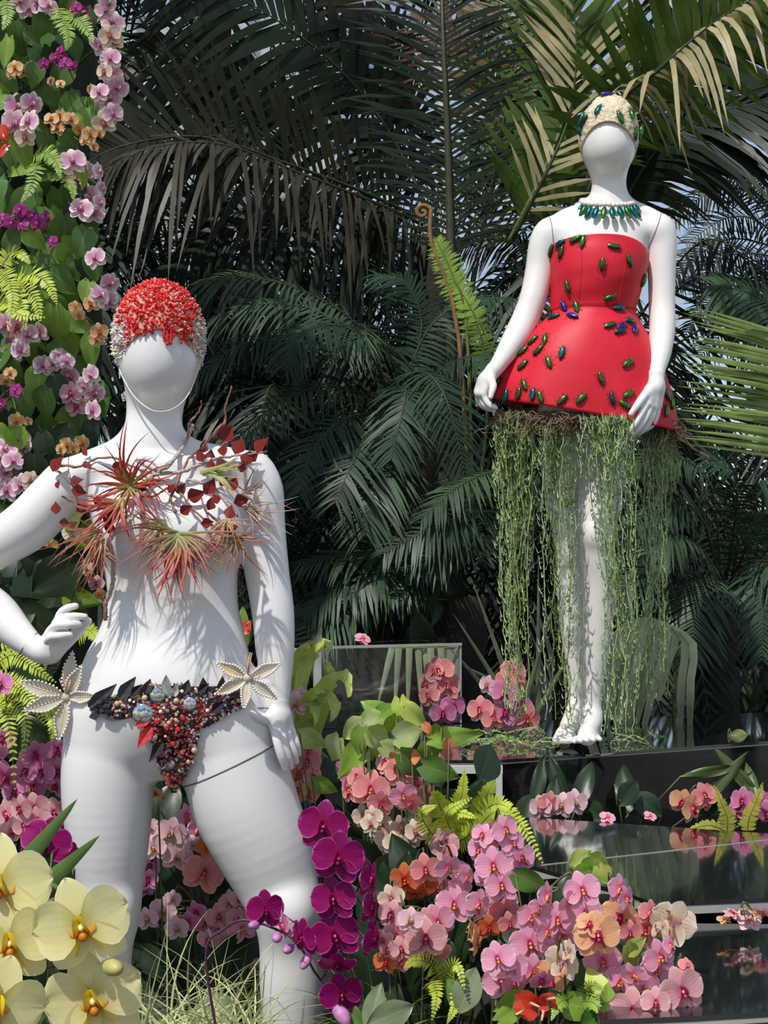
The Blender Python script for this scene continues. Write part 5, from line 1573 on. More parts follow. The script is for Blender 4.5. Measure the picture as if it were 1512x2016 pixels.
# dark broad frond behind the shoulder at the right
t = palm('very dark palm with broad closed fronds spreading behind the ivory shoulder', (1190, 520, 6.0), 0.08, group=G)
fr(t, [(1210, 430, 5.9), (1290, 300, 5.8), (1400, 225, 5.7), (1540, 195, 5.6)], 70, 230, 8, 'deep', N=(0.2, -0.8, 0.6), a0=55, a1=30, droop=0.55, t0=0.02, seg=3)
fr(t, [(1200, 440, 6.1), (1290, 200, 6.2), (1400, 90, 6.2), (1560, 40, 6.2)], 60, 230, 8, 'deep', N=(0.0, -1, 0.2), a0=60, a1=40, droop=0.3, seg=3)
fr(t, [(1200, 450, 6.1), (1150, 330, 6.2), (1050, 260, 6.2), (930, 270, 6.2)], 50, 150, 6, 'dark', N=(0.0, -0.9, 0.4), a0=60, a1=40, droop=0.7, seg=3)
fr(t, [(1330, 330, 6.8), (1400, 260, 6.8), (1470, 190, 6.8), (1560, 90, 6.8)], 60, 60, 3, 'straw', N=(0.0, -1, 0.2), a0=75, a1=60, droop=0.2, seg=2)
# pale green frond reaching in from the right
t = palm('pale green palm frond spread flat beside the red skirt', (1700, 880, 5.2), 0.07, group=G)
rc = crv(px((1660, 960, 5.25), (1640, 840, 5.2), (1625, 740, 5.15), (1590, 640, 5.15)), 40)
V, F = tube(rc, [0.012 - 0.008 * i / 39 for i in range(40)], 6); fo = obj('frond', V, F, M['rachg'], t)
for k in range(30):
    p = rc[4 + k]
    u = k / 29
    tip = P(1318 + R(-4, 26) + 60 * abs(u - 0.45) ** 2, 868 - 268 * u + R(-6, 6), 4.95 + R(-.05, .05))
    V, F, A = blade(p, (tip - p) + Vector((0, 0, 0.02)), (tip - p).length * R(0.9, 1.02), 0.0155 * R(.8, 1.15), 0.10, 6)
    obj('leaflet', V, F, PM_['pale'], fo)
    tip = P(1700 + R(-20, 60), 900 - 300 * u, 5.2)
    V, F, A = blade(p, tip - p, 0.4, 0.012, 0.2, 5)
    obj('leaflet', V, F, PM_['pale'], fo)
fr(t, [(1700, 900, 5.6), (1600, 700, 5.6), (1500, 590, 5.6), (1400, 560, 5.6)], 40, 120, 4, 'cycad2', N=(0.1, -0.8, 0.5), a0=65, a1=45, droop=0.4)
t = palm('tree fern with fine lacy fronds against the blue sky behind the ivory arm', (1560, 520, 7.4), 0.07, name='tree_fern', cat='fern', group=G)
for c in ([(1560, 520, 7.4), (1500, 440, 7.3), (1430, 430, 7.2), (1350, 480, 7.2)], [(1560, 520, 7.4), (1490, 500, 7.3), (1420, 510, 7.2), (1360, 570, 7.2)], [(1560, 510, 7.4), (1520, 400, 7.3), (1450, 350, 7.2), (1370, 370, 7.2)], [(1560, 530, 7.4), (1510, 560, 7.3), (1460, 600, 7.2), (1420, 660, 7.2)], [(1580, 500, 7.4), (1540, 400, 7.4), (1500, 360, 7.3), (1440, 300, 7.3)], [(1580, 540, 7.4), (1540, 520, 7.4), (1500, 560, 7.3), (1480, 640, 7.3)], [(1570, 480, 7.4), (1480, 380, 7.5), (1400, 380, 7.5), (1320, 430, 7.5)], [(1570, 540, 7.4), (1470, 540, 7.5), (1400, 590, 7.5), (1350, 660, 7.5)], [(1570, 500, 7.4), (1450, 470, 7.5), (1380, 500, 7.5), (1320, 560, 7.5)], [(1570, 560, 7.4), (1500, 600, 7.4), (1440, 640, 7.4), (1380, 700, 7.4)]):
    fr(t, c, 40, 62, 2.6, 'deep', N=(0, -0.8, 0.6), a0=75, a1=55, droop=0.25, seg=2, prof='palm', rr=0.006)
# cycads in the middle
t = palm('broad cycad with arching blue green fronds behind the near mannequin, largest there', (800, 880, 5.3), 0.12, name='cycad', cat='cycad', group=G)
CY = [
    [(760, 760, 5.3), (700, 640, 5.2), (600, 575, 5.1), (480, 545, 5.0), (385, 560, 5.0)], [(770, 770, 5.3), (690, 690, 5.2), (580, 660, 5.1), (470, 680, 5.0), (390, 740, 5.0)],
    [(780, 760, 5.3), (740, 680, 5.1), (660, 640, 5.0), (590, 660, 4.9), (560, 720, 4.9)], [(790, 760, 5.3), (760, 690, 5.2), (720, 650, 5.1), (680, 700, 5.0)],
    [(790, 790, 5.3), (800, 760, 5.0), (790, 820, 4.9), (770, 905, 4.85)], [(790, 780, 5.3), (830, 730, 5.1), (880, 790, 4.95), (915, 930, 4.9)],
    [(780, 800, 5.3), (650, 760, 5.1), (540, 800, 5.0), (450, 880, 5.0)], [(780, 820, 5.3), (690, 820, 5.0), (620, 880, 4.9), (590, 970, 4.85)],
    [(790, 830, 5.3), (730, 850, 5.0), (690, 920, 4.85), (660, 990, 4.8)], [(800, 830, 5.3), (780, 880, 5.0), (740, 960, 4.85), (720, 1050, 4.8)],
    [(800, 800, 5.3), (880, 720, 5.2), (960, 700, 5.1), (1040, 740, 5.0)], [(790, 760, 5.4), (850, 640, 5.4), (930, 590, 5.4), (1020, 590, 5.3)],
    [(770, 760, 5.4), (640, 620, 5.5), (500, 600, 5.5), (380, 650, 5.5)], [(800, 770, 5.4), (830, 640, 5.4), (800, 560, 5.4), (740, 540, 5.4)]]
for i, c in enumerate(CY):
    fr(t, c, 46, R(78, 104), 3.1, 'cycad' if i % 3 else 'cycad2', N=(R(-.2, .2), -0.55, 0.85), a0=72, a1=45, droop=0.35, t0=0.06, seg=3, prof='palm', rr=0.006)
t = palm('low spreading cycad with lighter fronds behind the mirrored box and dangling succulents', (900, 1180, 5.2), 0.10, name='cycad', cat='cycad', group=G)
CY = [
    [(1010, 1010, 5.1), (930, 1010, 4.9), (850, 1040, 4.8), (755, 1090, 4.75)], [(1060, 960, 5.1), (980, 930, 4.95), (900, 960, 4.85), (830, 1020, 4.8)],
    [(1000, 1060, 5.1), (930, 1060, 4.9), (860, 1090, 4.85), (800, 1120, 4.8)], [(900, 1120, 5.2), (800, 1100, 5.0), (700, 1090, 4.95), (590, 1110, 4.9)],
    [(880, 1150, 5.2), (760, 1130, 5.0), (680, 1150, 4.9), (600, 1210, 4.85)], [(880, 1150, 5.2), (800, 1120, 5.0), (740, 1130, 4.9), (690, 1180, 4.85)],
    [(900, 1150, 5.2), (860, 1120, 5.0), (810, 1130, 4.9), (770, 1170, 4.85)], [(880, 1180, 5.1), (740, 1180, 4.95), (640, 1230, 4.85), (590, 1300, 4.8)],
    [(920, 1100, 5.2), (860, 1000, 5.1), (800, 980, 5.0), (740, 1010, 5.0)], [(930, 1120, 5.2), (1020, 1020, 5.2), (1100, 960, 5.1), (1200, 930, 5.1)]]
for i, c in enumerate(CY):
    fr(t, c, 42, R(66, 92), 3.2, 'cycad2' if i % 2 else 'cycad', N=(R(-.2, .2), -0.55, 0.85), a0=72, a1=45, droop=0.32, t0=0.05, rr=0.006)
t = palm('cycad with arching fronds behind the thin succulent tail and pale fan leaf', (1400, 1200, 5.4), 0.10, name='cycad', cat='cycad', group=G)
CY = [
    [(1420, 1150, 5.3), (1380, 1020, 5.2), (1310, 990, 5.1), (1250, 1030, 5.0)], [(1420, 1140, 5.3), (1400, 960, 5.2), (1330, 900, 5.1), (1250, 910, 5.0)],
    [(1430, 1140, 5.3), (1450, 1000, 5.1), (1440, 930, 5.0), (1380, 900, 5.0)], [(1430, 1160, 5.3), (1380, 1080, 5.1), (1330, 1060, 5.0), (1280, 1090, 4.95)],
    [(1430, 1160, 5.3), (1480, 1060, 5.1), (1510, 1000, 5.0), (1540, 960, 5.0)], [(1430, 1160, 5.3), (1400, 1140, 5.1), (1370, 1200, 5.0), (1360, 1290, 4.95)],
    [(1440, 1160, 5.3), (1480, 1130, 5.1), (1500, 1200, 5.0), (1500, 1300, 4.95)], [(1440, 1160, 5.3), (1470, 1110, 5.2), (1520, 1110, 5.1), (1570, 1150, 5.0)],
    [(1420, 1160, 5.3), (1330, 1120, 5.2), (1250, 1140, 5.1), (1190, 1200, 5.1)]]
for i, c in enumerate(CY):
    fr(t, c, 36, R(66, 96), 3.2, 'cycad2' if i % 2 else 'cycad', N=(R(-.2, .2), -0.55, 0.85), a0=72, a1=45, droop=0.32, t0=0.05, rr=0.006)
# young upright fern fronds with curled tips
t = thing('tree_fern', 'young yellow green fern fronds rising with a brown curled crozier', 'fern', (P(920, 900, 5.3).x, 5.3, bed_z(0.3, 5.3)))
frond(t, px((930, 1000, 5.3), (918, 640, 5.3), (890, 540, 5.3), (858, 470, 5.3)), 46, 38 * mpp(5.3), 0.005, [FERN['green'], M['rachg']], N=(0, -1, 0.2), a0=75, a1=60, droop=0.2, prof='palm', t0=0.3, rr=0.009)
frond(t, px((940, 1000, 5.35), (960, 780, 5.35), (940, 640, 5.3), (900, 560, 5.3)), 46, 34 * mpp(5.3), 0.005, [FERN['green'], M['rachg']], N=(0, -1, 0.2), a0=75, a1=60, droop=0.2, prof='palm', t0=0.3, rr=0.008)
c0 = P(832, 418, 5.3)
cz = [P(925, 1000, 5.3), P(900, 640, 5.3), P(850, 480, 5.3)]
for k in range(16):
    a = k * 0.55; r = 0.03 * (1 - k / 17)
    cz.append(c0 + Vector((math.cos(a) * r, 0, math.sin(a) * r)))
M['croz'] = pmat('crozier_brown', (0.24, 0.13, 0.045), 0.8, var=0.3)
V, F = tube(crv(cz, 60), [0.008] * 60, 6); obj('crozier', V, F, M['croz'], t)
# pale pleated fan leaves
t = thing('fan_palm', 'pale green pleated fan leaf drooping in straight ribbons beside the ivory feet', 'palm', (P(1290, 1470, 5.0).x, 5.0, bed_z(0.9, 5.0)), G)
hub = P(1268, 1215, 4.80)
V, F = tube(crv([Vector((hub.x + 0.1, 5.05, 0.45)), P(1330, 1330, 5.0), P(1310, 1240, 4.9), hub], 14), 0.007, 6); obj('leaf_stalk', V, F, M['rachg'], t)
for i in range(12):
    x0 = 1195 + 165 * i / 11
    xe = [1140, 1156, 1170, 1192, 1206, 1222, 1236, 1252, 1262, 1296, 1338, 1358][i]; ye = [1440, 1420, 1455, 1440, 1458, 1450, 1440, 1430, 1455, 1380, 1445, 1440][i]
    yt = [1300, 1250, 1238, 1232, 1228, 1226, 1228, 1232, 1238, 1244, 1250, 1258][i]
    pts = crv([hub, P(x0, yt, 4.77 - 0.02 * (i % 3)), P((x0 + xe) / 2, (yt + ye) / 2, 4.75 - 0.03 * (i % 3)), P(xe, ye, 4.77)], 9)
    V = []; F = []
    wd = 8 * mpp(4.75)
    for k, p in enumerate(pts):
        u = k / 8; ww = wd * (0.35 + 0.65 * min(1, u * 3)) * (1 if u < 0.75 else 1 - (u - 0.75) * 1.6)
        V += [p + Vector((-ww, 0, 0)), p + Vector((0, -ww * 0.7, 0)), p + Vector((ww, 0, 0))]
        if k: F += [(3 * k - 3, 3 * k - 2, 3 * k + 1, 3 * k), (3 * k - 2, 3 * k - 1, 3 * k + 2, 3 * k + 1)]
    obj('leaf_segment', V, F, PM_['fan'], t)
t = thing('sword_leaf_plant', 'clump of long grey green sword leaves behind the dangling succulent curtain', 'plant', (P(1010, 1400, 4.95).x, 4.95, bed_z(0.4, 4.95)))
for (x0, y0, x1, y1) in ((1010, 1400, 895, 1200), (1020, 1400, 930, 1130), (1040, 1410, 990, 1080), (1000, 1360, 912, 1304), (1030, 1400, 1090, 1180), (1050, 1420, 1150, 1230), (1000, 1420, 900, 1440), (990, 1400, 880, 1260), (1060, 1400, 1060, 1100)):
    a = P(x0, y0, 4.95); b_ = P(x1, y1, 4.8)
    d = (b_ - a)
    V, F, A = blade(a, d, d.length, 0.011, 0.12, 6)
    obj('leaf', V, F, LM['grey'], t, attr=A)
# filler palms further back
FILL = [(610, 1110, 6.0), (1010, 1220, 6.0), (-200, 600, 6.8), (60, 480, 7.2), (330, 560, 7.0), (560, 720, 7.4), (1130, 820, 6.8), (480, 900, 6.4), (720, 1050, 6.6), (1010, 980, 6.4), (1240, 1120, 6.4), (1560, 1060, 6.6), (420, 300, 7.6), (240, 820, 6.4)]
LAB = ['low beside the white upper arm', 'low behind the glass box and sword leaves', 'behind the planted pillar, crown lowest', 'behind the planted pillar top', 'right behind the coral cap', 'behind the arching blue green cycad', 'behind the red skirt hem', 'behind the white shoulder with red leaves', 'behind the mirrored box', 'behind the thick succulent curtain', 'behind the fan leaf ribbons', 'behind the platform end', 'above the coral cap in shade', 'behind the raised white arm']
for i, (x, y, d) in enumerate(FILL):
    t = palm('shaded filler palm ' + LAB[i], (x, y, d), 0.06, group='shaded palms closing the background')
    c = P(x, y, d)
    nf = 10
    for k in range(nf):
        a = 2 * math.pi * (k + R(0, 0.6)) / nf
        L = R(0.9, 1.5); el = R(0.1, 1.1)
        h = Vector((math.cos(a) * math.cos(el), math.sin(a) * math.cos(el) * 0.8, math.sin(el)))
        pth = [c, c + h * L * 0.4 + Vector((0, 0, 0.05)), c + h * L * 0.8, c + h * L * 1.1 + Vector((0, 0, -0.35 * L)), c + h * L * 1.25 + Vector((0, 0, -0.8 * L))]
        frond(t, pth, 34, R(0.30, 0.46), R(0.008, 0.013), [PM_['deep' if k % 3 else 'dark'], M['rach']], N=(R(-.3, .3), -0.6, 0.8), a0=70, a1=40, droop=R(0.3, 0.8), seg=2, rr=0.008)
# overhead canopy: palms added above the frame to shade the back of the house
for i, (x, y, z) in enumerate(((-2.2, 6.4, 4.7), (-0.8, 6.9, 5.0), (2.0, 6.8, 5.0), (-3.2, 5.3, 4.6), (3.2, 5.4, 4.9), (-2.0, 8.8, 5.6))):
    t = palm('tall slender palm added for shade, crown under the roof, ' + ['left of the arching grey ribbons', 'over the arching grey ribbons', 'beyond the sunlit palm', 'over the planted pillar', 'over the closed dark fronds', 'nearest the glass wall'][i], Vector((x, y, z)), 0.08, group='palms added under the roof for shade')
    c = Vector((x, y, z))
    for k in range(14):
        a = 2 * math.pi * k / 14 + R(-.2, .2); L = R(1.3, 1.9); el = R(0.0, 0.7)
        h = Vector((math.cos(a) * math.cos(el), math.sin(a) * math.cos(el), math.sin(el)))
        pth = [c, c + h * L * 0.5 + Vector((0, 0, 0.05)), c + h * L * 0.9 + Vector((0, 0, -0.1)), c + h * L * 1.15 + Vector((0, 0, -0.5 * L))]
        frond(t, pth, 30, R(0.4, 0.6), 0.022, [PM_['dark'], M['rach']], N=(0, -0.1, 1), a0=75, a1=45, droop=0.3, seg=2, rr=0.012)
# ------------------------------------------------------------------ planted pillar at the left
M['mossy'] = pmat('pillar_moss', (0.012, 0.020, 0.008), 0.95, var=0.5, vscale=12, bump=1.0, bscale=30)
M['postm'] = pmat('grey_post', (0.30, 0.32, 0.31), 0.4, var=0.05)
DP = 3.62
V = []; F = []
nz_, na_ = 60, 40
for j in range(nz_ + 1):
    z = 0.3 + 3.6 * j / nz_
    for k in range(na_):
        w = 2 * math.pi * k / na_
        r = 1 + 0.10 * math.sin(3 * w + 4 * z) + 0.06 * math.sin(9 * z + 5 * w)
        V.append(Vector((-1.05 + 0.26 * r * math.cos(w), 3.98 + 0.26 * r * math.sin(w), z)))
for j in range(nz_):
    for k in range(na_):
        F.append((j * na_ + k, j * na_ + (k + 1) % na_, (j + 1) * na_ + (k + 1) % na_, (j + 1) * na_ + k))
F.append(tuple(range(na_ - 1, -1, -1))); F.append(tuple(nz_ * na_ + k for k in range(na_)))
tag(obj('planted_pillar', V, F, M['mossy'], origin=(-1.05, 3.98, 0.3)), 'dark mossy pillar carrying the wall of ferns and orchids', 'pillar')
V, F = box(P(50, 1100, 3.7).x, P(63, 1100, 3.7).x, 3.7, 3.72, 0.4, P(50, 1060, 3.7).z)
tag(obj('metal_post', V, F, M['postm'], origin=(P(56, 1100, 3.7).x, 3.71, 0.4), smooth=False), 'slim grey metal post behind the crook of the bent white arm', 'post')
def pil(x, y): return Vector((P(x, y, 3.85).x, 3.85, P(x, y, 3.85).z))
GW = 'orchids hanging on the planted pillar'
SP = lambda lab, fl, b, key='edge', **kw: spray(lab, fl, DP, pil(*b), key, GW, dj=0.05, **kw)
SP('pale edged pink orchids crowning the pillar top', '55 15 46;95 12 42;75 2 40;40 2 38', (60, -30))
SP('short chain of pink orchids ending in cream ones, uppermost at the pillar rim', '213 6 38;205 22 38;222 46 46;216 70 42 10 -15 cream;226 82 34 10 -30 cream', (160, -10), look=15)
SP('long hanging chain of pink orchids with cream margins over dark palm', '193 90 42;218 116 42;222 150 42;206 142 34 -20 -10 cream;230 172 46;215 193 48;196 182 38;208 216 48;222 224 40;205 242 46 0 -25 cream', (150, 130), look=12)
SP('five pale pink orchids beside the red waxy spathes', '33 211 52;62 205 44;30 244 52;57 240 46;49 270 40 0 -20 cream', (50, 170))
SP('dense chain of mauve pink orchids beside a pale side spray', '143 318 50;165 340 50;150 352 40;168 365 48;176 388 50;160 412 46;186 420 42;194 338 34 70 0;200 372 34 70 0;196 400 34 60 -10', (110, 300), look=5)
SP('small group of pink orchids beside the top of the coral cap', '188 508 42;176 518 34;216 558 40;196 582 44;212 592 42;180 598 34 -20 -10 amber', (130, 520), look=10)
SP('full group of cream rimmed orchids under the lime fern', '10 640 50;15 676 50;55 660 44;78 655 40;35 645 40 0 0 rose;30 625 36;20 702 44 0 -20 cream;40 690 36', (20, 600))
SP('short row of small bright pink orchids over green heart leaves', '85 720 40;105 716 32;120 702 40;132 712 30', (100, 690))
SP('block of pink and apricot orchids beside the white neck', '140 740 46;180 738 42;186 775 42;184 808 40;140 775 44 0 0 rose;150 800 40 0 0 rose;126 780 34;165 760 34', (160, 700))
SP('lush pale pink orchids resting behind the raised white shoulder', '37 862 46;10 885 46;45 885 44;52 920 46;10 930 48;25 908 40;42 955 42;15 965 46;0 900 40;60 945 34 20 0 cream', (30, 830))
for lab, fl, b in (('tiny violet orchids beneath the pale pink crown', '116 101 24;128 125 26;143 131 24;86 125 22;108 115 22;122 112 22', (110, 90)), ('few tiny violet orchids at the pillar rim near the top', '149 15 24;164 24 24;172 40 18;156 28 20', (140, 5)),
                   ('cluster of tiny violet orchids over the broad green leaves', '39 414 28;45 426 26;6 434 30;45 443 26;74 440 30;89 428 28;20 440 24;103 476 24;62 425 22', (50, 390)), ('two tiny crimson orchids above the pale pink mass', '31 769 28;2 795 28', (10, 760))):
    spray(lab, fl, DP - 0.03, pil(*b), 'violet', GW, dj=0.03)
for lab, fl, b in (('small golden orchids beneath the violet ones near the top', '30 134 30;45 140 28;22 145 24;60 132 22;100 160 18;119 165 18', (40, 110)), ('loose golden brown orchids strung beside the long hanging chain', '101 235 28;119 229 30;140 235 28;155 253 26;176 265 30;168 275 26;113 253 28;185 288 22;179 175 20;196 262 20', (110, 200)),
                   ('small buff orchids between heart leaves and coral cap', '149 607 28;196 654 34;190 668 30;155 620 24', (140, 590)), ('few buff orchids under the violet pair', '32 828 30;12 748 30;20 735 24;55 830 18', (30, 800)), ('buff orchids behind the white neck base', '131 877 30;161 872 30;145 885 24;120 885 22', (130, 850)),
                   ('golden orchids hanging under the bent white arm', '98 1074 30;110 1103 34;95 1105 26;125 1108 24;140 1050 34 0 0 cream;170 1119 28 0 0 cream;190 1149 30 0 0 rose;196 1170 22', (110, 1040))):
    spray(lab, fl, DP - 0.02, pil(*b), 'amber', GW, dj=0.04)
GL = 'heart leaved climbers on the planted pillar'
def climber(lab, leaves, mat, b):
    base = pil(*b)
    t = thing('climbing_philodendron', lab, 'climber', base, GL)
    for q in leaves.split(';'):
        v = q.split()
        m = mat
        if not v[-1].lstrip('-').isdigit(): m = v.pop()
        x, y, w, h, an = map(float, v)
        leaf_at(t, x, y, DP + R(0.0, 0.10), w, h, an, m, base=base)
climber('dark oval leaves under the topmost pink orchids', '83 60 42 70 175;48 50 36 60 240;36 80 40 60 100;9 104 44 62 200 light;68 150 40 50 190;25 30 44 60 160;110 70 40 56 150;150 100 36 46 160 mid;20 165 40 52 170', 'mid', (70, 90))
climber('dark climber leaves around the red waxy spathes', '77 256 46 60 120;39 295 46 66 200;20 310 42 60 170;95 290 40 58 160;60 330 46 60 150;110 200 40 56 160;150 205 38 50 150;140 280 38 50 140', 'mid', (60, 270))
climber('glossy broad leaves above the lime fern', '86 354 46 70 160;122 413 60 80 165;128 464 52 74 175;100 470 50 70 200;60 470 48 66 180;110 320 42 60 150;150 440 48 70 170 dark;20 470 50 70 170 dark;60 400 50 70 190', 'mid', (90, 400))
climber('bright heart leaves reaching toward the coral cap', '143 500 58 64 130 light;182 533 54 60 200;74 512 60 56 250;98 542 34 60 160;120 560 30 46 150;40 545 40 50 170', 'mid', (110, 490))
climber('large light green heart leaves beside the coral cap', '113 646 62 84 178 light;89 602 60 44 100 light;159 639 44 70 110;67 703 54 76 180;179 696 40 72 175;135 690 50 70 180;150 660 40 60 190 light;100 680 50 66 190', 'light', (110, 620))
climber('large green leaves below the small bright pink orchids', '76 762 62 76 185 light;127 842 84 66 250 light;87 800 56 70 200;50 800 50 66 170;184 815 48 90 180;37 738 60 46 90;112 750 44 60 180;160 830 50 70 190;90 850 46 60 180;200 790 40 70 170', 'mid', (90, 740))
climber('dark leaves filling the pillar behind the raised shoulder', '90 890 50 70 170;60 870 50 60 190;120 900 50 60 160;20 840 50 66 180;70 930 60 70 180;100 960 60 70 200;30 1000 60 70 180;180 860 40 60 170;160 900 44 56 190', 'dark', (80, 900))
climber('green arrow leaves below the bent white arm', '25 1129 60 56 185 light;67 1167 54 72 180 light;146 1176 62 118 105 light;90 1205 60 100 80;20 1180 50 60 150;110 1150 50 60 200;60 1230 60 60 170;150 1230 60 66 160;20 1250 60 60 190', 'mid', (80, 1140))
for i, (y0, y1) in enumerate(((-20, 200), (180, 420), (400, 640), (620, 860), (840, 1080))):
    climber(['backing leaves of the pillar behind the topmost orchids', 'backing leaves of the pillar behind the mauve chain', 'backing leaves of the pillar behind the lime fern', 'backing leaves of the pillar behind the apricot block', 'backing leaves of the pillar behind the bent arm'][i],
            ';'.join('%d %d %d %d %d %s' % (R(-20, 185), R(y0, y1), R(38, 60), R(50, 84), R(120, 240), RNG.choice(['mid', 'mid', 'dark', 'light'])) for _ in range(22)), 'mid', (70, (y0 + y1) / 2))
def spathe(lab, items, d, base, mat='spathe'):
    t = thing('anthurium', lab, 'anthurium', base)
    for x, y, w, h, an in items:
        leaf_at(t, x, y, d, w, h, an, mat, base=base, name='spathe', fold=0.25, yaw=0)
        p = P(x, y, d - 0.01)
        V, F = tube([p, p + Vector((math.sin(math.radians(an)) * .012, -.012, math.cos(math.radians(an)) * .012))], [0.0028, 0.0016], 6); obj('spadix', V, F, M['gold'], t)
    return t
spathe('pair of red waxy spathes at the pillar edge', [(6, 265, 32, 34, 150), (5, 292, 30, 36, 60)], DP - 0.02, pil(0, 280))
spathe('single red spathe showing above the bent white hand', [(116, 1197, 30, 20, 80)], DP - 0.1, pil(100, 1230))
GF = 'bright ferns'
fern('lime fern with layered fronds high on the pillar beside coral cap', [([(20, 560, DP), (60, 540, DP - .05), (95, 560, DP - .08), (112, 600, DP - .1)], 34), ([(10, 570, DP), (40, 560, DP - .05), (70, 590, DP - .1), (80, 640, DP - .12)], 34), ([(0, 560, DP), (30, 575, DP - .07), (45, 610, DP - .1), (50, 650, DP - .12)], 34),
     ([(-20, 540, DP), (10, 545, DP - .05), (25, 580, DP - .1), (20, 630, DP - .12)], 36), ([(0, 530, DP), (20, 500, DP), (40, 500, DP - .05), (60, 520, DP - .06)], 30), ([(-10, 590, DP - .02), (20, 600, DP - .08), (40, 620, DP - .12), (90, 625, DP - .13)], 30)], 'lime', 22, 0.0042, GF)
fern('green fern between red spathes and mauve orchid chain', [([(60, 310, DP), (90, 300, DP - .04), (110, 320, DP - .06), (120, 350, DP - .08)], 28), ([(50, 330, DP), (70, 330, DP - .04), (60, 370, DP - .06), (40, 400, DP - .08)], 28), ([(100, 345, DP), (120, 345, DP - .03), (140, 365, DP - .05), (145, 395, DP - .06)], 26)], 'green', 20, 0.004, GF)
fern('green fern at the very top of the pillar', [([(130, 20, DP), (150, 30, DP - .04), (170, 55, DP - .06), (185, 85, DP - .08)], 30), ([(110, 10, DP), (125, 40, DP - .04), (135, 70, DP - .06), (130, 100, DP - .08)], 30), ([(0, 20, DP), (10, 0, DP - .04), (15, 30, DP - .06), (5, 60, DP - .08)], 30)], 'green', 20, 0.004, GF)
fern('bright fern spreading flat under the bent white arm', [([(-30, 1330, 3.3), (20, 1290, 3.25), (60, 1310, 3.2), (112, 1345, 3.2)], 34), ([(-30, 1320, 3.3), (20, 1270, 3.3), (60, 1270, 3.28), (110, 1290, 3.26)], 30), ([(-30, 1350, 3.3), (10, 1340, 3.25), (50, 1350, 3.2), (90, 1380, 3.15)], 34), ([(80, 1220, 3.5), (70, 1260, 3.45), (85, 1280, 3.4), (90, 1320, 3.4)], 26), ([(150, 1260, 3.5), (170, 1240, 3.45), (185, 1250, 3.42), (200, 1280, 3.4)], 26)], 'lime', 24, 0.0040, GF)
fern('lime fern hanging beside the pale lily', [([(-20, 1390, 3.25), (20, 1380, 3.2), (50, 1420, 3.15), (45, 1500, 3.12)], 34), ([(-30, 1400, 3.25), (0, 1390, 3.2), (20, 1440, 3.15), (30, 1560, 3.12)], 34), ([(-30, 1370, 3.25), (20, 1350, 3.2), (60, 1380, 3.15), (90, 1430, 3.12)], 32), ([(90, 1380, 3.4), (100, 1400, 3.38), (105, 1440, 3.36), (100, 1490, 3.35)], 24)], 'lime', 24, 0.0040, GF)

# ------------------------------------------------------------------ dark leaves filling the bed
GD = 'dark leaf clumps filling the bed'
def clump(lab, items, mat='dark', group=GD, name='broadleaf_clump', cat='plant', base=None):
    x, y, d = items[0][0], items[0][1], items[0][2]
    bp = P(x, y, d + 0.1)
    base = base or Vector((bp.x, bp.y, bed_z(bp.x, bp.y) + 0.002))
    t = thing(name, lab, cat, base, group)
    for q in items:
        x, y, d, w, h, an = q[:6]
        m = q[6] if len(q) > 6 else mat
        leaf_at(t, x, y, d, w, h, an, m, lobed=False, base=base, pet=0.002)
    return t
def fill(lab, x0, x1, y0, y1, d0, d1, n, w, h, mat='dark', **kw):
    it = []
    for i in range(n):
        it.append((R(x0, x1), R(y0, y1), R(d0, d1), w * R(.7, 1.3), h * R(.7, 1.3), R(-70, 70) if RNG.random() < .6 else R(110, 250)))
    return clump(lab, it, mat, **kw)
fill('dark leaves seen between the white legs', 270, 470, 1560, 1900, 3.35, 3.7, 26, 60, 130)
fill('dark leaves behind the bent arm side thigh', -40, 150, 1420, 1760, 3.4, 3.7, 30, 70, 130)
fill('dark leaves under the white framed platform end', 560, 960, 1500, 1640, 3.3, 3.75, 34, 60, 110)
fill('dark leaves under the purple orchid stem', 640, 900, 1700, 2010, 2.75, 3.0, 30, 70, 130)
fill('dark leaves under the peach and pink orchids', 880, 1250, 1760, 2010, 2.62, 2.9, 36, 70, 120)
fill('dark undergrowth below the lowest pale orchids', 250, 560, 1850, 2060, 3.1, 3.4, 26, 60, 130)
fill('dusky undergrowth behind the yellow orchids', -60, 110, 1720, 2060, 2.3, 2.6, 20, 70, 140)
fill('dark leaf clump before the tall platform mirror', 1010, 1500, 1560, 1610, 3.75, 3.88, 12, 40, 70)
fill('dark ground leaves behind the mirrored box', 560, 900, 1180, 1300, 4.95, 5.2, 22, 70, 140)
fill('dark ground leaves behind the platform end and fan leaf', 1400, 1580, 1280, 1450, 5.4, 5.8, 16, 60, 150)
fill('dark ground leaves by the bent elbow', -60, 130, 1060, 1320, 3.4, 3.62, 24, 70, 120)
clump('dark upright lance leaves at the tall platform side', [(1060, 1540, 3.86, 30, 110, 10), (1100, 1545, 3.84, 34, 120, -15), (1150, 1545, 3.84, 40, 110, 20), (1230, 1550, 3.84, 40, 110, -10), (1420, 1540, 3.84, 26, 150, 40, 'bark'), (1460, 1530, 3.84, 26, 150, -40, 'bark'), (1400, 1520, 3.84, 22, 120, 80, 'bark'), (1480, 1550, 3.84, 30, 120, 0, 'bark')])
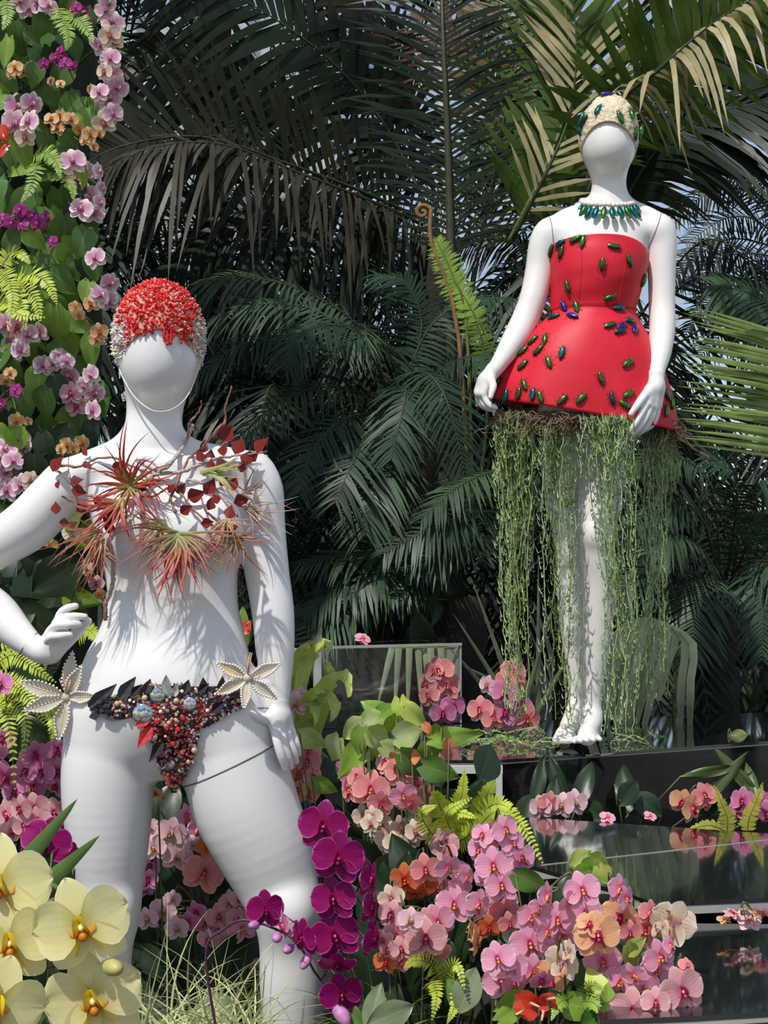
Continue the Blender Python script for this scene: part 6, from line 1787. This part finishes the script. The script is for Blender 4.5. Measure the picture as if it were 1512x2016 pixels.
# ------------------------------------------------------------------ orchids, ferns and grasses of the bed
GO = 'orchids of the bed'
spray('large pale yellow orchids with golden lips, foremost of the bed', '3 1745 190 -5 0;161 1825 186 8 -4;18 1858 170 15 0;185 1968 192 5 -8;-6 1978 180 10 -5', 1.5, (120, 2200, 1.62), 'yellow', GO, buds=((222, 1905, 52, 'g'),), dj=0.03, stemr=0.004, via=[(120, 1980, 1.6), (60, 1760, 1.6)])
t = thing('spear_leaf_plant', 'two pointed green spear leaves above the yellow orchids', 'plant', P(30, 1900, 1.75))
for x0, y0, x1, y1 in ((30, 1720, 153, 1572), (70, 1760, 197, 1644)):
    a = P(x0, y0, 1.75); b_ = P(x1, y1, 1.68)
    V, F, A = blade(a, b_ - a, (b_ - a).length, 0.013, 0.0, 8)
    obj('leaf', V, F, LM['lance'], t, attr=A)
    V, F = tube([P(30, 1900, 1.75), a], 0.005, 6); obj('leaf_stalk', V, F, M['ostem'], t)
DQ = 2.5
spray('deep magenta orchids cascading in front of the white thigh', '637 1628 98 -6 0;666 1690 102 2 -3;657 1771 88 -4 0;726 1730 72 62 0;729 1785 70 66 0;598 1846 72 -42 -5;660 1843 98 4 0;732 1848 72 62 -5;664 1898 74 0 -50;672 1958 86 10 -12;560 1822 60 -70 -10 mauve;522 1792 76 18 -2', DQ, (436, 2090, 2.56), 'purple', GO,
      buds=((545, 1845, 32, 'p'), (568, 1868, 30, 'p'), (602, 1892, 30, 'p'), (672, 1996, 46, 'p'), (500, 1822, 30, 'p')), stemr=0.0022, stemmat='ostemd', via=[(405, 1880, 2.56), (440, 1830, 2.56), (490, 1812, 2.55), (580, 1850, 2.54), (640, 1920, 2.54)], dj=0.02)

spray('single deep magenta orchid behind the green spear leaves', '90 1660 100 10 5;128 1690 70 60 0', 2.6, None, 'purple', GO, dj=0.02)
spray('mauve pink orchids tucked under the lily beside white hip', '68 1486 58;86 1520 56;110 1478 52 40 0;112 1520 54 35 0;62 1552 60;110 1548 50;9 1530 64;50 1518 50;28 1560 50', 3.2, None, 'mauve', GO)
spray('mauve petals at the frame side of the lime fern', '3 1455 52;3 1348 50;-8 1480 46', 3.15, (-20, 1700, 3.3), 'mauve', GO)
spray('dusky rose orchids above the single magenta bloom', '16 1603 60;42 1592 56;71 1590 58;108 1600 58;21 1636 58;79 1614 54;48 1625 50;120 1625 46', 3.1, None, 'rose', GO)
spray('blush orchids with golden lips between the white legs', '336 1640 62 0 -5;304 1669 52 -15 0;348 1686 64 5 -8;298 1629 40 -20 0;380 1662 36 20 20;318 1655 40', 3.2, None, 'blush', GO, dj=0.03)
spray('pink orchids against the inner side of the slanting thigh', '366 1606 46 50 0;385 1634 50 60 0;440 1706 40 50 0;425 1690 36 40 0', 3.25, None, 'pink', GO)
spray('coral orange orchids between the white legs', '401 1719 84 6 -6 salmon;409 1664 46 20 0;428 1672 40 40 0', 3.15, None, 'orange', GO, dj=0.02)
spray('shaded mauve orchids at the inner knee', '295 1706 44;293 1733 42;300 1690 36;286 1750 36', 3.3, None, 'mauve', GO)
spray('low row of pale mauve orchids behind the magenta stem', '321 1793 54 0 0 blush;290 1810 46 -10 0 blush;348 1828 48 5 -5 blush;369 1815 52;388 1796 46;409 1816 52;340 1770 34 0 0 blush', 3.2, None, 'mauve', GO)
spray('dim rose orchids crowding behind the magenta buds', '430 1804 54;451 1775 46;472 1770 48;435 1841 52;456 1849 48;477 1830 56 10 0 pink;410 1850 46;490 1800 44;465 1808 44;498 1842 44', 3.15, None, 'rose', GO)
spray('closed gold and red buds just below the jewelled brief', '306 1562 30 0 -30 amber;318 1570 22 0 -20 rose', 3.1, None, 'amber', GO, buds=((312, 1574, 20, 'g'),))
spray('lone pink orchid bud beside the hanging white wrist', '583 1386 48 -20 10;592 1372 40 30 10', 3.2, None, 'blush', GO, buds=((585, 1408, 18, 'g'),))
spray('salmon orchids hanging behind the fingers of the lowered hand', '608 1475 56 20 0;604 1500 58 10 0;589 1525 56 -10 0;606 1558 54 10 -5;588 1555 40 -30 0 peach;615 1530 44 40 0', 3.15, None, 'salmon', GO)
spray('rich salmon orchids massed under the variegated leaves', '730 1555 74 -4 0;787 1517 62 10 8;690 1556 56 -45 0;764 1500 50 -10 25;778 1490 44 20 30;816 1537 56 30 -5 pink;793 1566 56 8 -15 pink;807 1582 48 15 -25;839 1568 58 45 -5;852 1594 52 55 -10 rose;749 1582 54 0 -20;705 1530 50 -20 10', 2.85, None, 'salmon', GO)
spray('magenta pink orchid half hidden by variegated leaves', '691 1523 50 10 -10;676 1512 40 -30 0', 2.95, None, 'mauve', GO)
spray('cream orchids freckled pink beneath the salmon mass', '716 1606 46;735 1608 42;750 1622 44;759 1652 48;789 1630 50;796 1664 46;820 1637 48;765 1686 44;783 1698 42;742 1640 42;775 1660 44;810 1655 38;728 1622 38', 2.85, None, 'cream', GO)
spray('dusty rose orchid seen from behind on the lime fern', '875 1664 66 150 0;862 1650 40 60 0', 2.8, None, 'rose', GO)
spray('burnt orange orchids at the heart of the bed', '799 1733 66 -20 -10;830 1742 64 10 -20;838 1712 62 0 -5 salmon;862 1748 54 15 -15 salmon;815 1755 50 0 -30;783 1740 44 -50 0', 2.7, None, 'orange', GO)
spray('soft pink orchids overlapping above the pale rose ones', '881 1708 56;902 1714 52;917 1728 46 40 0;894 1781 74 0 0;932 1790 50 45 0;862 1815 70 8 -5;905 1745 46', 2.6, None, 'pink', GO)
spray('pale rose orchids with magenta lips over a lime fern', '838 1848 84 2 -2;771 1802 60;777 1842 56 20 0;789 1869 50;771 1769 54 0 0 cream;808 1812 50 0 10 blush;859 1872 60 10 -30 salmon;759 1894 48 0 0 orange;800 1840 44;752 1850 46;765 1870 44;790 1895 40 0 0 salmon;848 1805 44', 2.55, None, 'rose', GO, buds=((817, 1892, 34, 'g'),))
spray('bright pink orchids in a tall column before the mirrored platform', '972 1642 66;994 1634 58 25 5;972 1705 74 -3 0;1026 1690 62 15 0;988 1743 68 0 -2;944 1674 54 -30 0;950 1645 46 -25 10;1010 1660 52 20 5;985 1776 72 4 -3;940 1782 60 30 0;955 1730 46', 2.5, None, 'pink', GO)
spray('orange tinted orchids beneath the bright pink column', '994 1799 62 5 -5 salmon;963 1826 50 0 -15 orange;938 1852 62 70 0 amber;930 1835 50 70 10 amber;1003 1818 46 10 -10 salmon;972 1800 46 -10 0 salmon', 2.5, None, 'orange', GO)
spray('large striped pink orchids massed beside the lowest mirror', '1074 1766 58 55 0;1146 1754 74 5 8;1044 1806 62 20 0;1098 1812 70 -4 0;1149 1798 76 6 4;1044 1858 80 -2 0;1105 1849 82 3 0;1075 1835 56;1120 1775 52;1186 1893 76 3 -6;1060 1790 46', 2.35, None, 'pink', GO, dj=0.03)
spray('one apricot orchid with a crimson throat among pink ones', '1176 1842 92 4 0 peach;1160 1820 50 0 20 peach', 2.28, None, 'peach', GO, dj=0.01)
spray('pink orchids low in front of the red waxy flowers', '988 1932 76 -5 -4;982 1888 68 -15 5;1007 1902 66 10 0;1047 1914 70 10 -10;1012 1938 52 20 -10;968 1905 48 -35 0;1066 1930 50 20 -30 mauve', 2.3, None, 'pink', GO)
spray('cream orchids turned away among the striped pink mass', '1108 1893 74 140 10 cream;1088 1920 66 160 0 peach;1120 1872 46 120 0 cream', 2.27, None, 'cream', GO)
spray('salmon pink orchids leaning over the platform rim', '1217 1808 78 10 2 peach;1217 1752 60 40 5 pink;1232 1770 52 50 0 pink;1278 1797 50 30 8 salmon;1268 1832 74 20 0 salmon;1240 1836 46 0 -10 salmon', 2.4, None, 'salmon', GO, dj=0.03)
spray('pale cream orchid shown from behind over the mirror', '1325 1816 90 165 6 cream;1300 1826 50 120 0 cream', 2.38, None, 'cream', GO)
spray('pink orchids tumbling down beside the lowest mirror edge', '1298 1885 72 25 0;1291 1910 64 5 -12;1220 1934 68 -8 0;1268 1942 66 5 -2;1250 1920 54;1318 1862 46 50 20;1238 1955 52', 2.3, None, 'pink', GO, dj=0.03)
spray('large dusty pink orchids lowest by the lowest mirror', '1342 1952 96 14 -2;1244 1990 88 -6 -4;1322 1998 98 8 -6;1352 1902 36 30 40 salmon;1290 1975 60 0 10', 2.22, None, 'rose', GO, dj=0.02)
spray('two pale pink orchids standing at the far rim of the low platform', '1064 1590 44 -30 0;1081 1582 44 20 0 salmon;1106 1586 46 -20 0;1132 1580 48 15 5', 3.72, None, 'blush', GO, dj=0.02)
spray('peach and salmon orchids by the yellow fern at the low platform', '1344 1580 52 -30 -10 peach;1362 1592 52 40 0 peach;1386 1566 48 10 5 salmon;1390 1584 30 20 -30 salmon', 3.6, None, 'peach', GO, dj=0.02)
spray('pink orchids behind the twin yellow fern fronds', '1464 1578 52 -40 0;1452 1596 36;1500 1585 56 10 0;1512 1602 50', 3.62, None, 'mauve', GO, dj=0.02)
spray('rose orchids on the tall platform behind the dangling succulents', '1011 1325 54 20 10;998 1340 46 -20 0;994 1364 52 -10 0 mauve;994 1403 52 0 0 mauve;1037 1416 56 20 0;1025 1392 44 0 0 mauve;946 1398 50 -20 0;960 1350 38 -40 0 blush;970 1415 48;1020 1350 40;1008 1420 44 0 0 mauve', 4.5, (1000, 1436, 4.45), 'salmon', GO, via=[(1030, 1380, 4.5)], dj=0.03)
spray('dried tan orchids lying along the low platform edge', '1440 1798 34 40 70 rose;1470 1794 30 120 60 cream;1474 1810 50 0 40 blush;1500 1795 34 150 50 rose;1425 1810 28 0 70 amber;1452 1806 30 100 50 rose;1486 1800 28 60 60 amber', 2.62, None, 'amber', GO, dj=0.02)
for lab, x, y, z, k, w in (('fallen pink petal flower on the far rim of the low platform', 1196, 1614, z3, 'pink', 30), ('second fallen pink flower nearer the yellow fern', 1280, 1612, z3, 'pink', 24), ('small pink flower lying on top of the mirrored box', 714, 1262, None, 'pink', 30)):
    p = PZ(x, y, z) if z else P(x, y, 4.75)
    t = thing('fallen_orchid', lab, 'orchid', p + Vector((0, 0, 0.004)))
    flower(t, k, x, y - 5, p.y, w, 20, 55, 30)

spray('rose orchids inside the glass box', '865 1322 56 -10 0;842 1345 40 -40 0;880 1350 54 10 0;845 1370 42 -30 0;892 1392 50 20 0 mauve;872 1405 50 0 -10 mauve;855 1322 36', 4.76, (870, 1430, 4.76), 'salmon', GO, via=[(880, 1400, 4.78)], dj=0.01)
t = thing('ribbon_leaf', 'pale green ribbon leaves hanging inside the glass box', 'plant', P(800, 1424, 4.8))
for x0, x1, y1 in ((772, 742, 1392), (785, 776, 1410), (806, 802, 1415), (823, 832, 1420), (848, 852, 1420), (868, 872, 1415), (903, 890, 1370), (838, 846, 1418)):
    a = P(x0, 1276, 4.80 + R(-.01, .01)); b_ = P(x1, y1, 4.80)
    V, F, A = blade(a, b_ - a, (b_ - a).length * 1.05, 0.012, 0.05, 6)
    obj('leaf', V, F, PM_['fan'], t, attr=A)
V, F = tube([P(770, 1276, 4.8), P(905, 1276, 4.8)], 0.004, 6); obj('leaf_stalk', V, F, M['rachg'], t)
V, F = tube([P(800, 1424, 4.81), P(806, 1276, 4.81)], 0.003, 6); obj('leaf_stalk', V, F, M['rachg'], t)
# leafy plants of the bed
def leafy(lab, items, base, name='leafy_plant', cat='plant', lobed=True, z=None):
    b = P(*base); b.z = bed_z(b.x, b.y) if z is None else z
    t = thing(name, lab, cat, b)
    for x, y, d, w, h, an, m in items: leaf_at(t, x, y, d, w, h, an, m, lobed=lobed, base=b, pet=0.0016)
    return t
leafy('arrowhead plant with cream splashed leaves under the mirrored box', [(655, 1480, 2.95, 50, 80, 215, 'varieg'), (690, 1440, 2.9, 46, 74, 235, 'varieg'), (720, 1420, 2.9, 44, 66, 250, 'varieg'), (735, 1395, 2.95, 44, 58, 300, 'light'), (765, 1400, 2.92, 44, 56, 60, 'light'), (795, 1408, 2.92, 44, 66, 165, 'lime'), (820, 1412, 2.9, 40, 70, 130, 'lime'),
       (750, 1455, 2.85, 50, 66, 120, 'varieg'), (780, 1478, 2.85, 40, 60, 110, 'varieg'), (808, 1445, 2.84, 60, 62, 80, 'varieg'), (690, 1500, 2.86, 52, 84, 215, 'light'), (730, 1480, 2.86, 44, 64, 160, 'light'), (620, 1460, 3.0, 44, 74, 120, 'varieg'), (600, 1440, 3.02, 40, 60, 90, 'light'), (640, 1550, 2.95, 40, 56, 120, 'light'), (770, 1430, 2.9, 40, 50, 200, 'light'), (708, 1462, 2.84, 42, 60, 190, 'light')], (740, 1640, 2.98), 'arrowhead_plant')
t = leafy('anthurium with glossy green leaves and small coral spathes', [(862, 1462, 2.85, 56, 76, 200, 'light'), (905, 1450, 2.84, 44, 110, 85, 'light'), (820, 1510, 2.84, 54, 90, 130, 'mid'), (870, 1520, 2.83, 54, 80, 110, 'mid'), (845, 1490, 2.86, 46, 60, 170, 'light')], (850, 1640, 2.95), 'anthurium', 'anthurium')
for x, y, w, h, an in ((882, 1472, 24, 36, 185), (820, 1490, 30, 18, 90), (842, 1436, 20, 26, 150), (772, 1492, 26, 20, 250)):
    leaf_at(t, x, y, 2.83, w, h, an, 'coral', base=ORG[t.name], name='spathe', fold=0.5, yaw=0)
t = thing('curly_fern', "bird's nest fern with wavy curled leaves beside the hanging white arm", 'fern', P(600, 1560, 3.25))
for path, w in (([(600, 1480, 3.25), (605, 1400, 3.2), (640, 1350, 3.15), (680, 1330, 3.1), (688, 1372, 3.08)], 15), ([(600, 1480, 3.25), (590, 1380, 3.2), (605, 1300, 3.2), (640, 1268, 3.15), (650, 1280, 3.12)], 14), ([(600, 1480, 3.25), (610, 1400, 3.2), (640, 1370, 3.15), (660, 1390, 3.12), (652, 1420, 3.1)], 14),
                ([(600, 1480, 3.25), (590, 1420, 3.2), (612, 1370, 3.15), (640, 1360, 3.12)], 13), ([(600, 1480, 3.25), (585, 1350, 3.22), (590, 1290, 3.2), (615, 1262, 3.18)], 13), ([(600, 1480, 3.25), (600, 1420, 3.18), (620, 1390, 3.15), (622, 1425, 3.1)], 13), ([(600, 1480, 3.25), (630, 1420, 3.2), (650, 1330, 3.18), (640, 1300, 3.16)], 12)):
    c = crv(px(*path), 16); V = []; F = []; A = []
    for i, p in enumerate(c):
        u = i / 15
        tn = (c[min(i + 1, 15)] - c[max(i - 1, 0)]).normalized()
        sd = tn.cross(Vector((0.2, -0.9, 0.4))).normalized(); nn = sd.cross(tn)
        ww = w * mpp(3.15) * math.sin(math.pi * (0.12 + 0.86 * u)) ** 0.6
        for s in (-1, 0, 1):
            V.append(p + sd * ww * s + nn * (0.009 * math.sin(i * 1.9 + s) * abs(s))); A.append((u, s, 0))
        if i: F += [(3 * i - 3, 3 * i - 2, 3 * i + 1, 3 * i), (3 * i - 2, 3 * i - 1, 3 * i + 2, 3 * i + 1)]
    obj('leaf', V, F, LM['lime'], t, attr=A)
GF = 'bright ferns'
fern('large lime fern above the bright pink orchid column', [([(900, 1660, 2.85), (900, 1600, 2.82), (910, 1560, 2.8), (915, 1512, 2.8)], 34), ([(910, 1660, 2.85), (940, 1600, 2.82), (960, 1560, 2.8), (975, 1535, 2.8)], 34), ([(890, 1660, 2.85), (870, 1600, 2.8), (860, 1570, 2.78), (848, 1560, 2.76)], 34), ([(920, 1660, 2.85), (980, 1600, 2.78), (1030, 1630, 2.7), (1070, 1702, 2.62)], 34),
     ([(910, 1660, 2.85), (960, 1590, 2.8), (1000, 1590, 2.76), (1040, 1640, 2.7)], 34), ([(880, 1665, 2.85), (880, 1620, 2.8), (900, 1600, 2.76), (940, 1610, 2.72)], 32), ([(890, 1665, 2.85), (930, 1640, 2.78), (970, 1600, 2.74), (1010, 1600, 2.72)], 32), ([(900, 1665, 2.85), (890, 1640, 2.8), (880, 1600, 2.76), (930, 1570, 2.75)], 32), ([(900, 1665, 2.85), (850, 1640, 2.8), (830, 1600, 2.76), (860, 1585, 2.75)], 30)], 'lime', 26, 0.0046, GF)
fern('lime fern low beneath the pale rose orchids', [([(870, 1950, 2.6), (850, 1900, 2.55), (820, 1890, 2.5), (795, 1905, 2.48)], 30), ([(870, 1950, 2.6), (880, 1910, 2.55), (900, 1900, 2.5), (915, 1950, 2.48)], 28), ([(860, 1960, 2.6), (850, 1930, 2.55), (860, 1960, 2.5), (850, 2010, 2.48)], 28), ([(870, 1950, 2.6), (900, 1940, 2.55), (895, 1980, 2.5), (880, 2016, 2.48)], 26)], 'lime', 20, 0.004, GF)
fern('small fern under the striped pink orchids beside red flowers', [([(1130, 2010, 2.3), (1120, 1970, 2.27), (1100, 1975, 2.24), (1085, 2010, 2.22)], 30), ([(1140, 2010, 2.3), (1150, 1960, 2.27), (1165, 1940, 2.24), (1190, 1950, 2.22)], 28), ([(1130, 2010, 2.3), (1140, 1975, 2.27), (1170, 1975, 2.24), (1190, 2010, 2.22)], 28)], 'green', 20, 0.0036, GF)
fern('twin yellow fern fronds standing at the low platform far rim', [([(1430, 1640, 3.58), (1432, 1610, 3.57), (1420, 1580, 3.56), (1405, 1545, 3.55)], 24), ([(1470, 1640, 3.58), (1475, 1610, 3.57), (1490, 1575, 3.56), (1502, 1540, 3.55)], 24), ([(1440, 1640, 3.58), (1400, 1625, 3.57), (1370, 1630, 3.56), (1350, 1640, 3.55)], 18)], 'yellow', 20, 0.0055, GF, N=(0, -1, 0.1))
leafy('lime cabbage leaved plant growing at the low platform side', [(1150, 1690, 2.7, 50, 60, 60, 'lime'), (1180, 1700, 2.68, 46, 50, 120, 'lime'), (1165, 1715, 2.66, 50, 50, 200, 'light'), (1140, 1725, 2.66, 44, 50, 240, 'light'), (1190, 1725, 2.64, 40, 44, 150, 'lime')], (1165, 1800, 2.74))
leafy('green leaves under the striped pink orchids', [(1245, 1885, 2.34, 40, 60, 150, 'lime'), (1255, 1860, 2.34, 36, 50, 60, 'lime'), (1000, 1980, 2.3, 50, 90, 240, 'light'), (1150, 1985, 2.26, 60, 80, 100, 'light'), (1180, 2000, 2.25, 60, 80, 60, 'mid'), (1200, 1960, 2.26, 50, 60, 30, 'light'), (1050, 1740, 2.45, 50, 80, 120, 'mid'), (1020, 1985, 2.3, 40, 90, 60, 'light'), (1100, 1945, 2.3, 50, 70, 20, 'mid'), (1170, 1930, 2.3, 50, 60, 340, 'lime')], (1120, 2040, 2.38))
t = spathe('waxy red orange flowers under the striped pink orchids', [(1045, 1975, 50, 56, 100), (1070, 1990, 46, 60, 200), (1030, 1990, 40, 50, 260), (1078, 1968, 34, 40, 60)], 2.24, Vector((P(1060, 2060, 2.3).x, 2.3, bed_z(0.24, 2.3))))
leafy('smooth grey green paddle leaves at the foot of the magenta orchids', [(735, 1985, 2.45, 46, 100, 10, 'grey'), (770, 2000, 2.4, 60, 100, 70, 'grey'), (920, 1950, 2.5, 60, 90, 20, 'grey'), (905, 1965, 2.52, 50, 80, 330, 'mid'), (700, 2010, 2.5, 40, 80, 330, 'mid')], (780, 2120, 2.6), lobed=False)
leafy('leaves at the foot of the yellow orchids', [(60, 2005, 1.7, 60, 130, 70, 'mid'), (90, 1990, 1.72, 50, 110, 110, 'bark'), (240, 1995, 1.75, 50, 90, 20, 'mid')], (100, 2200, 1.8), lobed=False)
leafy('pale drooping lily leaf at the end of the tall platform', [(1455, 1450, 4.45, 30, 46, 95, 'varieg')], (1440, 1447, 4.45), lobed=False, z=H2 + 0.001)
leafy('green leaf with a red flower stalk behind the arm gap', [(478, 1230, 3.4, 24, 70, 180, 'light'), (482, 1250, 3.4, 30, 60, 190, 'mid')], (478, 1330, 3.45), lobed=False)
spathe('red spathe glowing in the gap between torso and arm', [(485, 1232, 26, 34, 40)], 3.38, Vector((P(484, 1300, 3.45).x, 3.45, bed_z(-0.3, 3.45))))
# grass
M['grass'] = pmat('pale_grass', (0.62, 0.66, 0.32), 0.5, var=0.3, vscale=8, trans=0.25)
M['grass2'] = pmat('green_grass', (0.20, 0.29, 0.07), 0.5, var=0.3, vscale=8, trans=0.25)
def grass(lab, x0, x1, yb, d0, d1, n, Lp, mat, ww=0.0016):
    b0 = P((x0 + x1) / 2, yb, (d0 + d1) / 2)
    t = thing('grass_clump', lab, 'grass', Vector((b0.x, b0.y, bed_z(b0.x, b0.y))), 'grass clumps at the feet')
    for i in range(n):
        b = MB()
        x = R(x0, x1); d = R(d0, d1)
        p = P(x, yb + R(-20, 40), d)
        a = R(-1.1, 1.1)
        V, F, A = blade(p, Vector((math.sin(a), R(-.5, .4), math.cos(a))), Lp * mpp(d) * R(.5, 1.25), ww * R(.7, 1.4), R(0.4, 2.2), 9, R(-.6, .6))
        obj('blade', V, F, M[mat], t)
grass('pale wispy grass between the white shins', 270, 520, 2050, 2.7, 3.0, 170, 240, 'grass', 0.0019)
grass('greener grass tuft behind the pale wispy grass', 380, 540, 2020, 3.0, 3.15, 70, 190, 'grass2', 0.0014)
grass('thin grass blades beside the grey green paddle leaves', 690, 800, 2040, 2.5, 2.6, 26, 170, 'grass2', 0.0014)
M['cactus'] = pmat('cactus_green', (0.16, 0.21, 0.10), 0.6, var=0.15, vscale=40)
V = []; F = []
c = P(428, 1998, 3.02)
for i in range(17):
    th = math.pi * i / 16
    for k in range(48):
        w = 2 * math.pi * k / 48
        r = 0.046 * (1 + 0.035 * math.cos(6 * w))
        V.append(c + Vector((r * math.sin(th) * math.cos(w), r * math.sin(th) * math.sin(w), 0.043 * math.cos(th))))
for i in range(16):
    for k in range(48): F.append((i * 48 + k, (i + 1) * 48 + k, (i + 1) * 48 + (k + 1) % 48, i * 48 + (k + 1) % 48))
t = thing('round_cactus', 'round ribbed grey green cactus among the pale wispy grass', 'cactus', c - Vector((0, 0, 0.043)))
obj('ribbed_body', V, F, M['cactus'], t)
V, F = tube([c + Vector((0, 0, -0.04)), Vector((c.x, c.y, bed_z(c.x, c.y)))], 0.018, 8); obj('stump', V, F, M['trunk'], t)
# unseen palms added on the camera's side to darken what the mirrors reflect
for i, (x, y, z) in enumerate(((-2.6, -3.2, 1.6), (-0.9, -3.8, 1.9), (0.9, -3.5, 1.5), (2.6, -3.2, 1.9), (3.4, 0.2, 1.5), (4.0, 3.0, 1.7))):
    c = Vector((x, y, z))
    t = thing('palm', 'bushy palm added on the visitors side to darken reflections', 'palm', (x, y, -0.02), 'palms added to darken the mirrors')
    V, F = tube([Vector((x, y, -0.02)), c], 0.07, 8); obj('trunk', V, F, M['trunk'], t)
    for k in range(16):
        a = 2 * math.pi * k / 16 + R(-.2, .2); L = R(0.9, 1.3); el = R(-0.1, 1.2)
        h = Vector((math.cos(a) * math.cos(el), math.sin(a) * math.cos(el), math.sin(el)))
        frond(t, [c, c + h * L * 0.5, c + h * L * 0.9, c + h * L * 1.15 + Vector((0, 0, -0.4 * L))], 26, R(0.35, 0.5), 0.022, [PM_['cycad'], M['rach']], N=(0, 0.3, 1), a0=75, a1=45, droop=0.3, seg=2, rr=0.01)
